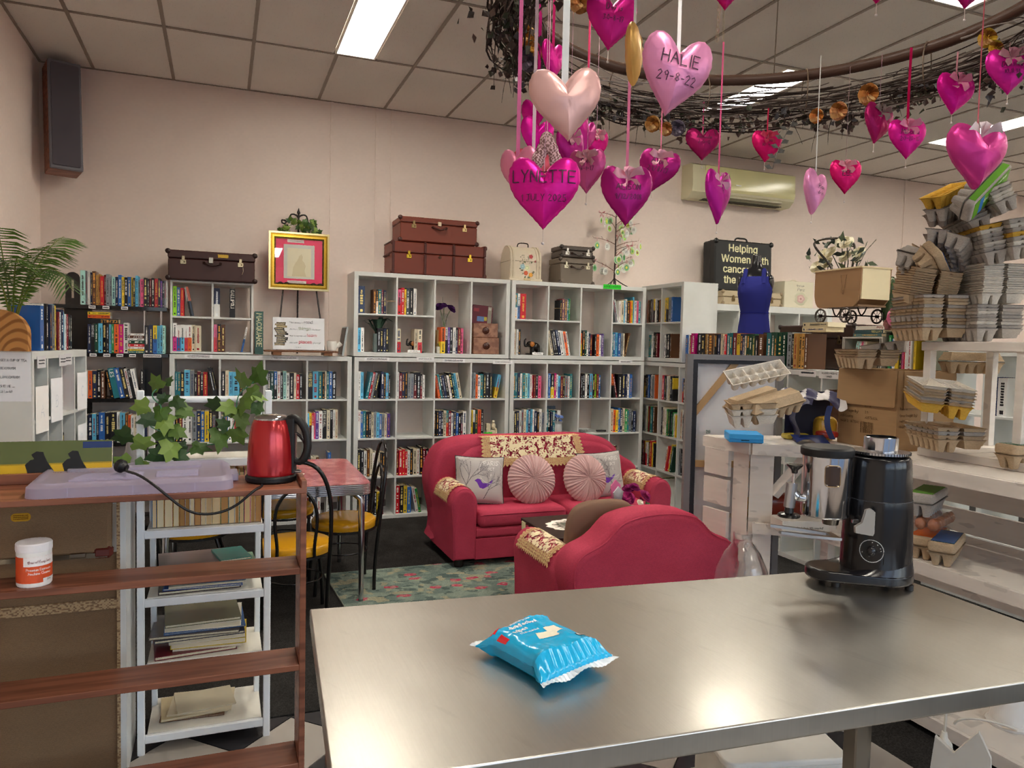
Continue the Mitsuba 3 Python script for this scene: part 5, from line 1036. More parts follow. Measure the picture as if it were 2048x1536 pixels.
part(w_, 'do_not_flush_mark', [((onw(np.array([(.06, -.055)] + [(.06 + q[0], -.055 + q[1]) for q in ic])), np.array([[0, i, i + 1] for i in range(1, 20)])), '20343c'), ((onw(np.array([(.06, -.055)] + [(.06 + q[0] * .82, -.055 + q[1] * .82) for q in ic])) + [0, 0, .0004], np.array([[0, i, i + 1] for i in range(1, 20)])), 'e4ecf0'),
     (ink('X', .013, .002, lambda P: onw(P + [.06, -.0615]) + [0, 0, .0008]), '20343c')], 'satin', WM, angle=0)
part(w_, 'lettering', (ink('do not flush', .0045, .0009, lambda P: onw(P + [.06, -.073]), .14, step=.003), '20404c'), 'satin', WM, angle=0, kind='stuff')
# coffee grinder
g_ = thing('coffee_grinder', 'black commercial coffee grinder with chrome doser on the steel bench', 'coffee grinder')
GM = M4(RZ(-21.3), (1.868, 1.700, .901))
BKG = '141417'
hull = Polygon([(.106 * math.cos(a), .106 * math.sin(a)) for a in np.linspace(0, 2 * PI, 40)]).union(Polygon([(-.135 + .075 * math.cos(a), .07 * math.sin(a)) for a in np.linspace(0, 2 * PI, 30)])).convex_hull
hp = np.array(hull.exterior.coords)[:-1]
part(g_, 'base', (mv(soft_prism(hp, .034, .008), (0, 0, .014)), BKG), 'gloss', GM, angle=50)
def skirt(u, v):
    a = u * 2 * PI; r = .106 - .012 * v; bx_ = -np.clip(-np.cos(a), 0, 1) * .055 * (1 - v); zt = .085 + .045 * np.cos(a)
    return np.stack([r * np.cos(a) + bx_, r * np.sin(a), .046 + v * (zt - .046) + .006 * v], -1)
part(g_, 'skirt', (grid(skirt, 48, 6), '17171b'), 'gloss', GM, angle=60)
for a_, b_ in ((.07, .07), (.07, -.07), (-.14, .05), (-.14, -.05)): part(g_, 'foot', (cyl((a_, b_, 0), (a_, b_, .016), .012, n=12), '0c0c0e'), 'satin', GM)
part(g_, 'body', (lathe([(.101, .045), (.100, .12), (.096, .24), (.0935, .262)], 56, cap=False), BKG), 'gloss', GM, angle=60)
part(g_, 'upper_body', (lathe([(.0925, .264), (.088, .36), (.0855, .385), (.078, .392), (0, .392)], 56, cap=False), BKG), 'gloss', GM, angle=50)
part(g_, 'adjustment_disc', (lathe([(.0, .393), (.070, .393), (.082, .398), (.082, .405), (.05, .409), (0, .409)], 72), 'b9babd'), 'metal', GM)
part(g_, 'disc_notches', (cat(*[rot(box(.0805, .0835, -.0009, .0009, .398, .4055), RZ(q * 6)) for q in range(60)]), '606468'), 'metal', GM, kind='stuff')
part(g_, 'hopper_collar', (lathe([(.046, .408), (.048, .410), (.048, .447), (.043, .449), (.043, .412)], 40, cap=False), 'd0d0d2'), 'chrome', GM, angle=40)
dc = (-.170, -.02, 0)
part(g_, 'doser', (mv(lathe([(.066, .208), (.070, .214), (.070, .394)], 56, cap=True), dc), 'c6c8cc'), 'chrome', GM, angle=40)
part(g_, 'doser_lid', (mv(lathe([(.073, .390), (.076, .394), (.076, .412), (.070, .418), (0, .420)], 48), dc), '131316'), 'satin', GM, angle=40)
wn = np.array(rpoly(.044, .062, .010, 5)); ang0 = -1.72
def onD(P, r): a = ang0 + P[:, 0] / r; return np.c_[dc[0] + r * np.cos(a), dc[1] + r * np.sin(a), .338 + P[:, 1]]
wv, wf = trimesh.creation.triangulate_polygon(Polygon(wn).intersection(sbox(-1, -1, 1, 1)).segmentize(.006), engine='earcut')
gx = np.linspace(-.022, .022, 10); win = [(onD(np.array([(a, -h), (b, -h), (b, h), (a, h)]), .0709), np.array([[0, 1, 2], [0, 2, 3]])) for a, b in zip(gx[:-1], gx[1:]) for h in (.031 if abs(a + b) / 2 < .014 else .026,)]
part(g_, 'doser_window', (cat(*win), '3a2c24'), 'gloss', GM, angle=60); part(g_, 'window_rim', (tube(onD(np.vstack([wn, wn[:1]]), .0712), .0013, 6), 'a08a6a'), 'metal', GM)
part(g_, 'doser_spout', (mv(lathe([(.022, .186), (.026, .208)], 20), (dc[0] + .01, dc[1] - .02, 0)), '6a6660'), 'metal', GM)
part(g_, 'doser_foot', (cbox((-.100, -.07, .203), (.02, .012, .012), .002), 'd0d0d2'), 'chrome', GM)
part(g_, 'doser_lever', (mv(rot(prism([(-.032, 0), (.018, -.008), (.022, 0), (.022, .062), (.010, .072), (-.004, .068), (-.014, .030), (-.034, .018)], -.006, .006), RX(90)), (-.085, -.108, .178)), '8d8a86'), 'satin', GM, angle=40)
tx = -.282
part(g_, 'tamper_knob', (mv(lathe([(.008, .335), (.010, .345), (.022, .357), (.024, .362), (.0, .366)], 24), (tx + .012, -.03, 0)), '111113'), 'gloss', GM)
part(g_, 'tamper_rod', (cyl((tx + .01, -.03, .30), (tx + .012, -.03, .345), .0042, n=10), 'd2d2d4'), 'chrome', GM)
part(g_, 'tamper_barrel', [(cyl((tx, -.03, .232), (tx + .006, -.03, .306), .0165, n=24), 'b8babd'), (tube(spline([(tx + .008, -.03, .275), (tx + .03, -.03, .262), (tx + .05, -.03, .262)], 10), [.016] * 4 + [.012] * 6, 10), 'b8babd'), (cyl((tx + .046, -.03, .245), (tx + .05, -.03, .285), .007, n=12), 'd0d0d2')], 'metal', GM, angle=40)
part(g_, 'tamper_foot', (mv(lathe([(.031, .203), (.033, .207), (.030, .212), (.014, .216), (.012, .236)], 28), (tx, -.03, 0)), '0e0e10'), 'gloss', GM)
fk = [(-.075, -.035), (-.17, -.05), (-.262, -.046), (-.266, -.036), (-.17, -.032), (-.10, -.018), (-.10, .018), (-.17, .032), (-.266, .036), (-.262, .046), (-.17, .05), (-.075, .035)]
part(g_, 'portafilter_fork', (xf(prism(fk, -.004, .004), M4(RY(6), (-.055, -.02, .135))), 'a6a6a6'), 'metal', GM)
def onB(P, a0=-2.15, r=.0995): a = a0 + P[:, 0] / r; return np.c_[r * np.cos(a), r * np.sin(a), .118 + P[:, 1]]
rg1 = np.array([(.033 * math.cos(a), .033 * math.sin(a)) for a in np.linspace(0, 2 * PI, 40)])
part(g_, 'timer_dial', [(tube(onB(rg1, r=.1005), .0012, 6), 'b0b2b4'), (cat(*[(lambda q: (q, np.array([[0, 1, 2], [0, 2, 3]])))(onB(np.array([(-.0015, -.018), (.0015, -.018), (.0015, .018), (-.0015, .018)]) @ np.array([[math.cos(t), -math.sin(t)], [math.sin(t), math.cos(t)]]) + [.0, 0], r=.1035)) for t in (.3,)]), '55585c')] + [(sph(onB(np.array([(.026 * math.cos(t), .026 * math.sin(t))]), r=.1005)[0], .0016, 1), 'c8cacc') for t in (1.5, .9, .4, .1, 3.4)], 'satin', GM, angle=60)
part(g_, 'dial_knob', (cat(sph(onB(np.array([(0, 0)]), r=.100)[0], .013, 2, (1, 1, 1.25)), tube(onB(np.array([(.006, .008), (.020, -.001), (.034, .001), (.034, -.036)]), r=.1012), .0012, 6)), '1a1a1d'), 'gloss', GM, angle=60)
part(g_, 'seam', (tube([(.0937 * math.cos(a), .0937 * math.sin(a), .263) for a in np.linspace(0, 2 * PI, 50)], .0011, 5), '3a3e44'), 'satin', GM)
# --- white pallet counter (polygonal end, long side running towards the viewer)
def paint_wood(p, n, uv):
    g = fbm(p.x * 4, p.y * 4, p.z * 40, 3); s = smoothstep(.68, .74, fbm(p.x * 9 + 11, p.y * 9, p.z * 22, 3)); k_ = smoothstep(.80, .84, noise(p.x * 14, p.y * 14, p.z * 14))
    return mix((.62, .57, .51), (.72, .67, .61), g) * (1 - .22 * s) * (1 - .5 * k_ * .3)
scene['pallet_paint'] = pr(base_color=mikit.proc(paint_wood), roughness=.6, specular=.3)
PW = 'd4cdc4'
k = thing('pallet_counter', 'white painted timber pallet counter on the right with a diagonal far end', 'counter')
top_p = [(2.80, .9), (3.62, .9), (3.62, 3.00), (2.95, 3.32), (2.505, 3.455), (2.54, 3.11), (2.80, 2.915)]
part(k, 'counter_top', (prism(top_p, 1.108, 1.130), PW), 'pallet_paint')
def along(a, b, z0, z1, th=.022):
    a, b = np.array(a), np.array(b); d = unit(np.r_[b - a, 0])[:2]; n = np.array([d[1], -d[0]]) * th
    return prism([tuple(a), tuple(b), tuple(b - n), tuple(a - n)], z0, z1)
for a, b in (((2.80, .9), (2.80, 2.915)), ((2.80, 2.915), (2.54, 3.11)), ((2.54, 3.11), (2.505, 3.455))): part(k, 'fascia_board', (along(a, b, 1.07, 1.128), PW), 'pallet_paint')
for (x_, y_, z_) in ((2.797, 2.2, 1.10), (2.797, 1.75, 1.10), (2.75, 2.95, 1.10), (2.63, 3.04, 1.10), (2.565, 3.09, 1.085), (2.536, 3.2, 1.09), (2.52, 3.32, 1.09), (2.66, 3.02, 1.115)): part(k, 'nail_head', (sph((x_, y_, z_), .0045, 1), '2a2622'), 'matte')
mid_p = [(2.80, .9), (3.40, .9), (3.40, 3.0), (2.95, 3.25), (2.56, 3.30), (2.56, 3.13), (2.80, 2.94)]
for z_ in (.72, .08): part(k, 'shelf_board', (prism(mid_p, z_ - .02, z_), PW), 'pallet_paint'); [part(k, 'shelf_front', (along(a, b, z_ - .055, z_ - .001), PW), 'pallet_paint') for a, b in (((2.80, .9), (2.80, 2.915)), ((2.80, 2.915), (2.55, 3.10)))]
for z_ in (.76, .90, 1.04, .13, .29, .45, .60):
    part(k, 'back_slat', (box(3.40, 3.42, .9, 3.0, z_ - .03, z_ + .085), 'b9b0a8'), 'pallet_paint')
E0, E1 = np.array((2.535, 3.13)), np.array((2.50, 3.44)); dE = unit(np.r_[E1 - E0, 0])
for z_ in (.09, .26, .43, .60, .77, .93): part(k, 'end_slat', (along(E0 + dE[:2] * .12, E0 + dE[:2] * .30, z_, z_ + .14), PW), 'pallet_paint')
part(k, 'corner_post', (prism([(2.545, 3.125), (2.64, 3.06), (2.66, 3.09), (2.565, 3.155)], 0, 1.07), PW), 'pallet_paint'); part(k, 'corner_post', (prism([(2.54, 3.13), (2.56, 3.155), (2.545, 3.24), (2.525, 3.235)], 0, 1.07), PW), 'pallet_paint')
part(k, 'brace', (tube([(2.66, 3.08, .86), (2.78, 2.99, 1.06)], .032, 4), PW), 'pallet_paint', angle=0)
for y_ in (1.2, 2.85): part(k, 'post', (box(2.815, 2.86, y_, y_ + .05, .08, 1.07), PW), 'pallet_paint')
part(k, 'plinth', (prism([(2.83, .9), (2.85, .9), (2.85, 2.9), (2.62, 3.08), (2.60, 3.06), (2.83, 2.89)], 0, .025), '6a5a4a'), 'matte')
# white crate stand
k = thing('crate_stand', 'white timber crate frame on the right counter carrying the tall egg carton stacks', 'crate')
cx0, cx1, cy0, cy1, cz0, cz1 = 3.05, 3.50, 1.70, 2.56, 1.131, 1.662
for (a, b) in ((cx0, cy1 - .038), (cx0, 2.085), (cx1 - .038, cy1 - .038), (cx1 - .038, 2.085), (cx0, cy0), (cx1 - .038, cy0)): part(k, 'post', (box(a, a + .038, b, b + .038, cz0 + .035, cz1 - .04, .002), PW), 'pallet_paint')
for x_ in (cx0 - .012, cx1 - .03): part(k, 'bottom_rail', (box(x_, x_ + .04, cy0, cy1, cz0, cz0 + .037, .003), PW), 'pallet_paint'); part(k, 'top_rail', (box(x_, x_ + .04, cy0, cy1 + .006, cz1 - .042, cz1, .003), PW), 'pallet_paint')
for y_ in np.linspace(cy0, cy1 - .10, 8): part(k, 'top_slat', (box(cx0 + .028, cx1 - .03, y_, y_ + .1, cz1 - .02, cz1 - .001), PW), 'pallet_paint'); part(k, 'bottom_slat', (box(cx0 + .028, cx1 - .03, y_, y_ + .1, cz0 + .018, cz0 + .036), PW), 'pallet_paint')
# cardboard box with folded-out flaps
def cardb(p, n, uv): return mi.Color3f(.33, .205, .105) * (.88 + .16 * fbm(p.x * 6, p.y * 6, p.z * 6, 3) + .06 * noise(p.x * 5, p.y * 5, p.z * 320))
scene['cardboard'] = pr(base_color=mikit.proc(cardb), roughness=.85, specular=.15)
k = thing('cardboard_box', 'brown cardboard box with its top flaps folded down on the right counter', 'box')
X0, X1, Y0, Y1, Z0, Z1 = 3.02, 3.40, 2.665, 3.03, 1.131, 1.522
part(k, 'walls', [(box(X0, X0 + .005, Y0, Y1, Z0, Z1), '9a6a3c'), (box(X1 - .005, X1, Y0, Y1, Z0, Z1), '9a6a3c'), (box(X0, X1, Y0, Y0 + .005, Z0, Z1), '9a6a3c'), (box(X0, X1, Y1 - .005, Y1, Z0, Z1), '9a6a3c'), (box(X0, X1, Y0, Y1, Z0, Z0 + .005), '9a6a3c')], 'cardboard')
part(k, 'flap', (xf(box(-.005, 0, Y0 + .004, Y1 + .004, -.182, 0, .002), M4(RY(2.5), (X0 - .001, 0, Z1 - .001))), '9a6a3c'), 'cardboard'); part(k, 'flap', (xf(box(X0 + .03, X1 - .002, -.005, 0, -.182, 0, .002), M4(RX(-3), (0, Y0 - .001, Z1 - .001))), '9a6a3c'), 'cardboard')
fx_ = lambda cy, cz: (lambda P: np.c_[np.full(len(P), X0 - .0006), cy - P[:, 0], cz + P[:, 1]])
fy_ = lambda cx, cz: (lambda P: np.c_[cx + P[:, 0], np.full(len(P), Y0 - .0006), cz + P[:, 1]])
for r_, (a_, b_) in enumerate((('Item No', 'ETTIE'), ('Gross Weight (kg)', '3.9'), ('Add Country', 'AUSTRALIA'), ('MADE IN VIETNAM', ''))):
    z_ = Z1 - .196 - r_ * .027 + (0 if r_ else .006)
    for t_, o_ in ((a_, .018), (b_, .175)):
        if t_: part(k, 'printing', (ink(t_, .0125, .0022, fx_(Y1 - o_, z_), .16, center=False), '5a3c22'), 'matte', angle=0, kind='stuff'); part(k, 'printing', (ink(t_, .0125, .0022, fy_(X0 + o_, z_), .16, center=False), '5a3c22'), 'matte', angle=0, kind='stuff')
rq = random.Random(2); q = []; yy = 0
while yy < .08: wq = rq.choice([.002, .004, .006]); q.append(box(X0 - .0008, X0 - .0002, Y1 - .15 - yy - wq, Y1 - .15 - yy, Z0 + .07, Z0 + .125)); yy += wq + rq.choice([.002, .004])
part(k, 'barcode', (cat(*q), '5a4028'), 'matte', angle=0, kind='stuff')
# --- egg cartons
def pulp(p, n, uv):
    b = packed(p, n, uv); s = noise(p.x * 190, p.y * 190, p.z * 190); t = fbm(p.x * 14, p.y * 14, p.z * 14, 3)
    return b * (.80 + .25 * s + .18 * t)
scene['pulp'] = pr(base_color=mikit.proc(pulp), roughness=.95, specular=.1)
CW, CL, CD = .104, .296, .056          # width, length, depth of a dozen carton
def cup_h(x, y):
    """height of the cup tray: rim at 0, cups down to -CD, little posts between the cups"""
    fx, fy = (x / (CW - .008) * 2), (y / (CL - .010) * 6)
    inx = np.abs(x - CW / 2) < CW / 2 - .006; iny = np.abs(y - CL / 2) < CL / 2 - .006
    cx = ((x - .005) / ((CW - .01) / 2)) % 1 - .5; cy = ((y - .005) / ((CL - .01) / 6)) % 1 - .5
    r = np.maximum(np.abs(cx), np.abs(cy)) * .75 + np.hypot(cx, cy) * .35
    d = np.clip((.52 - r) / .24, 0, 1); cup = d * d * (3 - 2 * d)
    return np.where(inx & iny, -CD * (.16 + .84 * cup), 0.0) + np.where(inx & iny & (r > .70), .012, 0)
def flare(v, s):  # slight draft so that trays nest
    v = v.copy(); k_ = 1 + s * v[:, 2] / CD; v[:, 0] = CW / 2 + (v[:, 0] - CW / 2) * k_; v[:, 1] = CL / 2 + (v[:, 1] - CL / 2) * (1 + s * .4 * v[:, 2] / CD); return v
def tray_mesh(nx=26, ny=72):
    v, f = grid(lambda u, w: np.stack([u * CW, w * CL, cup_h(u * CW, w * CL)], -1), nx, ny)
    v = flare(v, .10); lo = v - [0, 0, .0022]; n = len(v)
    return cat((v, f), (lo, f[:, ::-1]))
def lid_h(x, y):
    e = np.minimum(np.minimum(x, CW - x), np.minimum(y, CL - y)); t = np.clip((e - .005) / .016, 0, 1)
    return np.where(e < .005, 0, -.040 * t)
def lid_mesh(nx=14, ny=24):
    us = np.array([0, .045, .09, .14, .2, .35, .5, .65, .8, .86, .91, .955, 1.0]); ws = np.array([0, .016, .03, .05, .075, .2, .4, .6, .8, .925, .95, .97, .984, 1.0])
    U, Wv = np.meshgrid(us, ws, indexing='ij'); v = np.stack([U * CW, Wv * CL, lid_h(U * CW, Wv * CL)], -1).reshape(-1, 3); nv = len(ws)
    i, j = np.meshgrid(np.arange(len(us) - 1), np.arange(nv - 1), indexing='ij'); f = tri(np.stack([i * nv + j, (i + 1) * nv + j, (i + 1) * nv + j + 1, i * nv + j + 1], -1).reshape(-1, 4))
    return cat((v, f), (v - [0, 0, .002], f[:, ::-1]))
TRAY, TRAYS, LID = tray_mesh(), tray_mesh(18, 44), lid_mesh()
PC = {'grey': 'a39d96', 'tan': 'ac977c', 'pale': 'c9c3b8', 'yellow': 'c8a044', 'dark': '8d8279'}
_pd = {}
def pulp_shape(kind, col, fine):
    key = (kind, col, fine)
    if key not in _pd: _pd[key] = shape([(LID if kind == 'lid' else TRAY if fine else TRAYS, PC[col])], 'pulp', 40)
    return _pd[key]
def carton(M, col, label, group=None, lid='open', fine=False, lcol=None):
    """lid: 'open' folded out to the left, 'right', 'shut' or None"""
    c = thing('egg_carton', label, 'egg carton', group)
    def put(nm, d, L): scene[uniq(c + '__' + nm)] = {**d, 'to_world': T((M @ L).tolist())}
    put('tray', pulp_shape('tray', col, fine), M4(np.eye(3), (0, 0, 0)))
    d = pulp_shape('lid', lcol or col, False)
    if lid == 'open': put('lid', d, M4(np.eye(3), (-CW - .004, 0, 0)))
    elif lid == 'right': put('lid', d, M4(np.eye(3), (CW + .004, 0, 0)))
    elif lid == 'shut': put('lid', d, M4(RY(180), (CW, 0, .004)))
    return c
CAM = M4(RZ(-21.3))
def stack(pos, n, pitch, cols, where, group, lid='open', rz=0, rx=0, ry=0, fine=True, jit=1.2, seed=0):
    r = random.Random(seed)
    B = M4(RZ(rz - 21.3) @ RX(rx) @ RY(ry), pos)
    for i in range(n):
        L = M4(RZ(r.uniform(-jit, jit)), (r.uniform(-.002, .002), r.uniform(-.004, .004), CD + .003 + i * pitch))
        c = cols[i % len(cols)] if len(cols) < n else cols[i]
        carton(B @ L, c, '%s egg carton, %s from bottom of %s' % (c.replace('pale', 'pale grey'), ORD[i], where), group, lid, fine and (i > n - 3 or i == 0))
zat = lambda p, z: (p[0], p[1], z)
def cam_basis(pos, long, nrm):
    """long axis and lid normal given as (right, away, up) of the viewer's heading"""
    y = unit(CAM[:3, :3] @ np.array(long, float)); z = CAM[:3, :3] @ np.array(nrm, float); z = unit(z - y * (z @ y)); return M4(np.stack([np.cross(y, z), y, z], 1), pos)
stack(zat((2.873, 2.431, 1.658), 1.663), 11, .0145, ['tan', 'grey', 'tan'], 'front left crate stack', 'cartons in the front left crate stack', 'right', seed=1)
stack(zat((3.022, 2.288, 1.662), 1.663), 8, .0145, ['grey', 'grey', 'pale'], 'front right crate stack', 'cartons in the front right crate stack', 'right', seed=2)
stack((2.965, 2.468, 1.797), 13, .0105, ['tan'], 'tilted stack above the crate', 'cartons in the tilted crate stack', 'open', rz=-12, rx=7, ry=9, seed=3)
stack((3.065, 2.301, 1.817), 14, .0098, ['pale'], 'pale stack at the right above the crate', 'cartons in the pale stack', 'right', rz=2, seed=5)
stack((3.046, 2.275, 1.985), 7, .019, ['grey', 'grey', 'pale', 'grey', 'grey', 'pale', 'yellow'], 'grey cups leaning on the pale stack', 'cartons on top of the pale stack', None, rz=-8, ry=-12, seed=6)
stack((3.109, 2.198, 2.007), 7, .019, ['grey', 'pale', 'grey', 'yellow', 'grey', 'pale', 'grey'], 'pile at the right edge above the crate', 'cartons at the right edge', None, rz=3, ry=-10, seed=7)
stack((3.082, 2.432, 1.973), 6, .017, ['dark', 'grey', 'dark', 'grey', 'grey', 'dark'], 'grey cups in the middle of the heap', 'cartons in the middle of the heap', None, rz=-14, ry=-6, seed=14)
stack((3.046, 2.347, 2.126), 5, .015, ['grey', 'grey', 'dark', 'grey', 'dark'], 'grey cups under the green carton', 'cartons under the green carton', None, rz=-12, ry=-24, seed=8)
stack((3.082, 2.251, 2.197), 5, .016, ['grey', 'pale', 'pale', 'grey', 'pale'], 'pale cups right of the green carton', 'cartons right of the green carton', None, rz=-8, ry=-26, seed=9)
carton(cam_basis((2.928, 2.506, 2.222), (.75, .60, .30), (-.15, -.15, 1)), 'dark', 'dim grey carton below the yellow one on the upper left of the heap', None, None, True)
carton(cam_basis((2.902, 2.485, 2.243), (.78, .55, .32), (-.15, -.2, 1)), 'grey', 'grey carton right under the yellow one on the heap', None, None, True)
carton(cam_basis((2.896, 2.501, 2.294), (.78, .52, .36), (-.15, -.15, 1)), 'yellow', 'yellow egg carton on the upper left of the heap', None, None, True)
carton(cam_basis((2.969, 2.529, 2.148), (.55, .83, -.05), (.0, -.05, 1)), 'dark', 'dark grey carton at the left above the blue one', None, None, True)
carton(cam_basis((2.960, 2.512, 2.174), (.62, .78, -.10), (.1, -.15, 1)), 'grey', 'grey carton lying over the dark one left of the heap', None, None, True)
carton(cam_basis((2.979, 2.418, 2.148), (.62, .66, -.42), (.45, -.1, .9)), 'grey', 'grey carton tipped to the right above the blue one', None, None, True)
carton(cam_basis((2.899, 2.606, 2.080), (.62, .66, -.38), (.2, -.25, .95)), 'grey', 'closed grey carton sticking out at the far left of the heap', None, 'shut', True)
carton(cam_basis((2.957, 2.574, 2.112), (.55, .75, -.30), (.55, -.2, .8)), 'tan', 'tan carton behind the blue one on the heap', None, None, True)
def printed_carton(M, label, base, printc, texts, extra=()):
    c = thing('egg_carton', label, 'egg carton')
    top = soft_prism(rpoly(CW, CL, .016, 4, CW / 2, CL / 2), .042, .012); top = (top[0] * [1, 1, 1], top[1])
    part(c, 'tray', (TRAY, PC[base]), 'pulp', M, angle=40); part(c, 'lid', (top, PC[base]), 'pulp', M, angle=40)
    part(c, 'label', [(box(-.0008, .0, .03, CL - .012, .006, .034), printc), (box(.008, CW - .008, .02, CL - .02, .0424, .0432), printc)] + list(extra), 'satin', M)
    for t_, h_, fn, col in texts: part(c, 'lettering', (ink(t_, h_, h_ * .17, fn, .14), col), 'satin', M, angle=0, kind='stuff')
    return c
ontop = lambda cx, cy, rot_=0: (lambda P: np.c_[cx + P @ np.array([math.cos(rot_), -math.sin(rot_)]), cy + P @ np.array([math.sin(rot_), math.cos(rot_)]), np.full(len(P), .0438)])
onleft = lambda cy, cz: (lambda P: np.c_[np.full(len(P), -.0014), cy - P[:, 0], cz + P[:, 1]])
printed_carton(cam_basis((2.917, 2.297, 2.246), (.70, .25, .66), (.62, -.62, -.48)), 'green printed egg carton tilted on top of the heap', 'grey', '5f9a2a', [('free range', .022, ontop(.055, .15, PI / 2), 'eef4e0'), ('freerange', .014, ontop(.03, .22, PI / 2), 'eef4e0')], [(box(.01, CW - .01, .06, .09, .0433, .0437), '3a78b8')])
printed_carton(cam_basis((2.905, 2.486, 2.093), (.62, .62, -.46), (.62, -.42, .66)), 'blue printed egg carton wedged in the left of the heap', 'tan', '1a6ac4', [('5', .045, ontop(.06, .12, 0), 'f0f4fa'), ('EGGS', .012, ontop(.03, .18, 0), 'f0f4fa')], [(box(.02, .06, .03, .05, .0433, .0437), 'dfe6ee')])
# stack inside the crate and on the cardboard box
stack((2.851, 2.306, 1.182), 4, .017, ['tan', 'tan', 'grey', 'tan'], 'the lower pile inside the crate', 'cartons in the lower pile inside the crate', 'right', rz=-2, seed=21)
stack((2.867, 2.287, 1.330), 7, .0125, ['yellow', 'tan', 'grey', 'tan', 'grey', 'tan', 'pale'], 'the upper pile inside the crate', 'cartons in the upper pile inside the crate', 'open', rz=-16, ry=5, rx=6, seed=22)
printed_carton(M4(RZ(-112), (2.969, 2.131, 1.171) @ 0) if False else M4(RZ(-21.3 - 78), (2.998, 2.164, 1.200)), 'dark green printed egg carton at the bottom of the crate', 'tan', '2c4a34', [('Free', .018, onleft(.16, .014), 'e8ece4')])
stack((2.861, 2.772, 1.524), 4, .0125, ['tan'], 'the stack on the cardboard box', 'cartons on the cardboard box', 'right', rz=-2, seed=31)
carton(M4(RZ(-21.3 - 30) @ RY(-10), (3.013, 2.763, 1.655)), 'grey', 'grey egg carton tilted on the stack on the cardboard box', None, 'open', True)
carton(M4(RZ(-105), (3.329, 2.722, 1.571)), 'tan', 'closed tan egg carton at the back of the cardboard box, seen through the crate', None, 'shut', True)
# pile at the diagonal end of the counter
carton(M4(RZ(-98) @ RX(0) @ RY(-8), (2.201, 2.867, 1.304)), 'pale', 'pale grey egg carton at the left end of the counter pile', None, None, True) if False else None
stack((2.172, 2.810, 1.241), 3, .027, ['pale', 'pale', 'tan'], 'the pile on the flat blue box', 'cartons on the flat blue box', 'right', rz=-10, ry=-4, seed=41)
carton(M4(RZ(-21.3 - 62) @ RY(8) @ RX(14), (2.258, 2.996, 1.323)), 'tan', 'closed tan egg carton lying askew second from the top of the counter pile', None, 'shut', True)
carton(M4(RZ(-21.3 - 66) @ RY(14) @ RX(14), (2.248, 2.849, 1.329)), 'tan', 'closed tan egg carton with cups to the front on the counter pile', None, 'shut', True)
carton(M4(RZ(-21.3 - 70) @ RY(38) @ RX(15), (2.185, 2.905, 1.503)), 'pale', 'pale egg tray topmost of the counter pile, its cups showing', None, None, True)
b_ = thing('flat_box', 'flat bright blue carry box under the egg cartons on the counter end', 'box')
BM = M4(RZ(-30), (2.421, 3.145, 1.131))
part(b_, 'body', (box(0, .17, 0, .2, .0, .042, .003), '2d96d8'), 'satin', BM); part(b_, 'flap', (box(.0, .165, -.006, .0, .018, .044, .002), '3aa4e4'), 'satin', BM); part(b_, 'slot', (box(.06, .10, -.0015, .001, .010, .014), '12343e'), 'matte', BM)
# navy shopping bag with packets
bg = thing('shopping_bag', 'navy and white shopping bag slumped open on the counter', 'bag')
BG = M4(RZ(-21.3), (2.881, 3.056, 1.131))
def bagtop(u, v):
    x = -.12 + u * .25; y = -.10 + v * .22 + 0 * x; z = .21 + .055 * v + .03 * np.sin(u * 5 + v * 3) * (1 - v) - .035 * (1 - v) * (u < .3) + .012 * np.sin(u * 13)
    return np.stack([x + .02 * np.sin(v * 4), y, z], -1)
m_ = grid(bagtop, 40, 14); fc_ = m_[0][m_[1]].mean(1); stripe = ((fc_[:, 0] * 1.0 - fc_[:, 1] * .5 + .3) / .062 % 2).astype(int)
Vx = m_[0][m_[1]].reshape(-1, 3); cc = np.where(stripe[:, None] % 2 == 0, lin('262248'), lin('c8c4c4')); part(bg, 'top_panel', ((Vx, np.arange(len(Vx)).reshape(-1, 3)), np.repeat(cc, 3, 0)), 'satin', BG, angle=0)
part(bg, 'body', [(grid(lambda u, v: np.stack([-.12 + u * .05 + .015 * np.sin(v * 7), -.10 + .23 * u, .005 + v * (.20 - .03 * u)], -1), 8, 12), '1a1a3c'), (grid(lambda u, v: np.stack([-.11 + u * .24, .11 + 0 * u, .0 + v * .26], -1), 6, 6), '14142e'), (grid(lambda u, v: np.stack([-.13 + u * .17, -.13 + .10 * v - .02 * np.sin(u * 3), .012 + .02 * np.sin(u * 6) * (1 - v) + .03 * v], -1), 14, 6), '1c2a5e')], 'satin', BG, angle=60)
part(bg, 'strap', (grid(lambda u, v: np.stack([.02 - .03 * np.sin(u * PI) + .02 * u + v * .03, -.115 - .02 * np.sin(u * PI), .20 - .17 * u], -1), 14, 1), '22305e'), 'satin', BG, angle=60)
pk = thing('bread_packet', 'yellow and red plastic food packet inside the navy bag', 'packet')
part(pk, None, [(xf(puff(-.06, .06, -.05, .05, 0, .13, .6), M4(RZ(-21.3), (3.013, 3.113, 1.131))), 'd0a438'), (xf(puff(-.056, .056, -.062, .0, .02, .06, .6), M4(RZ(-21.3), (2.979, 3.078, 1.131))), 'a83024')], 'gloss', angle=60)
pk = thing('food_packet', 'pale yellow flat packet in front of the navy bag', 'packet'); part(pk, None, (xf(puff(-.07, .07, -.04, .04, 0, .035, .5), M4(RZ(-10), (2.878, 3.181, 1.131))), 'b8a23e'), 'gloss', angle=60)
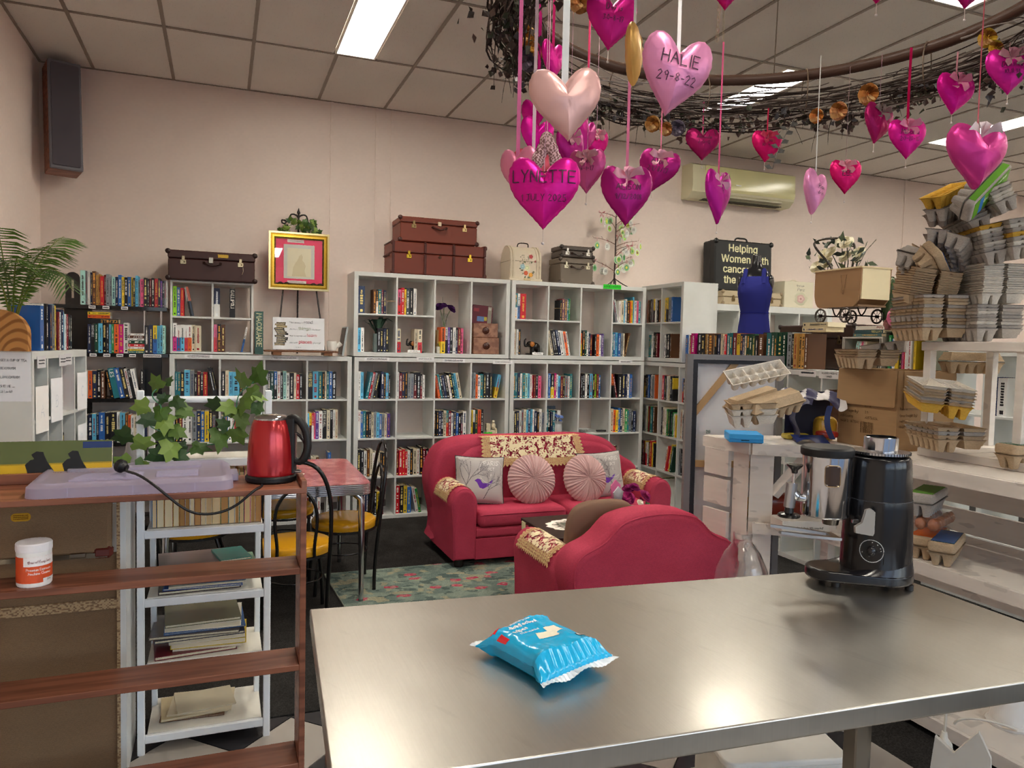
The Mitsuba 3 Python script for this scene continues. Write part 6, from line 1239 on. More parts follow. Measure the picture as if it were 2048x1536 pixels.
# things on the middle shelf of the counter
yb = thing('bread_bag', 'yellow plastic tub of bread crumbs lying on the counter middle shelf', 'tub')
YM = M4(RZ(-15), (2.632, 3.159, 0.722))
part(yb, 'end', (rot(soft_prism([(-.05, -.03), (-.035, -.052), (.035, -.055), (.052, -.03), (.05, .035), (.03, .052), (-.04, .05), (-.052, .03)], .10, .012), RY(90)), 'd6a012'), 'gloss', YM @ M4(np.eye(3), (-.06, 0, .055)), angle=50)
part(yb, 'body', (xf(puff(-.02, .22, -.055, .055, 0, .13, .6), M4(np.eye(3), (.03, .01, 0))), '6a2418'), 'gloss', YM, angle=60); part(yb, 'lettering', (ink('700g', .022, .004, lambda P: np.c_[P[:, 0] - .0, np.full(len(P), -.057), P[:, 1] + .022]), '8a2a18'), 'satin', YM, angle=0, kind='stuff')
for i_, (px_, lab_) in enumerate((('a', 'grey and white paper carton lying behind the doser on the middle shelf'),)):
    wb = thing('paper_carton', lab_, 'box'); part(wb, 'carton', (xf(box(-.10, .14, -.05, .09, 0, .06, .003), M4(RZ(-18), (2.638, 2.872, 0.722))), 'c9c4ba'), 'satin')
    part(wb, 'lettering', (ink('Made from 80% recycled', .010, .0018, lambda P: np.c_[P[:, 0] + .04, np.full(len(P), -.0506), P[:, 1] + .022], .14), '4a4640'), 'matte', M4(RZ(-18), (2.638, 2.872, 0.722)), angle=0, kind='stuff')
RM = M4(RZ(-21.3 - 50), (2.583, 2.205, 0.973))
printed_carton(M4(RZ(-64), (2.767, 2.361, 0.780)), 'tan carton of eggs with an orange print under the clear pack', 'tan', 'd8641a', [], [(box(-.0012, -.0004, .18, .26, .004, .036), 'd8d8d4')])
eg = thing('egg_pack', 'clear plastic pack of brown eggs between two cartons on the middle shelf', 'egg pack')
EM = M4(RZ(-66), (2.751, 2.327, 0.851))
part(eg, 'shell', (soft_prism(rpoly(CW, CL, .02, 4, CW / 2, CL / 2), .062, .016), 'ffffff'), 'sheet', EM, angle=50)
part(eg, 'label', (box(-.002, -.001, .07, .19, .030, .058), 'b9bcae'), 'satin', EM)
for i_ in range(6):
    for j_ in range(2):
        e_ = thing('egg', 'brown egg in the clear pack on the middle shelf', 'egg', 'eggs in the clear pack'); part(e_, None, (sph((.027 + j_ * .05, .03 + i_ * .047, .030), .0215, 2, (1, 1, 1.22)), '9a5c38'), 'satin', EM, angle=60)
printed_carton(M4(RZ(-62), (2.730, 2.341, 0.970)), 'grey carton of eggs with green print on top of the clear pack', 'grey', '5a8a34', [], [(box(-.0014, -.0004, .05, .22, .004, .034), 'c8cac6')])
printed_carton(M4(RZ(-60), (2.755, 2.250, 0.780)), 'brown carton with blue and dark green print in front on the middle shelf', 'tan', '2e4452', [('One Tree', .017, onleft(.16, .013), 'eef0e8')], [(box(-.0014, -.0005, .10, .20, .006, .011), 'd8922a'), (box(.01, CW - .01, .03, CL - .03, .0433, .0438), '3a5a8a')])
# big clear bottle and hose behind the bench
bt_ = thing('water_bottle', 'large clear plastic bottle with its neck up behind the bench', 'bottle')
BTM = M4(np.eye(3), (1.90, 2.36, .545))
part(bt_, None, (lathe([(.085, 0), (.105, .02), (.108, .12), (.098, .20), (.070, .265), (.040, .305), (.035, .315), (.036, .345), (.034, .345), (.033, .315), (.038, .303), (.068, .263), (.096, .198), (.106, .12), (.103, .022), (.0, .004)], 40, cap=False), 'ffffff'), 'glass', BTM, angle=60)
st = thing('stool', 'small grey stool under the clear bottle, hidden behind the bench', 'stool')
part(st, 'seat', (mv(prism(rpoly(.5, .34, .03, 4), .52, .543), (2.0, 2.37, 0)), '8a8690'), 'satin')
for a_ in (1.79, 2.21):
    for b_ in (2.23, 2.51): part(st, 'leg', (box(a_ - .015, a_ + .015, b_ - .015, b_ + .015, .005, .52), '77747c'), 'satin')
hs = thing('ribbed_hose', 'cream ribbed flexible hose lying behind the bench', 'hose')
hpth = spline([(1.93, 2.21, .700), (2.02, 2.20, .703), (2.12, 2.21, .700), (2.22, 2.23, .69)], 90); part(hs, None, (tube(hpth, .024 + .004 * np.sin(np.arange(90) * 2.1), 14), 'c9beb0'), 'satin', angle=30)
# big canvas panel seen from the back
pn = thing('canvas_panel', 'tall white-backed canvas panel with grey edge leaning by the counter end', 'panel')
PA, PB_ = np.array([2.436, 3.56]), np.array([2.95, 3.37]); dP = PB_ - PA; Lp = np.linalg.norm(dP); PM = M4(RZ(math.degrees(math.atan2(dP[1], dP[0]))) @ RX(-1.2), (PA[0], PA[1], 0.012))
H_ = 1.562
part(pn, 'backing', (box(.02, Lp - .02, .004, .008, .02, H_ - .02), 'cfd0d4'), 'matte', PM); part(pn, 'edge', (box(0, .035, -.035, .012, 0, H_), '6e6c6c'), 'satin', PM); part(pn, 'edge', (box(Lp - .035, Lp, -.035, .012, 0, H_), '6e6c6c'), 'satin', PM)
part(pn, 'edge', (box(.035, Lp - .035, -.035, .012, H_ - .03, H_), '77777a'), 'satin', PM); part(pn, 'tape', (box(.035, .062, -.030, .003, .0, H_ - .03), '17171c'), 'satin', PM); part(pn, 'tape', (box(.062, Lp - .035, -.030, .003, H_ - .052, H_ - .03), '17171c'), 'satin', PM)
part(pn, 'brace', (xf(box(-.20, .20, -.012, .003, -.018, .018), M4(RY(-52), (.16, 0, H_ - .20))), 'b08e62'), 'satin', PM); part(pn, 'stretcher', (box(.062, Lp - .035, -.02, .003, .925, .962), 'b4946a'), 'satin', PM)
part(pn, 'price_mark', (ink('$20', .018, .003, lambda P: np.c_[P[:, 0] + .135, np.full(len(P), -.0005), P[:, 1] + 1.115]), '1e5a3a'), 'matte', PM, angle=0)
# tubs, plug, jug under the bench
for i_, (M_, w_b, d_b, h_b, lab_) in enumerate(((M4(RZ(-14), (1.62, 1.86, .006)), .40, .30, .17, 'white plastic storage tub under the bench, lower of two'), (M4(RZ(-14), (1.63, 1.87, .196)), .38, .28, .16, 'white plastic storage tub stacked on another under the bench'), (M4(RZ(-14), (1.28, 1.78, .006)), .34, .26, .2, 'grey plastic tub with a paper label under the bench'))):
    c = thing('storage_tub', lab_, 'tub'); col = 'c9c5ba' if i_ < 2 else 'a09c94'
    part(c, 'body', (soft_prism(rpoly(w_b, d_b, .03, 4), h_b, .012), col), 'satin', M_, angle=50); part(c, 'lid', (mv(soft_prism(rpoly(w_b + .02, d_b + .02, .035, 4), .022, .007), (0, 0, h_b - .004)), 'd6d2c8'), 'satin', M_, angle=50)
    if i_ == 2: part(c, 'label', (box(.02, .09, -d_b / 2 - .002, -d_b / 2 - .0004, .12, .17), 'd8d4ca'), 'matte', M_)
pg_ = thing('power_plug', 'white power plug hanging by its cord at the right under the bench', 'plug')
pp = np.array((2.620, 2.021, 0.112)); part(pg_, 'plug', [(mv(lathe([(0, -.045), (.030, -.043), (.032, -.03), (.030, -.015), (.014, .006), (.010, .03)], 20), pp), 'd8d4c8')], 'satin', angle=45)
part(pg_, 'cord', (tube(spline([pp + (0, 0, .028), pp + (.004, .0, .10), pp + (.03, .02, .22), pp + (.10, .05, .34), pp + (.19, .05, .42)], 24), .005, 8), 'd4cfc2'), 'satin', angle=60)
jg = thing('electric_jug', 'white plastic kettle on its base at the lower right on the counter bottom shelf', 'kettle'); JM = M4(np.eye(3), (3.05, 2.06, .081))
part(jg, 'base', (lathe([(.085, 0), (.09, .012), (.08, .022)], 28), 'd4d2cc'), 'satin', JM); part(jg, 'body', (lathe([(.075, .022), (.07, .1), (.055, .2), (.05, .22)], 28), 'dedcd6'), 'satin', JM)
part(jg, 'cord', (tube(spline([(-.08, -.02, .012), (-.12, -.10, .05), (-.19, -.06, .07), (-.26, .05, .02)], 24), .005, 8), 'd4cfc2'), 'satin', JM, angle=60)
pp_ = thing('paper_bag', 'crumpled white paper bag standing on the floor at the lower right', 'bag')
part(pp_, None, (xf(prism([(-.10, 0), (.10, 0), (.09, .22), (.05, .30), (-.02, .2), (-.08, .24)], -.01, .01), M4(RZ(-60) @ RX(90), (2.42, 1.80, .005))), 'bdb8ae'), 'matte')
bc = thing('black_cord', 'black cable hanging down behind the bench at lower right', 'cable'); part(bc, None, (tube(spline([(2.05, 1.86, .80), (2.06, 1.88, .5), (2.05, 1.9, .2), (2.08, 1.95, .012)], 30), .006, 8), '0c0c0e'), 'satin', angle=60)
# ---------------------------------------------------------------- display things on and above the bookcases
def suitcase(label, x0, x1, yf, dp, z0, z1, col, edge, fit='c8b070', ribs=False, rz=0, handle=True, lid=.3, M=None, cornerc=None):
    """front face towards -y"""
    M = M if M is not None else M4(RZ(rz), (x0, yf, z0)); w, h = x1 - x0, z1 - z0; s = thing('suitcase', label, 'suitcase'); zl = h * (1 - lid)
    part(s, 'body', (box(0, w, 0, dp, 0, zl - .002, .008), col), 'satin', M); part(s, 'lid', (box(-.003, w + .003, -.003, dp + .003, zl, h, .008), col), 'satin', M)
    for x_ in (.0, w):
        for z_ in (.012, h - .012): part(s, 'corner_cap', (sph((x_, .004, z_), .022, 1, (1, .7, 1)), cornerc or edge), 'satin', M)
    if ribs:
        for x_ in (.004, w * .34, w * .65, w - .004): part(s, 'rib', (cat(box(x_ - .011, x_ + .011, -.012, 0, 0, zl - .004, .004), box(x_ - .011, x_ + .011, -.015, 0, zl + .002, h, .004), box(x_ - .011, x_ + .011, -.006, dp, h, h + .008, .003)), edge), 'satin', M)
    part(s, 'stitching', (box(.01, w - .01, -.0045, -.003, zl + .004, zl + .008), edge), 'satin', M)
    for x_ in (.17 * w, .83 * w):
        part(s, 'lock', [(box(x_ - .022, x_ + .022, -.006, 0, zl - .048, zl - .012, .002), fit), (box(x_ - .011, x_ + .011, -.012, 0, zl - .018, zl + .018, .002), fit), (cyl((x_ + .008, -.008, zl - .03), (x_ + .008, -.004, zl - .03), .006, n=10), '4a3a20')], 'metal', M)
    if handle:
        part(s, 'handle', (tube(spline([(w / 2 - .06, -.006, zl - .03), (w / 2 - .045, -.026, zl - .038), (w / 2, -.032, zl - .052), (w / 2 + .045, -.026, zl - .038), (w / 2 + .06, -.006, zl - .03)], 18), .0075, 8), edge), 'satin', M, angle=60)
        for x_ in (w / 2 - .062, w / 2 + .062): part(s, 'handle_mount', (cyl((x_, -.009, zl - .03), (x_, 0, zl - .03), .012, n=12), '2a1a14'), 'metal', M)
    return s, M
BRN, BRE = '5c2b1c', '3a1a12'
s_, m_ = suitcase('dark brown leather suitcase with brass locks on the small two by two shelf', -.40, .255, 6.60, .36, 2.066, 2.30, '3a211f', '24120f', 'b8a888', lid=.27)
part(s_, 'name_plate', (box(.37, .45, -.006, -.002, .19, .216), 'b08a3c'), 'metal', m_); part(s_, 'centre_catch', (box(.30, .335, -.01, 0, .14, .19, .003), 'b0a898'), 'metal', m_); part(s_, 'key', (tube([(.56, -.014, .13), (.565, -.016, .09), (.555, -.016, .06)], .002, 5), 'b8b0a0'), 'metal', m_)
s_, m_ = suitcase('large brown ribbed trunk at the bottom of the two stacked trunks', 1.42, 2.29, 6.66, .37, 2.219, 2.505, '6a2f22', '47201a', 'd0b040', ribs=True, handle=False, lid=.34)
part(s_, 'side_handle', (tube(spline([(-.006, .11, .17), (-.03, .13, .165), (-.03, .22, .165), (-.006, .24, .17)], 14), .008, 8), BRE), 'satin', m_, angle=60); part(s_, 'escutcheon', (cyl((.435, -.006, .165), (.435, 0, .165), .014, n=14), '3a2a20'), 'metal', m_)
s_, m_ = suitcase('smaller brown leather suitcase lying on top of the large ribbed trunk', 1.49, 2.215, 6.68, .34, 2.516, 2.735, '6e3426', '40201a', 'a08a64', lid=.24)
part(s_, 'centre_catch', (box(.345, .38, -.01, 0, .15, .19, .003), 'b8a890'), 'metal', m_)
suitcase('small dark taupe case on top of the taller taupe case by the ornament tree', 3.105, 3.45, 6.72, .26, 2.478, 2.59, '4a413b', '2e2824', 'c8c4bc', lid=.38)
suitcase('taller taupe vanity case under the small dark case by the ornament tree', 3.095, 3.455, 6.72, .28, 2.219, 2.472, '6b6154', '4a4038', 'c8c0a8', lid=.22)
# domed chest
dc_ = thing('domed_chest', 'cream domed wooden chest with painted flowers between trunks and taupe cases', 'chest'); DM = M4(np.eye(3), (2.565, 6.72, 2.221))
dom = [(0, 0), (.26, 0), (.26, .19)] + [(.13 + .13 * math.cos(t), .19 + .145 * math.sin(t)) for t in np.linspace(0, PI, 20)[1:-1]] + [(0, .19)]
side = lambda x0, x1, P: (lambda m: (m[0][:, [2, 0, 1]], m[1]))(prism(P, x0, x1))
part(dc_, 'chest', (side(0, .325, dom), 'cfc3ad'), 'satin', DM, angle=40)
big = [((a - .13) * 1.05 + .13, b * 1.025) for a, b in dom]
for x_ in (.004, .03, .275, .303): part(dc_, 'moulding', (side(x_, x_ + .018, big), 'c9bda6'), 'satin', DM, angle=40)
part(dc_, 'lid_line', (box(-.001, .326, -.003, .263, .186, .190), '8a7c66'), 'satin', DM); part(dc_, 'plinth', (box(-.01, .335, -.012, .272, 0, .022, .003), 'cabfa8'), 'satin', DM)
part(dc_, 'handle', (tube(spline([(.11, .10, .335), (.115, .09, .362), (.165, .085, .370), (.215, .09, .362), (.22, .10, .335)], 16), .005, 8), '2a2624'), 'metal', DM, angle=60)
rd = random.Random(6); blobs = [(sph((.06, .0, 0), 0, 0), '000000')] and []
for cx_, cz_, r_, c_ in ((.13, .135, .026, '9fc0c4'), (.175, .125, .028, 'd8dcb0'), (.165, .075, .022, 'd0603a'), (.215, .06, .022, 'd89a3a'), (.215, .235, .020, 'b8484a'), (.26, .19, .010, 'b8484a')):
    for L in range(3): blobs.append((prism([(cx_ + r_ * (1 - .3 * L) * (1 + .12 * math.cos(5 * a + L)) * math.cos(a), -(cz_ + r_ * (1 - .3 * L) * (1 + .12 * math.cos(5 * a + L)) * math.sin(a))) for a in np.linspace(0, 2 * PI, 16)[:-1]], .0004 + .0004 * L, .0008 + .0004 * L), lin(c_) * (1, .8, 1.15)[L]))
fl_ = lambda m: (np.c_[m[0][:, 0], -m[0][:, 2], -m[0][:, 1]], m[1])
for i_ in range(14):
    a = rd.uniform(0, 6.28); cx_, cz_ = .18 + .055 * math.cos(a) * rd.uniform(.7, 1.2), .11 + .06 * math.sin(a) * rd.uniform(.7, 1.2); l_ = rd.uniform(.02, .034); d_ = np.array([math.cos(a), math.sin(a)]); n_ = np.array([-d_[1], d_[0]])
    q = [np.array([cx_, cz_]), np.array([cx_, cz_]) + d_ * l_ * .5 + n_ * l_ * .25, np.array([cx_, cz_]) + d_ * l_, np.array([cx_, cz_]) + d_ * l_ * .5 - n_ * l_ * .25]
    blobs.append((prism([(p[0], -p[1]) for p in q], .0001, .0004), rd.choice(['2f4a2a', '4a5a34', '3a3a2a'])))
for i_ in range(16):
    cx_, cz_ = rd.uniform(.10, .20), rd.uniform(.17, .245); blobs.append((prism([(cx_ + .006, -cz_), (cx_, -(cz_ + .004)), (cx_ - .005, -cz_), (cx_, -(cz_ - .004))], .0001, .0004), '2e3a30'))
part(dc_, 'painted_flowers', [(fl_(m), c) for m, c in blobs], 'satin', DM, angle=0, kind='stuff')
part(dc_, 'front_clasp', (xf(box(.14, .21, -.020, -.012, .004, .026, .003), M4()), 'c8b48a'), 'satin', DM)
# ornament tree
tr = thing('ornament_tree', 'small twig tree hung with paper leaf ornaments and pink ribbons on the bookcase', 'tree'); tc = np.array([3.76, 6.84, 2.222]); rt = random.Random(9)
part(tr, 'trunk', (tube([tc + (0, 0, .03), tc + (.005, 0, .35), tc + (0, 0, .74)], [.010, .008, .004], 8), '3a302c'), 'satin', angle=60)
for a in (-2.6, -1.9, -.9, -.3, 1.5): part(tr, 'foot', (tube(spline([tc + (0, 0, .09), tc + (.09 * math.cos(a), .09 * math.sin(a), .03), tc + (.15 * math.cos(a), .12 * math.sin(a), .005)], 8), .005, 6), '26201e'), 'satin', angle=60)
tips = []
for i_ in range(17):
    z0 = .16 + .6 * (i_ % 9) / 8 + rt.uniform(-.03, .03); a = rt.uniform(0, 2 * PI); L = rt.uniform(.24, .36) * (1.1 - .55 * (z0 / .8)); e = tc + (L * 1.15 * math.cos(a), min(L * .5 * math.sin(a), .12), z0 + rt.uniform(.03, .12)); b = tc + (0, 0, z0)
    pth = spline([b, b * .5 + e * .5 + (0, 0, .015), e], 10); sub = [tube(pth, np.linspace(.004, .0018, 10), 5)]
    for q in pth[3::2]: d_ = np.array([rt.uniform(-.03, .03), rt.uniform(-.02, .02), rt.uniform(.0, .03)]); sub.append(tube([q, q + d_], .0012, 4))
    part(tr, 'branch', (cat(*sub), '7a5a4c'), 'satin', angle=60); tips += [pth[4], pth[6], pth[8], pth[9]]
for i_ in range(46):
    p_ = tips[(i_ * 7) % len(tips)] + np.array([rt.uniform(-.02, .02), rt.uniform(-.02, .01), 0]); p_[1] = min(p_[1], 6.97); L = rt.uniform(.025, .05); c = p_ - (0, 0, L + .03); w_, h_ = .031, .040
    P = [(w_ * math.sin(t) * (1 - .25 * (math.cos(t) > 0) * math.cos(t)), h_ * math.cos(t)) for t in np.linspace(0, 2 * PI, 15)[:-1]]; sh = i_ % 3; R = RZ(rt.uniform(-50, 50)) @ RX(90) @ RZ(rt.uniform(-15, 15))
    wh_ = '%s %s of the ornament tree' % (('lowest', 'lower', 'middle', 'upper', 'topmost')[int(np.clip((c[2] - 2.24) / .15, 0, 4))], ('far left', 'left', 'centre', 'right', 'far right')[int(np.clip((c[0] - 3.41) / .14, 0, 4))]); o = thing('paper_ornament', ('green and white paper leaf ornament, ' if sh else 'white paper ornament with writing, ') + wh_, 'ornament', ('green' if sh else 'white') + ' paper ornaments, ' + wh_)
    M = M4(R, c); part(o, 'card', (prism(P, -.0008, .0008), 'e4e6de' if sh != 1 else 'b9cfae'), 'matte', M)
    if sh: part(o, 'leaf_print', [(prism([(a_ * .72, b_ * .72 - .004) for a_, b_ in P], .0009, .0013), rt.choice(['8fc05a', 'a8cc6a', '6fa878', 'c4d87a'])), (prism([(a_ * .36, b_ * .36 - .002) for a_, b_ in P], .0013, .0017), rt.choice(['4f8a4a', '5a9a5a', 'd8d860', '8a5a50']))], 'matte', M)
    else: part(o, 'handwriting', (cat(*[box(-.016, .012, z_, z_ + .003, .0009, .0012) for z_ in (.012, .002, -.008)]), '4a4a50'), 'matte', M, kind='stuff')
    part(o, 'ribbon', (tube([c + (0, 0, h_), p_ + (0, 0, .004)], .0016, 5), 'b8606a'), 'satin')
for i_ in (3, 11, 22, 30, 41, 52, 60):
    p_ = tips[i_ % len(tips)]; part(tr, 'bow', (cat(*[(np.array([p_, p_ + (dx, -.01, dz), p_ + (dx * .9, -.01, dz - .018)]), np.array([[0, 1, 2]])) for dx, dz in ((.035, .02), (-.035, .02), (.02, -.03), (-.02, -.035))]), 'b0606c'), 'cloth', angle=0)
# framed picture on an iron easel
ea = thing('easel', 'black wrought iron display easel with curled feet and finial against the wall', 'easel'); IR = '1a1416'
def curl(c, r, t0, t1, n=14): return [np.array(c) + (r * (1 - .45 * k / n) * math.cos(t0 + (t1 - t0) * k / n), 0, r * (1 - .45 * k / n) * math.sin(t0 + (t1 - t0) * k / n)) for k in range(n + 1)]
yE = 6.86
for x0_, x1_ in ((.50, .44), (.78, .84)): part(ea, 'leg', (cyl((x0_, yE - .02, 2.05), (x1_, 6.70, 1.515), .007, n=8), IR), 'satin')
part(ea, 'leg', (cyl((.635, 6.98, 2.66), (.635, 6.99, 1.48), .007, n=8), IR), 'satin'); part(ea, 'post', (cyl((.635, 6.96, 2.3), (.635, 6.96, 2.72), .008, n=8), IR), 'satin'); part(ea, 'post', (cyl((.54, 6.96, 2.3), (.54, 6.96, 2.62), .007, n=8), IR), 'satin'); part(ea, 'post', (cyl((.73, 6.96, 2.3), (.73, 6.96, 2.62), .007, n=8), IR), 'satin')
part(ea, 'finial', (mv(lathe([(.004, 0), (.016, .012), (.010, .03), (.0, .06)], 10), (.635, 6.96, 2.715)), IR), 'satin')
for sg in (-1, 1):
    part(ea, 'scroll', (tube(spline([(.635 + sg * .005, 6.96, 2.69)] + [(.635 + sg * (.045 + .03 * math.sin(t)), 6.96, 2.685 + .03 * math.cos(t)) for t in (-.5, .6, 1.6)] + [(.635 + sg * .095, 6.96, 2.645)] + curl((.635 + sg * .122, 6.96, 2.645), .022, PI / 2 - sg * 1.2, PI / 2 - sg * 6.2), 40), .007, 6), IR), 'satin', angle=60)
for x_ in (.50, .78):
    for sg in (-1, 1): part(ea, 'curled_foot', (tube(curl((x_ + sg * .03, yE - .055, 2.075), .026, PI / 2 + sg * 1.2, PI / 2 - sg * 4.6), .006, 6), IR), 'satin', angle=60)
iv2 = thing('ivy_spray', 'spray of small ivy leaves draped round the top of the iron easel', 'plant')
ri = random.Random(17); part(iv2, 'stem', (tube(spline([(.49, 6.93, 2.56), (.54, 6.92, 2.60), (.62, 6.93, 2.63), (.70, 6.92, 2.64), (.77, 6.92, 2.61), (.76, 6.92, 2.54)], 30), .003, 5), '4a6a3a'), 'leaf')
for c_, s_ in [((.49 + ri.uniform(-.03, .05), 6.90, 2.54 + ri.uniform(-.02, .06)), .05) for _ in range(8)] + [((.60 + ri.uniform(-.05, .08), 6.90, 2.62 + ri.uniform(-.04, .03)), .05) for _ in range(10)] + [((.745 + ri.uniform(-.05, .05), 6.89, 2.58 + ri.uniform(-.07, .07)), .06) for _ in range(22)]:
    part(iv2, 'leaf', ivy_leaf(c_, s_, RZ(ri.uniform(-40, 40)) @ RX(90 + ri.uniform(-30, 30)) @ RZ(ri.uniform(0, 360)), ri.choice(IV)), 'leaf', angle=0)
fr = thing('framed_picture', 'ornate gold framed picture with a pink mount standing on the iron easel', 'picture'); FM = M4(RX(-1.5), (.63, 6.82, 2.035)); fw, fh = .51, .50
for w0, d0, c_ in ((0, .03, 'c9b98a'), (.016, .022, '8a6a20'), (.030, .026, 'b8923a'), (.043, .018, '4a3410')):
    o = [(-fw / 2 + w0, w0), (fw / 2 - w0, w0), (fw / 2 - w0, fh - w0), (-fw / 2 + w0, fh - w0)]; w1 = w0 + .016; i_ = [(-fw / 2 + w1, w1), (fw / 2 - w1, w1), (fw / 2 - w1, fh - w1), (-fw / 2 + w1, fh - w1)]
    part(fr, 'moulding', (rot(prism(Polygon(o, [i_]), 0, d0), RX(90)), c_), 'metal', FM)
part(fr, 'beading', (cat(*[sph((x_, -.028, z_), .0045, 0) for x_, z_ in [(a, b) for b in (.049, fh - .049) for a in np.linspace(-fw / 2 + .05, fw / 2 - .05, 30)] + [(b, a) for b in (-fw / 2 + .05, fw / 2 - .05) for a in np.linspace(.05, fh - .05, 30)]]), '2a1c08'), 'metal', FM, kind='stuff')
part(fr, 'mount', (box(-fw / 2 + .05, fw / 2 - .05, -.012, -.010, .05, fh - .05), 'e03a68'), 'satin', FM); part(fr, 'print', [(box(-.13, .13, -.0135, -.012, .10, fh - .105), 'c9cac2'), (box(-.10, .10, -.0142, -.0135, .115, fh - .135), 'dcd6bc')], 'satin', FM)
hd = [(0, .30), (.02, .315), (.03, .29), (.025, .26), (.04, .245), (.055, .215), (.045, .17), (.06, .12), (-.06, .12), (-.05, .20), (-.03, .24), (-.015, .26)]
part(fr, 'faint_figure', (rot(prism(hd, 0, .0006), RX(90), (0, -.0142, 0)), 'cfc6a6'), 'satin', FM); part(fr, 'caption', [(box(-.10, .06, -.0138, -.012, .056, .082), 'd8d2cc'), (box(-.10, .04, -.0138, -.012, fh - .088, fh - .062), 'd8d2cc')] + [(box(-.08, .04, -.0142, -.0138, z_, z_ + .006), 'b09aa0') for z_ in (.066, fh - .078)], 'satin', FM)
part(fr, 'glass', (box(-fw / 2 + .048, fw / 2 - .048, -.0205, -.0195, .048, fh - .048), 'ffffff'), 'sheet', FM)
# quote board, little stand, cup planter, leaning frame
qs = thing('quote_sign', 'white canvas sign with a reading quote and a drawn stack of books on a small stand', 'sign'); QM = M4(RX(-7), (.40, 6.60, 1.516))
part(qs, 'canvas', (box(0, .425, -.02, 0, 0, .275, .003), 'dfe2e6'), 'matte', QM)
def qline(ws, z_):
    x_ = .135
    for t_, h_, c_, b_ in ws:
        m = tm(meshkit.text_mesh(t_, h_, .0006, b_)); wd = m[0][:, 0].max(); part(qs, 'lettering', (rot(m, RX(90), (x_, -.0204, z_)), c_), 'matte', QM, angle=0, kind='stuff'); x_ += wd + .008
qline([('"The more you', .0115, '3a3c42', False), ('read', .026, '3a3c42', False)], .225); qline([('the more', .0115, '3a3c42', False), ('things', .026, '6f7a5a', False), ('you know', .0115, '3a3c42', False)], .170)
qline([('The more that you', .0115, '3a3c42', False), ('learn', .026, 'a8283c', False)], .113); qline([('the more', .0115, '3a3c42', False), ('places', .026, 'a8283c', True), ("you'll go.\"", .0115, '3a3c42', False)], .055); qline([('               Dr. Seuss', .008, '3a3c42', False)], .018)
rs = random.Random(4); z_ = .035
for i_ in range(13):
    h_ = rs.uniform(.010, .018); x_ = .012 + rs.uniform(0, .022); part(qs, 'drawn_book', [(box(x_, x_ + rs.uniform(.075, .095), -.0208, -.020, z_, z_ + h_), rs.choice(['3a3228', '6a5a3c', '2a2a2c', '8a7a54', '4a4034', '1e1c1c'])), (box(x_ + .006, x_ + .07, -.0212, -.0208, z_ + h_ * .3, z_ + h_ * .7), 'b8ac8e')], 'matte', QM); z_ += h_ + .0015
sd = thing('wooden_stand', 'little brown slatted wooden stand under the quote sign', 'stand'); 
for y_ in (6.56, 6.64, 6.72): part(sd, 'slat', (box(.335, .94, y_, y_ + .07, 1.498, 1.512, .002), '6a4226'), 'satin')
for x_ in (.40, .82): part(sd, 'foot', (box(x_, x_ + .07, 6.565, 6.78, 1.4715, 1.498, .002), '7a4e2c'), 'satin')
cp_ = thing('cup_planter', 'white jug planter with a small spiky succulent beside the quote sign', 'planter'); cM = M4(np.eye(3), (.89, 6.62, 1.5125))
part(cp_, 'pot', (lathe([(.032, 0), (.040, .01), (.044, .06), (.040, .085), (.036, .085), (.038, .06), (.0, .05)], 24), 'e2e0d8'), 'gloss', cM); part(cp_, 'spout', (cyl((.04, 0, .035), (.078, 0, .07), .016, .022, 12), 'e2e0d8'), 'gloss', cM)
for i_ in range(12): a = i_ * .55; part(cp_, 'leaf', (cyl((.02 * math.cos(a), .02 * math.sin(a), .07), (.05 * math.cos(a), .05 * math.sin(a), .11), .006, .001, 6), '3a4a34'), 'leaf')
lf = thing('framed_photo', 'small dark framed photo leaning against the shelf side next to the cup planter', 'picture'); part(lf, None, [(xf(box(0, .015, -.13, .13, 0, .26), M4(RY(9), (.985, 6.80, 1.472))), 'a8b2b4'), (xf(box(-.003, 0, -.12, .12, .01, .25), M4(RY(9), (.985, 6.80, 1.472))), '3a3634')], 'satin')
mq = put_book(M4(np.eye(3), (.262, 6.665, 1.4725)), .066, .362, .24, '14482e', None, 'tall dark green MACQUARIE dictionary standing at the right of the small shelf', None, 'MACQUARIE', True, 'd8d2a8')
# contents of the cube shelves
def pot_plant(label, c, pr_, ph, col, n, L, leafc, seed, w=.018, kind='blade', square=False):
    p_ = thing('potted_plant', label, 'plant'); c = np.array(c, float); r = random.Random(seed)
    part(p_, 'pot', (mv(prism(rpoly(pr_ * 2, pr_ * 2, .004, 2), 0, ph) if square else lathe([(pr_ * .8, 0), (pr_, ph), (pr_ * .85, ph), (0, ph - .01)], 18), c), col), 'satin')
    for i_ in range(n):
        a = r.uniform(0, 2 * PI); o = np.array([math.cos(a), math.sin(a) * .6, 0]); l = L * r.uniform(.7, 1.05); b = c + (0, 0, ph - .01); m = b + o * l * .45 + (0, 0, l * r.uniform(.5, .8)); e = b + o * l * r.uniform(.8, 1.1) + (0, 0, l * r.uniform(.35, .9)); sd_ = unit(np.cross(o, (0, 0, 1))) * w
        part(p_, 'leaf', ((np.array([b - sd_ * .2, b + sd_ * .2, m + sd_, m - sd_, e]), np.array([[0, 1, 2], [0, 2, 3], [3, 2, 4]])), r.choice(leafc)), 'leaf', angle=0)
    return p_
pot_plant('dark green leafy plant in a grey square pot below the tied books', (1.31, 6.74, 1.511), .036, .165, '6f7f7c', 16, .20, ['2e4a3c', '3a5a48', '24382e'], 1, .022, square=True)
pot_plant('small succulent in a white square pot beside the tall vase', (1.885, 6.74, 1.511), .026, .06, 'd8dad6', 7, .13, ['3a5244', '4a6a54'], 2, .014, square=True)
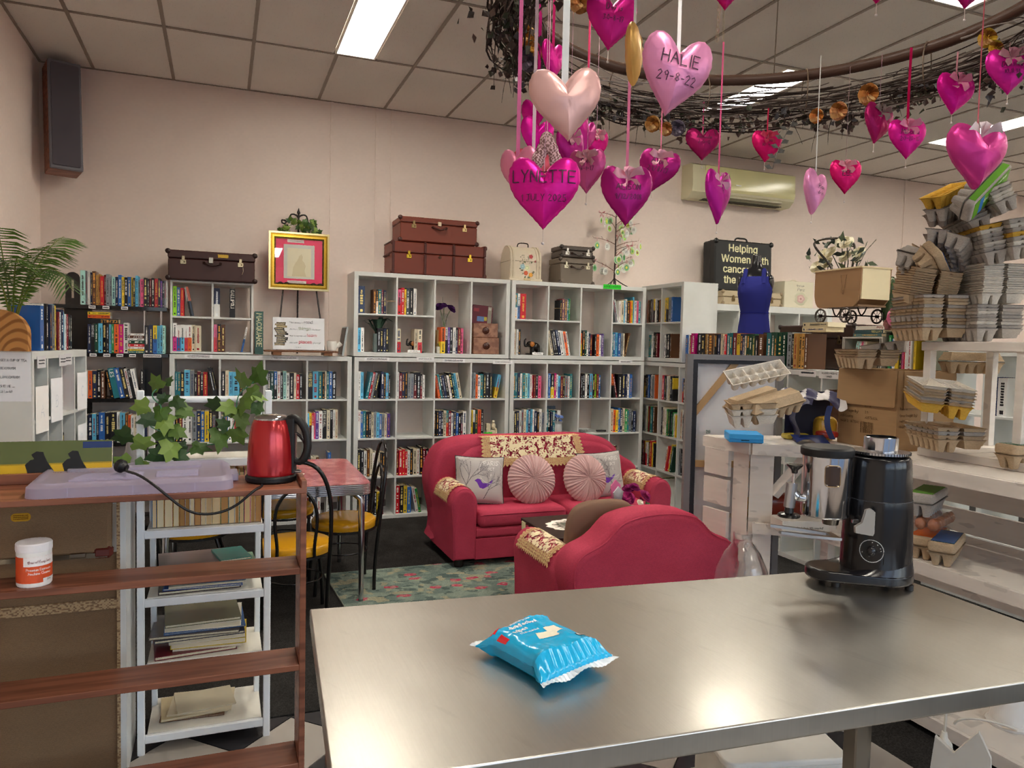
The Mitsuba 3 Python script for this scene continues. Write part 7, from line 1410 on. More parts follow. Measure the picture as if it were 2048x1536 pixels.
pot_plant('small grass plant in a white pot in the left bookcase behind the kettle', (.86, 6.76, .748), .035, .07, 'c8ccc8', 40, .12, ['3f6a3a', '56803e'], 3, .004)
bx = thing('storage_box', 'beige box behind the books under the flower vase', 'box'); part(bx, None, (box(1.87, 2.00, 6.76, 6.93, 1.511, 1.725, .004), 'b89a6a'), 'satin')
vs = thing('glass_vase', 'clear glass vase with dark purple flowers in the shelf under the trunks', 'vase'); vc = np.array([1.955, 6.83, 1.7265])
part(vs, 'vase', (mv(lathe([(.022, 0), (.030, .004), (.024, .03), (.033, .12), (.040, .155), (.037, .155), (.030, .12), (.021, .03), (0, .01)], 24, cap=False), vc), 'ffffff'), 'glass', angle=60)
for dx, dz, r_ in ((-.055, .215, .05), (.06, .20, .052), (-.01, .23, .035)): part(vs, 'flower', petal_flower(vc + (dx, -.02, dz), r_, ['3a1a4a', '4a2458', '2c1238'], (dx * 8, -.6, .7), 3, 8, int(dz * 1000)), 'cloth', angle=0); part(vs, 'stem', (tube([vc + (0, 0, .02), vc + (dx * .4, -.01, .13), vc + (dx, -.02, dz)], .003, 5), '4a6a34'), 'leaf')
part(vs, 'fern', (tube([vc + (0, 0, .1), vc + (-.015, 0, .24), vc + (-.02, 0, .31)], .0015, 4), '4a5a3a'), 'leaf')
def elephant(label, c, s=1.0, face=-1):
    e = thing('elephant_bookend', label, 'bookend'); M = M4(RZ(0), c) @ M4(np.eye(3) * s)
    part(e, 'base', (box(-.07, .07, -.04, .04, 0, .012, .002), '141210'), 'gloss', M)
    b = [(sph((0, 0, .068), .036, 2, (1.25, .85, 1)), '16120f'), (sph((face * .05, 0, .09), .026, 2), '16120f'), (tube(spline([(face * .066, 0, .088), (face * .088, 0, .075), (face * .095, 0, .105), (face * .082, 0, .135)], 12), np.linspace(.012, .006, 12), 8), '16120f')]
    for x_ in (-.026, .026):
        for y_ in (-.016, .016): b.append((cyl((x_, y_, .01), (x_, y_, .06), .0125, n=10), '16120f'))
    part(e, 'body', b, 'gloss', M, angle=60); part(e, 'ear', (sph((face * .035, -.026, .09), .022, 2, (1, .3, 1.1)), 'a8682a'), 'gloss', M, angle=60)
    return e
elephant('black and gold elephant bookend in the shelf under the trunks', (1.665, 6.735, 1.511), .92); elephant('black elephant bookend with raised trunk in the shelf under the tree', (2.86, 6.76, 1.511), 1.15)
for x_, lab_ in ((1.575, 'small white card in front of the elephant under the trunks'), (2.80, 'small white card in front of the elephant under the tree')):
    s_ = thing('card', lab_, 'card'); part(s_, None, (xf(box(0, .115, 0, .001, 0, .026), M4(RX(-20), (x_, 6.672, 1.512))), 'e4e4e2'), 'matte'); part(s_, 'lettering', (xf(ink('NOT FOR SALE', .009, .0016, lambda P: np.c_[P[:, 0] + .057, np.full(len(P), -.0006), P[:, 1] + .009]), M4(RX(-20), (x_, 6.672, 1.512))), '5a5a66'), 'matte', angle=0, kind='stuff')
for i_, (z0, z1, d0) in enumerate(((1.511, 1.665, 0), (1.667, 1.80, .01))):
    d = thing('drawer_box', 'brown burr wood drawer with a round knob, %s of two stacked in the shelf under the trunks' % ('lower', 'upper')[i_], 'drawer box'); M = M4(np.eye(3), (2.205, 6.69 + d0, z0)); w_ = .255 - .01 * i_; h_ = z1 - z0
    def burr(p, n, uv): return mix((.19, .075, .042), (.34, .17, .10), smoothstep(.3, .75, fbm(p.x * 30, p.y * 30, p.z * 30, 3)))
    if i_ == 0: scene['burrwood'] = pr(base_color=mikit.proc(burr), roughness=.4)
    part(d, 'box', (box(0, w_, 0, .26, 0, h_, .003), '5a3020'), 'burrwood', M); part(d, 'knob', (rot(lathe([(.034, 0), (.034, .006), (.026, .010), (.024, .006), (.012, .008), (.014, .020), (0, .024)], 24), RX(90), (w_ / 2, 0, h_ / 2)), '4a2618'), 'gloss', M)
rc = thing('small_suitcase', 'small dark red case with travel stickers tilted on the upper drawer box', 'suitcase'); RM_ = M4(RY(4), (2.21, 6.78, 1.803))
part(rc, 'body', (rbox(0, .205, 0, .09, 0, .175, .02, axis=1), '5a1424'), 'satin', RM_); part(rc, 'rim', (rbox(-.004, .209, .035, .05, -.002, .179, .022, axis=1), '2a0c12'), 'satin', RM_)
for x_, z_, w_, h_, c_ in ((.01, .11, .055, .035, '8a2a34'), (.05, .02, .07, .05, '5a78a8'), (.12, .03, .03, .04, 'a8983a'), (.155, .0, .04, .17, '8a8478'), (.16, .13, .025, .03, 'c8c4bc')): part(rc, 'sticker', (box(x_, x_ + w_, -.0015, 0, z_ + .003, z_ + h_), c_), 'satin', RM_)
for x_, z_, w_, lab_ in ((1.355, 1.915, .135, 'M'),): pass
fg = thing('figurine', 'small ivory figurine of a reader sitting by a pile of books in the middle bookcase', 'figurine'); c = np.array([2.42, 6.72, .7485])
part(fg, 'book_pile', (cat(*[box(c[0] - .065 + .002 * (i_ % 3), c[0] - .025, 6.70, 6.75, c[2] + i_ * .0125, c[2] + i_ * .0125 + .0115) for i_ in range(8)]), 'ddd2b4'), 'satin', kind='stuff')
part(fg, 'reader', [(sph(c + (.01, 0, .115), .016, 2), 'e2d8bc'), (sph(c + (.012, 0, .075), .022, 2, (1, .8, 1.3)), 'e2d8bc'), (tube([c + (.0, -.01, .06), c + (.03, -.02, .045), c + (.035, -.02, .0)], [.013, .012, .009], 8), 'd8cca8'), (tube([c + (.01, -.01, .095), c + (-.005, -.02, .07), c + (.015, -.03, .06)], .007, 6), 'e2d8bc'), (cbox(c + (.0, 0, .018), (.05, .05, .036), .005), 'd8ccac')], 'satin', angle=60)
for x_, z_, w_, h_, lab_, M_ in ((2.31, .746, .085, .026, 'small bright green price tag below the figurine', at(0, 6.645, 0)), (3.535, 2.192, .20, .034, 'bright green handwritten label on the top edge of the bookcase below the tree', at(0, 6.648, 0))):
    s_ = thing('green_label', lab_, 'label'); part(s_, None, (box(x_, x_ + w_, -.002, -.0005, z_ - .01, z_ + h_), '3ad23a'), 'matte', M_)
    t_ = 'NOT FOR SALE' if w_ < .1 else 'MISCELLANEOUS'; hh = w_ / (len(t_) * .80); part(s_, 'lettering', (ink(t_, hh, hh * .17, lambda P, x_=x_, z_=z_: np.c_[P[:, 0] + x_ + w_ / 2, np.full(len(P), -.0026), P[:, 1] + z_ + h_ / 2 - .01]), '14301a'), 'matte', M_, angle=0, kind='stuff')
hm = thing('book', 'grey blue HARRY and MEGHAN book facing out in the right bookcase', 'book'); HMx = M4(RX(-10), (2.95, 6.83, .749))
part(hm, 'cover', (box(0, .185, -.03, 0, 0, .25), '46566a'), 'satin', HMx); part(hm, 'pages', (box(.183, .188, -.027, -.003, .004, .246), 'e0dccc'), 'matte', HMx)
for t_, z_ in (('HARRY &', .195), ('MEGHAN', .158)): part(hm, 'title', (ink(t_, .024, .0034, lambda P, z_=z_: np.c_[P[:, 0] + .095, np.full(len(P), -.0306), P[:, 1] + z_]), 'c8ccd0'), 'matte', HMx, angle=0, kind='stuff')
hy = thing('flower_vase', 'white jug of blue hydrangeas in front of the grey blue book', 'vase'); hc = np.array([3.10, 6.70, .749])
part(hy, 'vase', (mv(lathe([(.035, 0), (.04, .008), (.044, .05), (.038, .085), (.054, .115), (.050, .115), (.034, .085), (0, .07)], 24), hc), 'd4d8d8'), 'gloss'); rh = random.Random(3)
for i_ in range(9): part(hy, 'bloom', petal_flower(hc + (rh.uniform(-.05, .05), rh.uniform(-.03, .02), .12 + rh.uniform(0, .05)), .024, ['6a8ac8', '8aa4d8', '5a78b8'], (rh.uniform(-.5, .5), -.6, .8), 2, 6, i_), 'cloth', angle=0)
pt = thing('plate_stack', 'small stack of white plates in the right bookcase', 'plates'); part(pt, None, (cat(*[mv(lathe([(.04, 0), (.075, .006), (.075, .008), (.04, .003), (0, .003)], 24), (3.40, 6.76, .749 + i_ * .006)) for i_ in range(4)]), 'c8cac8'), 'gloss')
pw = thing('glass_ornament', 'small clear glass ornament beside the plates', 'ornament'); part(pw, None, (mv(lathe([(.0, 0), (.025, 0), (.02, .02), (.028, .045), (.015, .07), (0, .075)], 18), (3.54, 6.76, .749)), 'ffffff'), 'glass')
sp = thing('stamp_pad', 'flat black box in front of the glass ornament', 'box'); part(sp, None, (box(3.53, 3.63, 6.67, 6.71, .749, .765, .003), '1a1a1c'), 'satin')
for M_, xs in ((MBu, (.30, .41)), (MCu, (.55, .62))):      # string round the two tied bundles
    s_ = thing('string', 'pale string tied round a bundle of %s books' % ('dark' if M_ is MBu else 'red and green'), 'string')
    x0_, x1_ = (.225, .368) if M_ is MBu else (.50, .615); part(s_, None, (tube([(x0_, .012, .50), (x1_, .010, .498), (x1_ + .004, .14, .50), (x0_ - .002, .14, .50), (x0_, .012, .50)], .0016, 5), 'c9a882'), 'matte', M_, angle=60)
# printed strips on the shelf edges
for i_, (x0_, x1_, z_, t_) in enumerate(((-.28, -.07, 1.451, ''), (.39, .615, 1.446, ''), (1.18, 1.40, 1.451, ''), (1.65, 1.815, 1.457, ''), (1.894, 2.11, 1.447, ''), (2.387, 2.585, 1.439, ''), (3.736, 3.89, 1.461, ''))):
    s_ = thing('shelf_strip', 'white paper strip on the bookcase edge, %s from the left' % ORD[i_], 'label'); part(s_, None, (box(x0_, x1_, 6.6465, 6.648, z_ - .020, z_ + .014), 'e9ebec'), 'matte')
    part(s_, 'lettering', (cat(*[box(x0_ + .02, x1_ - .02, 6.6458, 6.6464, z_ + d_, z_ + d_ + .005) for d_ in ((.0, -.010) if i_ % 2 == 0 else (-.003,))]), '6a6c72'), 'matte', angle=0, kind='stuff')
# ---- right background: shelves at a right angle, things on top
ME = at(4.075, 5.345, 0, -90)
_, cE = cube_case('white bookcase continuing the side bookcase behind the cartons, crowded on top', ME, 4, 4)
_, cE2 = cube_case('white bookcase standing back to back behind the crowded one', at(4.47, 5.345, 0, -90), 4, 4)
_, cW = cube_case('tall white bookcase against the back wall carrying the black lettered suitcase', at(4.72, 6.645, 0), 4, 4, w=1.75, h=2.09, fr=.07)
_, cF = cube_case('white bookcase seen through the crate at the right edge', at(4.55, 3.75, 0, -90), 4, 4, h=1.64)
rows(ME, cE, 'crowded bookcase', 'books in the crowded bookcase', {(3, 0): 'w62 d62 >60', (0, 0): 'k62 r62 >70'})
rows(at(4.55, 3.75, 0, -90), cF, 'bookcase behind the crate', 'books in the bookcase behind the crate', {(1, 0): 'b63 n64 w68 >4', (2, 0): 'r83 w62 >40', (3, 0): 'k74 k74=PHIL k73 t64', (2, 1): 'k63 w63 n63', (3, 1): 'k65 n64'})
fill(ME, (-.66, 1.4715, 1.92, .5), 'b84 w83 R83 P99 >1 k99 k97 f83 e83 d99 e73 k84 n84 e84=HEN e74 r83 t95 t94 R97 y86=BOOK n84 n83 e72 G85 G85 G84 k74 d88 >2 t98 G95 G95 G95 G95 >1 s97 k83 f85 f84 f84 d85', 'top of crowded bookcase', 'books on top of the crowded bookcase', y=.012, dmax=.21)
lying(ME, .45, .0, 1.775, .20, .17, .014, 'b23a4a', 'red book lying flat on the standing books near the blue dress', None) if False else None
for i_, (x0_, z_, L_, t_, c_, lab_) in enumerate(((.845, 1.752, .24, .034, 'cdbf9a', 'cream banded book lying on the dark green set'), (.85, 1.787, .25, .034, 'd4c6a2', 'cream banded book lying topmost above the dark green set'))): lying(ME, x0_, .02, z_, L_, .17, t_, c_, lab_, 'banded books above the dark green set')
for M_, x_, w_, h_, t_, lab_ in ((ME, .86, .17, .05, ('',), 'small white strip on the crowded bookcase edge, left one'), (ME, 1.06, .20, .055, ('ALL BOOKS PRICED AS', 'MARKED'), 'white strip reading ALL BOOKS PRICED AS MARKED on the crowded bookcase edge')):
    s_ = thing('shelf_strip', lab_, 'label'); part(s_, None, (box(x_, x_ + w_, -.004, -.002, 1.467 - h_, 1.467), 'dfe0e0'), 'matte', M_)
    for q_, tt in enumerate(t_): part(s_, 'lettering', ((ink(tt, .0125, .0024, lambda P, x_=x_, q_=q_: np.c_[P[:, 0] + x_ + w_ / 2, np.full(len(P), -.0045), P[:, 1] + 1.467 - .022 - q_ * .024], .12) if tt else box(x_ + .02, x_ + w_ - .02, -.0046, -.004, 1.44, 1.452)), '33363c'), 'matte', M_, angle=0, kind='stuff')
tk = suitcase('dark brown wooden trunk under the toy pram', 0, .80, 0, .38, 0, .345, '2c1812', '1c100c', '6a5a44', M=M4(RZ(-90), (4.42, 5.12, 1.472)))
# black lettered suitcase and cream cases on the wall bookcase
s_, m_ = suitcase('cream suitcase lying under the black lettered suitcase on the wall bookcase', 4.98, 5.75, 6.66, .36, 2.091, 2.238, 'b8a98c', '8f7d62', '8a7a5a', lid=.45, handle=False)
hs_ = thing('lettered_suitcase', 'black upright suitcase painted with white words about helping women', 'suitcase'); HX = M4(RX(-2), (4.91, 6.72, 2.239))
part(hs_, 'shell', (box(0, .755, 0, .22, 0, .545, .014), '15191a'), 'satin', HX); part(hs_, 'rim', (box(-.003, .758, .08, .10, -.002, .548, .01), '0d1011'), 'satin', HX)
part(hs_, 'handle', (tube(spline([(.30, .06, .545), (.31, .06, .575), (.38, .06, .585), (.45, .06, .575), (.46, .06, .545)], 16), .009, 8), '1c1a18'), 'satin', HX, angle=60)
for x_ in (.014, .741):
    for z_ in (.016, .529): part(hs_, 'corner_cap', (sph((x_, .0, z_), .03, 1, (1, .5, 1)), '3a3c3a'), 'metal', HX)
for t_, x_, z_ in (('Helping', .36, .425), ('Women with', .39, .31), ('cancer on', .35, .20), ('the quest', .35, .085)):
    m = tm(meshkit.text_mesh(t_, .078, .002, True)); m = mv(m, (-(m[0][:, 0].max()) / 2, 0, 0)); part(hs_, 'lettering', (rot(m, RX(90), (x_, -.001, z_)), 'e6e2b8'), 'matte', HX, angle=0, kind='stuff')
cb_ = thing('cream_box', 'cream box with a printed Paris rose beside the black lettered suitcase', 'box'); CB = M4(np.eye(3), (5.80, 6.67, 2.091))
part(cb_, 'box', (box(0, .41, 0, .26, 0, .29, .004), 'd6d0b8'), 'satin', CB); part(cb_, 'handle', (tube(spline([(.15, .1, .29), (.17, .1, .305), (.24, .1, .305), (.26, .1, .29)], 10), .006, 6), 'c8c0a8'), 'satin', CB)
part(cb_, 'lettering', (cat(ink('Boutique', .022, .003, lambda P: np.c_[P[:, 0] + .22, np.full(len(P), -.0006), P[:, 1] + .235]), ink('Paris', .035, .004, lambda P: np.c_[P[:, 0] + .23, np.full(len(P), -.0006), P[:, 1] + .185])), '6a645a'), 'matte', CB, angle=0, kind='stuff')
part(cb_, 'rose_print', [(fl_(prism([(.23 + r_ * (1 + .15 * math.cos(5 * a)) * math.cos(a), -(.10 + .85 * r_ * math.sin(a))) for a in np.linspace(0, 2 * PI, 20)[:-1]], .0003 + .0003 * i_, .0006 + .0003 * i_)), c_) for i_, (r_, c_) in enumerate(((.085, 'c4c2a8'), (.055, 'c9a8a0'), (.034, 'd8bdb4'), (.015, 'b8908a')))], 'satin', CB, angle=0)
pot_plant('white flower with green leaves at the end of the wall bookcase', (4.80, 6.70, 2.092), .03, .05, 'c8c8c0', 14, .13, ['4a6a34', '5a7a3c', 'd8d4c0'], 8, .02)
# dress form
df = thing('dress_form', 'small black dress form wearing a sleeveless royal blue dress', 'dress form'); DC = np.array([4.52, 5.58, 0]); DR = RZ(-50)
def bodyring(prof, n=40):
    a = np.arange(n) * 2 * PI / n; V = np.vstack([np.c_[w * np.cos(a) * 1.0, d * np.sin(a) + o, np.full(n, z)] for z, w, d, o in prof]); i, j = np.meshgrid(np.arange(len(prof) - 1), np.arange(n), indexing='ij')
    return (V, tri(np.stack([i * n + j, i * n + (j + 1) % n, (i + 1) * n + (j + 1) % n, (i + 1) * n + j], -1).reshape(-1, 4)))
DMx = M4(DR, DC)
dr_ = [(.95, .21, .17, 0), (1.2, .19, .155, 0), (1.5, .168, .135, 0), (1.70, .150, .122, 0), (1.82, .138, .110, 0), (1.92, .125, .098, 0), (1.95, .122, .094, 0), (2.02, .135, .105, -.012), (2.12, .150, .12, -.02), (2.2, .150, .105, -.01), (2.26, .130, .082, .0), (2.32, .105, .055, .01)]
ring = bodyring(dr_); 
q = ring[0].copy(); a_ = np.arctan2(q[:, 1], q[:, 0]); q[:, :2] *= (1 + .03 * np.cos(9 * a_) * np.clip((1.9 - q[:, 2]) / .5, 0, 1))[:, None]
part(df, 'dress', ((q, ring[1]), '23276c'), 'matte', DMx, angle=60); part(df, 'waist_seam', (tube([(.125 * math.cos(a), .097 * math.sin(a), 1.945) for a in np.linspace(0, 2 * PI, 40)], .004, 6), '1e226e'), 'cloth', DMx, angle=60)
part(df, 'form', [(bodyring([(2.16, .135, .09, 0), (2.28, .125, .075, .0), (2.33, .095, .055, .0), (2.36, .05, .046, .005), (2.42, .042, .042, .006), (2.455, .040, .040, .006)]), '141418'), (sph((0, .006, 2.455), .04, 2, (1, 1, .5)), '141418')], 'gloss', DMx, angle=60)
for sg in (-1, 1): part(df, 'arm_cap', (sph((sg * .135, 0, 2.215), .058, 2, (.45, .95, 1.2)), '101014'), 'gloss', DMx, angle=60); part(df, 'strap', (tube([(sg * .085, -.085, 2.20), (sg * .08, -.05, 2.325), (sg * .085, .06, 2.25)], .02, 8), '23276c'), 'matte', DMx, angle=60)
part(df, 'stand', [(cyl((0, 0, .02), (0, 0, 2.0), .014, n=10), '2a2a2c'), (lathe([(.17, .004), (.16, .02), (0, .03)], 24), '2a2a2c')], 'satin', DMx)
bfl = thing('blue_flower', 'ruffled blue flower beside the blue dress', 'flower'); part(bfl, None, petal_flower((4.30, 5.27, 1.56), .06, ['2a3a8a', '3a4a9a', '1e2a6a'], (-.8, -.5, .4), 4, 9, 5), 'cloth', angle=0); part(bfl, 'stem', (tube([(4.30, 5.27, 1.473), (4.30, 5.27, 1.56)], .004, 5), '2a4a3a'), 'leaf')
dk = thing('framed_photo', 'dark framed photo edge leaning behind the blue flower', 'picture'); part(dk, None, (xf(box(0, .02, -.16, .16, 0, .3), M4(RY(14), (4.42, 5.25, 1.473))), '2a2420'), 'satin')
# toy pram
pr_ = thing('toy_pram', 'vintage tan and cream toy pram with a bent metal handle on the brown trunk', 'pram'); PMx = M4(RZ(-90), (4.45, 4.77, 1.828))
shp = [(0, .415), (.0, .24)] + [(.06 * (1 - math.cos(t)), .24 - .115 * math.sin(t)) for t in np.linspace(.2, PI / 2, 6)] + [(.40, .125), (.445, .17), (.462, .24), (.470, .42)]
sidep = lambda y0: upright(prism(shp, 0, .012), y0)
part(pr_, 'side_panel', (sidep(.012), '8a6a4c'), 'satin', PMx); part(pr_, 'side_panel', (sidep(.30), '8a6a4c'), 'satin', PMx)
part(pr_, 'end_panel', (box(.455, .468, .012, .288, .18, .42), 'cabd9c'), 'satin', PMx); part(pr_, 'end_panel', (box(.0, .012, .012, .288, .2, .415), 'a88a64'), 'satin', PMx); part(pr_, 'bottom', (box(.04, .44, .012, .288, .125, .14), '6a5038'), 'satin', PMx)
part(pr_, 'rim', (cat(box(-.004, .474, -.004, .016, .412, .424), box(-.004, .474, .286, .304, .412, .424), box(.455, .474, 0, .3, .412, .424)), 'c0ae8a'), 'satin', PMx); part(pr_, 'panel_lining', (rot(tube([(.27, 0, .37), (.33, 0, .37), (.30, 0, .22), (.27, 0, .37)], .0012, 4), np.eye(3), (0, -.002, 0)), '6a4e36'), 'satin', PMx)
part(pr_, 'handle', (tube(spline([(.01, .02, .40), (-.035, .02, .62), (-.045, .02, .655), (.0, .06, .68), (.07, .20, .685), (.10, .27, .66), (.12, .28, .58), (.11, .28, .40)], 50), .009, 8), '4a4440'), 'metal', PMx, angle=60)
for x_, y_ in ((.085, -.01), (.34, -.01), (.085, .31), (.34, .31)):
    a = np.linspace(0, 2 * PI, 28); part(pr_, 'wheel', [(tube(np.c_[x_ + .052 * np.cos(a), np.full(28, y_), .061 + .052 * np.sin(a)], .0075, 8), '5a5450'), (cyl((x_, y_ - .012, .061), (x_, y_ + .012, .061), .012, n=12), '3a3432')] + [(cyl((x_, y_, .061), (x_ + .05 * math.cos(t), y_, .061 + .05 * math.sin(t)), .0022, n=5), '4a4440') for t in np.arange(8) * PI / 4], 'metal', PMx, angle=60)
for x_ in (.085, .34): part(pr_, 'axle', (cyl((x_, -.01, .061), (x_, .31, .061), .005, n=8), '3a3634'), 'metal', PMx); part(pr_, 'spring', (tube(spline([(x_ - .04, .15, .125), (x_ - .02, .15, .085), (x_, .15, .065), (x_ + .03, .15, .09), (x_ + .05, .15, .125)], 12), .005, 6), '3a3634'), 'metal', PMx, angle=60)
mf = thing('flower_bunch', 'bunch of white magnolias with dark leaves standing in the toy pram', 'flowers'); rm = random.Random(12)
mc = np.array([4.60, 4.62, 2.10])
for i_, (dx, dz) in enumerate(((.22, .30), (.05, .38), (-.06, .36), (.16, .22), (-.12, .28), (.0, .26), (.26, .20), (-.18, .24), (.10, .30))):
    e = mc + np.array([.05 * rm.uniform(-1, 1), dx, dz]); part(mf, 'stem', (tube([mc + (0, dx * .1, 0), mc + (0, dx * .6, dz * .6), e], .004, 5), '3a3a2c'), 'leaf'); part(mf, 'flower', petal_flower(e, .06, ['d8d2b8', 'e4e0cc', 'c9c0a0'], (-.8, rm.uniform(-.6, .3), .5), 3, 7, i_), 'cloth', angle=0)
for i_ in range(44):
    c = mc + (rm.uniform(-.12, .06), rm.uniform(-.28, .36), rm.uniform(.14, .42)); part(mf, 'leaf', ivy_leaf(c, .055, RZ(-90 + rm.uniform(-60, 60)) @ RX(90 + rm.uniform(-40, 40)) @ RZ(rm.uniform(0, 360)), rm.choice(['2a3428', '3a4634', '24302a', '46523a'])) if False else ((lambda R: (rot((np.array([(0, 0, 0), (.032, -.02, .006), (.032, .02, .006), (.085, 0, 0)]), np.array([[0, 1, 2], [1, 3, 2]])), R, c), rm.choice(['2a3428', '3a4634', '24302a', '46523a'])))(RZ(-90 + rm.uniform(-60, 60)) @ RX(90 + rm.uniform(-40, 40)) @ RZ(rm.uniform(0, 360)))), 'leaf', angle=0)
for dx, dz in ((-.30, .36), (.33, .16), (-.22, .18)): part(mf, 'twig', (tube([mc + (0, dx * .3, .1), mc + (0, dx * .7, dz * .8), mc + (0, dx, dz)], .0022, 5), '4a4436'), 'leaf')
bs = thing('boxwood_plant', 'small round green boxwood plant at the right of the toy pram', 'plant'); bc_ = np.array([4.83, 4.36, 1.472]); part(bs, 'pot', (mv(lathe([(.05, 0), (.06, .3), (.05, .3), (0, .29)], 18), bc_), '6a6a64'), 'satin')
lv = []
for i_ in range(420):
    d_ = unit(np.array([rm.gauss(0, 1), rm.gauss(0, 1), rm.gauss(0, 1)])); c = bc_ + (0, 0, .52) + d_ * np.array([.085, .085, .22]) * rm.uniform(.8, 1); R = align(d_) @ RZ(rm.uniform(0, 360)) @ RY(50); lv.append((rot((np.array([(0, 0, 0), (.012, -.008, 0), (.026, 0, 0), (.012, .008, 0)]), np.array([[0, 1, 2], [0, 2, 3]])), R, c), rm.choice(['3a5a2c', '4a6a34', '2e4a26', '5a7a3e'])))
part(bs, 'foliage', lv, 'leaf', angle=0, kind='stuff'); part(bs, 'core', (sph(bc_ + (0, 0, .51), .075, 2, (1, 1, 2.6)), '2a3a20'), 'leaf')
# wicker basket, books by it, rose bunch
wb = thing('wicker_basket', 'white wicker basket on its side holding children books', 'basket'); WB = M4(RZ(-90), (4.085, 4.085, 1.4725))
for b_ in (box(0, .34, .0, .26, .0, .012), box(0, .34, 0, .26, .228, .24), box(0, .012, 0, .26, .012, .228), box(.328, .34, 0, .26, .012, .228), box(0, .34, .25, .262, 0, .24)): part(wb, 'side', (b_, 'aaa69a'), 'matte', WB)
part(wb, 'weave', (cat(*[box(-.002 + .008 * k_, .002 + .008 * k_, -.004, .0, .0, .24) for k_ in (0, 2, 40, 42)] + [box(.0, .34, -.006, .0, z_, z_ + .010) for z_ in (.0, .23)] + [box(.012, .328, .244, .25, z_, z_ + .006) for z_ in np.arange(.02, .23, .014)] + [box(-.003, .0, .0, .26, z_, z_ + .006) for z_ in np.arange(.0, .24, .012)]), 'c9c6bc'), 'matte', WB, kind='stuff')
fill(WB, (.02, .0135, .30, .21), '>10 /m42 /w41 /p41 /w41 /p41 /e41', 'in the white wicker basket', 'thin books in the wicker basket', y=.04)
wb2 = thing('magazine_box', 'open box of small children books right of the wicker basket', 'box'); WB2 = M4(RZ(-90), (4.085, 3.72, 1.4725 + .0))
part(wb2, 'side', (cat(box(0, .005, 0, .2, 0, .27), box(.295, .30, 0, .2, 0, .27), box(0, .3, .195, .2, 0, .27), box(0, .3, 0, .2, 0, .006), box(-.005, .305, -.005, .2, .27, .278)), '5a5a48'), 'satin', WB2)
fill(WB2, (.008, .012, .285, .25), 'g72 b42 w42 y53 k42 p51 r51 w51 w64 >4 y61', 'in the open box right of the basket', 'small books in the open box', y=.01)
for i_, (z_, c_, lab_, tx) in enumerate(((1.7145, '4a6a6a', 'teal book lying on the wicker basket, lowest of three', None), (1.738, '2e4a50', 'dark teal book lying on the wicker basket, middle of three', 'LAST KISS'), (1.762, 'dcd8cc', 'white book lying on the wicker basket, top of three', 'Rebus'))): lying(WB, .06 + .01 * i_, .03, z_ - 1.4725, .24, .16, .022 + .004 * (i_ == 2), c_, lab_, 'books lying on the wicker basket', tx)
rb_ = thing('rose_bunch', 'bunch of large pink and crimson artificial roses above the open box', 'flowers'); rc_ = np.array([4.17, 3.62, 1.752]); 
part(rb_, 'stem', (cyl(rc_ + (0, 0, 0), rc_ + (0, 0, .1), .02, n=8), '4a5a3a'), 'leaf')
for i_, (dy, dz, r_, cl) in enumerate(((.05, .10, .085, ['c87a98', 'd890aa', 'b8607e']), (-.07, .16, .09, ['b01a44', 'c02a54', '8a1236']), (-.10, .07, .06, ['8a1a3a', '9a2a4a']), (.02, .19, .07, ['a81a48', 'c03060']), (.12, .05, .05, ['8a5a5a', '9a6a64']), (-.02, .03, .05, ['7a1a34', '9a2a44']))): part(rb_, 'rose', petal_flower(rc_ + (-.03, dy, dz), r_, cl, (-.85, -.25, .35), 6, 9, 40 + i_), 'cloth', angle=0)
# air conditioner
ac = thing('air_conditioner', 'cream wall-mounted split air conditioner on the back wall', 'air conditioner'); AX = M4(np.eye(3), (4.66, 7.035, 3.225)); cv = [(0, 0), (-.13, .0), (-.20, .06), (-.215, .12), (-.205, .34), (-.17, .36), (0, .36)]
sidex = lambda x0, x1, P: (lambda m: (m[0][:, [2, 0, 1]], m[1]))(prism(P, x0, x1))
part(ac, 'casing', (sidex(0, 1.36, cv), 'cdc8a8'), 'satin', AX, angle=30); part(ac, 'front_panel', (sidex(.16, 1.358, [(-.208, .085), (-.222, .12), (-.212, .345), (-.205, .345), (-.213, .12), (-.2, .085)]), 'd8d49e'), 'gloss', AX, angle=30)
part(ac, 'louvre', (box(.2, 1.2, -.199, -.16, .028, .05, .003), 'b8b49a'), 'satin', AX); part(ac, 'outlet', (box(.18, 1.22, -.165, -.06, -.002, .004), '4a483e'), 'matte', AX); part(ac, 'badge', (box(.55, .62, -.2235, -.222, .16, .172), 'f0f0e8'), 'satin', AX)
# ---------------------------------------------------------------- hanging branch ring and satin name hearts
RC, RR, RZ_ = np.array([1.654, 1.964]), .83, 2.75
ring = thing('branch_ring', 'large hanging ring of brown hoop, dry twigs, leaves and roses over the bench', 'hanging ring'); rr_ = random.Random(21)
cp = lambda a, r, z: np.array([RC[0] + r * math.cos(a), RC[1] + r * math.sin(a), z])
part(ring, 'hoop', (tube([cp(a, RR, RZ_) for a in np.linspace(0, 2 * PI, 90)], .022, 12), '4a342a'), 'satin', angle=60)
tw = {'8d8580': [], '4a403a': [], '2e2622': []}
for i_ in range(430):
    a0 = rr_.uniform(0, 2 * PI); da = rr_.uniform(.35, 1.0) * rr_.choice((-1, 1)); r0, z0 = rr_.gauss(.86, .035), rr_.gauss(2.635, .036); w1, w2 = rr_.uniform(-.03, .03), rr_.uniform(-.03, .03)
    P = [cp(a0 + da * t, r0 + w1 * math.sin(4 * t + i_) + .012 * math.sin(9 * t), z0 + w2 * math.sin(3 * t + i_ * 2)) for t in np.linspace(0, 1, 12)]
    tw[rr_.choice(list(tw))].append(tube(P, np.linspace(.0038, .0015, 12), 4))
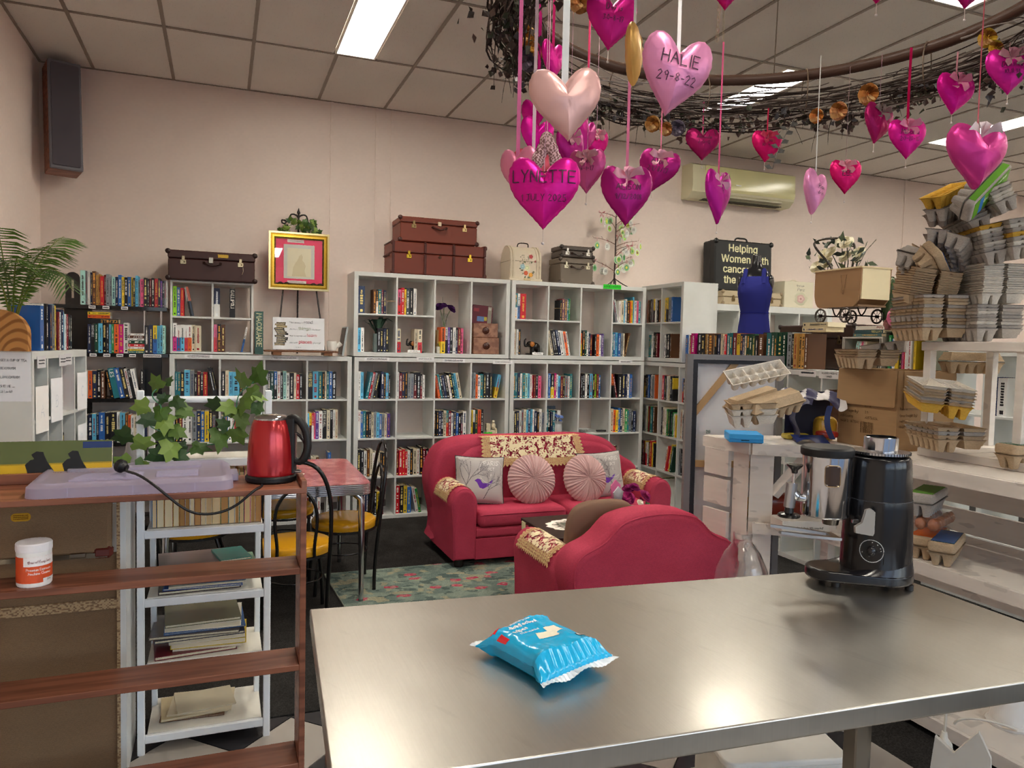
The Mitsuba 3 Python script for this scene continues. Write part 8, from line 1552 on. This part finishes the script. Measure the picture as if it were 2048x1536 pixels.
for i_ in range(150):
    a = rr_.uniform(0, 2 * PI); b = cp(a, rr_.uniform(.80, .93), rr_.uniform(2.57, 2.68)); o = np.array([rr_.uniform(-1, 1), rr_.uniform(-1, 1), rr_.uniform(-1.4, .4)]); L = rr_.uniform(.05, .14); tw['2e2622'].append(tube(spline([b, b + o * L * .5 + (0, 0, .01), b + o * L + (.01 * rr_.random(), 0, -.02)], 6), np.linspace(.0022, .0007, 6), 4))
for c_, l_ in tw.items(): part(ring, 'twigs', (cat(*l_), c_), 'matte', angle=60, kind='stuff')
for a_ in (.2, .75, 1.25, 1.7, 2.2, 2.8, 3.4, 4.4, 5.4): part(ring, 'wire_tie', (tube([cp(a_ + .02 * math.sin(t), .845 + .06 * math.sin(t), 2.69 + .09 * math.cos(t)) for t in np.linspace(0, 2 * PI, 16)], .0025, 5), '6a5a48'), 'satin')
lv = []
for i_ in range(2400):
    a = rr_.uniform(0, 2 * PI); dn = abs(rr_.gauss(0, 1)); c = cp(a + .02 * math.sin(a * 40), rr_.gauss(.87, .045), 2.60 - .032 * dn + .02 * math.sin(a * 9)); s_ = rr_.uniform(.017, .036); R = RZ(rr_.uniform(0, 360)) @ RX(rr_.uniform(30, 150)) @ RZ(rr_.uniform(0, 360))
    v = np.array([(0, 0, 0), (.4, -.42, .1), (1, 0, 0), (.4, .42, .1)]) * s_; lv.append((rot((v, np.array([[0, 1, 2], [0, 2, 3]])), R, c), rr_.choice(['3a2c28', '4a3832', '2c2420', '3c3a2c', '46464a', '2e3626', '54443c'])))
part(ring, 'dry_leaves', lv, 'leaf', angle=0, kind='stuff')
for p_, r_, cl in (((0.912, 2.301, 2.600), .030, ['d8a850', 'c9964a']), ((0.951, 2.283, 2.554), .024, ['d8a850', 'c9964a']), ((2.299, 2.234, 2.590), .036, ['d8a060', 'c88a4a']), ((2.204, 2.397, 2.540), .026, ['d89a5a', 'c07a3a']), ((2.240, 2.319, 2.542), .032, ['d8a878', 'c8946a']), ((2.397, 1.835, 2.670), .028, ['d8b84a', 'c0a038']), ((1.672, 2.754, 2.535), .030, ['c89858', 'b88848']), ((1.725, 2.732, 2.515), .026, ['c8986a', 'b07a4a']), ((1.768, 2.716, 2.520), .030, ['6a6272', '7a7080']), ((0.936, 2.320, 2.534), .034, ['6a6068', '585058']), ((2.406, 1.808, 2.629), .022, ['d8b84a', 'a89038']), ((1.024, 2.132, 2.657), .03, ['c08a58', 'a87848'])):
    part(ring, 'rose', petal_flower(p_, r_ * 1.15, [cl[0], 'e8c890' if cl[0] > '7' else '8a8290', cl[1], '8a5a2c' if cl[0] > '7' else '4a4652'], (-.3, -.9, -.3), 5, 8, int(p_[0] * 1000), 1.1), 'cloth', angle=0)
sp_ = spline([(2.176, 2.484, 2.554), (2.121, 2.479, 2.465), (2.089, 2.477, 2.402), (2.071, 2.480, 2.335)], 12); part(ring, 'sprig', [(tube(sp_, .0016, 5), '4a4440')] + [(rot((np.array([(0, 0, 0), (.02, -.012, .003), (.036, 0, 0), (.02, .012, .003)]), np.array([[0, 1, 2], [0, 2, 3]])), RZ(-21) @ RX(70) @ RZ((25, 155)[i_ % 2]), q), '4a4a46') for i_, q in enumerate(sp_[2:])], 'leaf', angle=0)
for p_, q_ in (((1.997, 2.745, 3.095), (1.996, 2.725, 2.728)), ((1.239, 1.719, 2.534), (1.231, 1.716, 2.417))):
    n_ = int(np.linalg.norm(np.array(q_) - p_) / .012); part(ring, 'chain', (cat(*[xf(tube([(.0045 * math.cos(t), 0, .009 * math.sin(t)) for t in np.linspace(0, 2 * PI, 9)], .0011, 4, False), M4(RZ(90 * (i_ % 2)), np.array(p_) + (np.array(q_) - p_) * i_ / n_)) for i_ in range(n_)]), 'c8c0a8'), 'metal', angle=60, kind='stuff')
for a_ in (.9, 2.9, 5.0): part(ring, 'hanger', (tube([cp(a_, RR, RZ_ + .02), np.array([RC[0], RC[1], 3.66])], .0022, 5), '8a8478'), 'metal')
part(ring, 'hanger', (tube([(RC[0], RC[1], 3.66), (RC[0], RC[1], CEIL + .002)], .003, 6), '8a8478'), 'metal')
_t = np.linspace(0, 2 * PI, 73)[:-1]
_hx = np.sign(np.sin(_t)) * np.abs(np.sin(_t)) ** 2.15 / 2; _hz = (13 * np.cos(_t) - 5 * np.cos(2 * _t) - 2 * np.cos(3 * _t) - np.cos(4 * _t)) / 30 + .02
_ho = np.argsort(np.arctan2(_hz, _hx)); _ha = np.arctan2(_hz, _hx)[_ho]; _hr = np.hypot(_hx, _hz)[_ho]
def heart(label, c, w, h, col, yaw=0, roll=0, text=(), rib=None, ribw=.006, bow=None, bead=True, top=2.72, T_=.30, mat='silk', seed=0, back=None, inkc='3a1030', pitch=0):
    k = thing('satin_heart', label, 'heart'); M = M4(RZ(-21.3 + yaw) @ RX(pitch) @ RY(roll), c); n = len(_t)
    def surf(r, x, z, sg):
        q = np.clip(1 - r ** 2.2, 0, 1) ** .55; nz = meshkit.fbm(np.stack([x * 6 + seed, z * 6 + sg, x * 0 + 3.3], -1), 3, seed % 50) - .5; ang = np.arctan2(z, x)
        wr = np.sin(ang * 23 + 5 * nz + seed) * np.clip((r - .55) / .4, 0, 1) * (1 - r) * .35
        return -sg * w * T_ * .5 * (q * (1 + .35 * nz) + wr * .35) * (1 - .3 * np.clip(z / .4, 0, 1) * np.exp(-(x / .16) ** 2))
    rr = np.array([0, .12, .25, .38, .5, .6, .7, .78, .85, .91, .96, 1.0])
    def side(sg):
        V = [np.array([[0, surf(np.zeros(1), np.zeros(1), np.zeros(1), sg)[0], 0]])]
        for r in rr[1:]:
            sc = r * (1 + (.012 * np.sin(_t * 31 + seed) if r > .93 else 0)); x, z = _hx * sc, _hz * sc; V.append(np.stack([x * w, surf(np.full(n, r), x, z, sg), z * h], -1))
        V = np.vstack(V); F = [[0, 1 + (j + 1) % n, 1 + j] for j in range(n)]
        for a in range(len(rr) - 2):
            for j in range(n): b, d = 1 + a * n + j, 1 + a * n + (j + 1) % n; F += [[b, d, d + n], [b, d + n, b + n]]
        F = np.array(F); return (V, F if sg < 0 else F[:, ::-1])
    part(k, 'pillow', [(side(1), col), (side(-1), back or col)], mat, M, angle=70)
    def on(P, dz):
        x, z = P[:, 0] / w, (P[:, 1] + dz) / h; R = np.interp(np.arctan2(z, x), _ha, _hr, period=2 * PI); r = np.clip(np.hypot(x, z) / R, 0, 1); return np.stack([x * w, surf(r, x, z, 1) - .0026, z * h], -1)
    for t_, s_, dz in text: part(k, 'lettering', (ink(t_, s_, s_ * .10, lambda P, dz=dz: on(P, dz), .22, step=.004), inkc), 'satin', M, angle=0, kind='stuff')
    c = np.array(c, float); u = M[:3, :3] @ np.array([0, 0, h * .20]); p = c + u
    if not rib: rib, ribw = 'c8a0b0', .0014
    if rib:
        e = np.array([p[0], p[1], top]); s_ = np.array([.932, -.362, 0]) * ribw / 2; f = np.array([.362, .932, 0]) * .0006; L = np.array([p, p * .5 + e * .5 + f * 4, e]); part(k, 'ribbon', (np.vstack([L - s_, L + s_]), np.array([[0, 3, 1], [3, 4, 1], [1, 4, 2], [4, 5, 2]])), 'silk', angle=0) if False else part(k, 'ribbon', ((np.vstack([L - s_, L + s_]), np.array([[0, 3, 1], [3, 4, 1], [1, 4, 2], [4, 5, 2]])), rib), 'silk', angle=60)
    if bow:
        b = []; r_ = random.Random(seed + 5)
        for sx, sz, l in ((-1, .5, .30), (1, .55, .32), (-.55, -.6, .24), (.6, -.55, .26), (-.2, 1.0, .22), (.35, 1.0, .22)):
            d = unit(np.array([sx, -.4 + .3 * r_.random(), sz])); n_ = unit(np.cross(d, (0, 1, .3))); l *= w; o = np.array([0, -.012, h * .21]); q = np.array([o, o + d * l * .5 + n_ * l * .32 + (0, -.010, 0), o + d * l * .5 - n_ * l * .32 + (0, .004, 0), o + d * l + n_ * l * .28, o + d * l - n_ * l * .24])
            b.append((q, np.array([[0, 1, 2], [1, 3, 4], [1, 4, 2]])))
        part(k, 'bow', (cat(*b), bow), 'silk', M, angle=50)
    if bead:
        b = M[:3, :3] @ np.array([0, 0, -h * .565]) + c; part(k, 'bead_drop', [(cyl(b + (0, 0, .006), b - (0, 0, .022), .0011, n=5), 'c8b8b0'), (sph(b - (0, 0, .026), .0035, 1), 'e4dcd8')], 'gloss')
    return k
MG, PU, PK = 'c01480', '8e1464', 'd88ab4'
heart('magenta satin heart lettered LYNETTE with the date 1 July 2025', (0.662, 1.535, 1.946), .158, .165, MG, -4, 0, (('LYNETTE', .026, .010), ('1 JULY 2025', .014, -.030)), None, seed=1)
heart('plain pale pink satin heart hanging on a broad white ribbon', (0.693, 1.501, 2.133), .158, .162, 'd8aca8', 5, -5, (), 'dfe4e6', .015, bead=False, seed=2, T_=.36)
heart('pink satin heart lettered HALIE with the date 29-8-22', (0.913, 1.419, 2.201), .158, .178, PK, 8, 10, (('HALIE', .025, .006), ('29-8-22', .018, -.030)), 'e2e0e2', .008, bead=False, seed=3, T_=.36, pitch=4)
heart('gold satin heart seen edge on beside the HALIE heart', (0.974, 1.704, 2.348), .125, .15, 'd8a860', 72, 0, (('B', .03, 0),), 'e6e4dc', .007, bead=False, seed=4, T_=.34)
heart('dark magenta heart at the top edge left of the HALIE heart', (0.968, 1.821, 2.480), .142, .16, 'a8146c', 12, 4, (('Doris', .016, .012), ('30-8-17', .013, -.016)), None, seed=5)
heart('small magenta heart half hidden behind the broad white ribbon', (0.947, 2.152, 2.481), .10, .125, 'b8167a', 45, 0, (), 'a81a5a', .008, seed=6)
heart('magenta heart behind the left side of the pale pink heart, upper one', (0.990, 2.399, 2.392), .10, .12, 'b4107c', -30, 0, (), None, seed=7)
heart('bright magenta heart above the LYNETTE heart', (0.940, 2.251, 2.275), .115, .13, 'c4148a', 20, 8, (), 'a81a6a', .010, seed=8)
heart('two-tone pink and red heart behind the left edge of the LYNETTE heart', (0.718, 1.842, 2.062), .115, .125, 'cf7a98', -38, 0, (), 'c86a9a', .010, seed=9, back='b04a52', bead=False)
heart('red and pink heart directly behind the LYNETTE heart', (0.775, 1.874, 2.082), .11, .10, 'b84a58', 10, 0, (), 'dcc8d0', .009, seed=10, bead=False)
gb = thing('gingham_bow', 'pink and white gingham fabric bow behind the LYNETTE heart', 'bow'); gc_ = np.array((0.720, 1.658, 2.063)); gq = random.Random(2)
for dx, dz, l in ((-.02, -.02, .02), (.02, -.02, .02), (0, .02, .024), (-.012, .0, .018), (.014, .002, .018)):
    m = sph(gc_ + (dx * .93, -dx * .36, dz), l, 2, (.8, .5, 1.1)); fc = m[0][m[1]].mean(1); ck = ((np.floor(fc[:, 0] / .004) + np.floor(fc[:, 2] / .004)) % 2)[:, None]; V = m[0][m[1]].reshape(-1, 3); part(gb, 'fold', ((V, np.arange(len(V)).reshape(-1, 3)), np.repeat(np.where(ck > 0, lin('c8a8ac'), lin('7a5a58')), 3, 0)), 'cloth', angle=0)
part(gb, 'ribbon', (cyl(gc_, (gc_[0], gc_[1], 2.7), .0012, n=5), 'd8a0b8'), 'silk')
heart('purple heart tilted behind the tip of the pale pink heart', (1.021, 2.162, 2.220), .115, .15, PU, 38, -10, (), None, seed=11, bow='c08a98')
heart('purple heart right of the pale pink heart tip', (1.110, 2.239, 2.296), .10, .13, '9a1468', 50, 12, (), 'b8305c', .007, seed=12)
heart('small magenta heart partly hidden right of the two purple ones', (1.212, 2.361, 2.308), .095, .115, 'b4106a', 25, 0, (), None, seed=13, bow='c8909c')
heart('mauve pink heart lettered Aen behind the right edge of the LYNETTE heart', (1.000, 2.004, 2.123), .110, .135, 'b0487e', -15, 0, (('Aen', .016, .014), ('14-1-17', .012, -.008)), None, seed=14, bow='b8808c')
heart('purple heart lettered ALISON with a pink chiffon bow', (1.083, 1.914, 2.046), .152, .178, PU, 6, 0, (('ALISON', .017, .004), ('9/12/2018', .014, -.022)), 'c06a8c', .008, bow='cc92a4', seed=15)
heart('purple heart lettered Anna behind the ALISON heart', (1.548, 2.498, 2.285), .155, .165, '8a1660', -12, 14, (('Anna', .022, .014), ('29/8/17', .018, -.016)), 'b8607c', .004, bow='c48c9c', seed=16)
heart('small purple heart lettered Amanda left of the air conditioner', (1.915, 2.743, 2.485), .150, .142, '8c1650', 4, 0, (('Amanda', .015, .012), ('7-5-15', .015, -.010)), 'a83c64', .005, top=2.66, seed=17)
heart('purple heart turned sideways with a large pink bow before the air conditioner', (1.699, 2.326, 2.173), .145, .205, '9a1478', 38, 0, (('9', .02, 0),), 'b84a74', .006, bow='c88ea6', seed=18)
heart('crimson pink heart below the dry leaves right of the air conditioner', (2.136, 2.602, 2.466), .135, .135, 'b80f58', 8, 4, (('Sue', .016, .012), ('10-9-15', .014, -.012)), 'b8284c', .006, top=2.62, bow='b83c5a', seed=19)
heart('crimson heart lettered LEE with a pink bow', (2.291, 2.318, 2.301), .125, .14, 'b8105c', 0, 0, (('LEE', .018, -.006),), 'b8a0a4', .0016, bow='d08c9c', seed=20)
heart('shiny light pink puckered heart left of the LEE heart', (2.103, 2.278, 2.217), .135, .175, 'd98ab8', 38, 8, (('Rae', .018, .0), ('6-16', .014, -.022)), 'd8d8d4', .004, seed=21, T_=.42)
heart('dark plum heart with a thin grey bow left of the Milana heart', (2.287, 2.167, 2.466), .135, .155, '84124c', 20, 10, (), None, bow='7a6a68', seed=22)
heart('magenta heart lettered Milana on a flat magenta ribbon', (2.346, 2.087, 2.398), .142, .150, 'b8127a', 2, 0, (('Milana', .019, .006), ('20-10-15', .015, -.018)), 'b0144e', .010, bow='d080a0', seed=23)
heart('magenta heart with a pale ribbon down its front', (2.391, 1.936, 2.521), .148, .145, 'b4107a', 10, 6, (), 'c890a0', .006, top=2.66, bow='d888a8', seed=24)
heart('magenta heart lettered with a name ending in llse at the right edge', (2.430, 1.773, 2.552), .150, .155, 'b41a80', -6, 0, (('Denillse', .015, .002), ('10.8.14', .014, -.020)), 'c8a0a0', .003, top=2.64, bow='c890a0', seed=25)
heart('large rose pink heart behind the top of the egg carton heap', (2.067, 1.593, 2.196), .205, .195, 'b8347e', 14, 0, (), 'c0606c', .004, bow='d8c4c8', seed=26, T_=.40, bead=False)
heart('magenta heart tip at the top edge above the chain', (1.191, 1.630, 2.539), .125, .14, 'a81060', 0, 0, (), None, seed=27, bead=False)
heart('magenta heart tip with crystal drop at the top edge', (1.550, 1.491, 2.543), .12, .10, 'a8105c', 10, 0, (), None, seed=28)
heart('magenta heart tip with a double bead drop near the upper right corner', (1.858, 1.482, 2.603), .14, .14, '9a1060', 0, 4, (), None, seed=29)
finish_books(255)
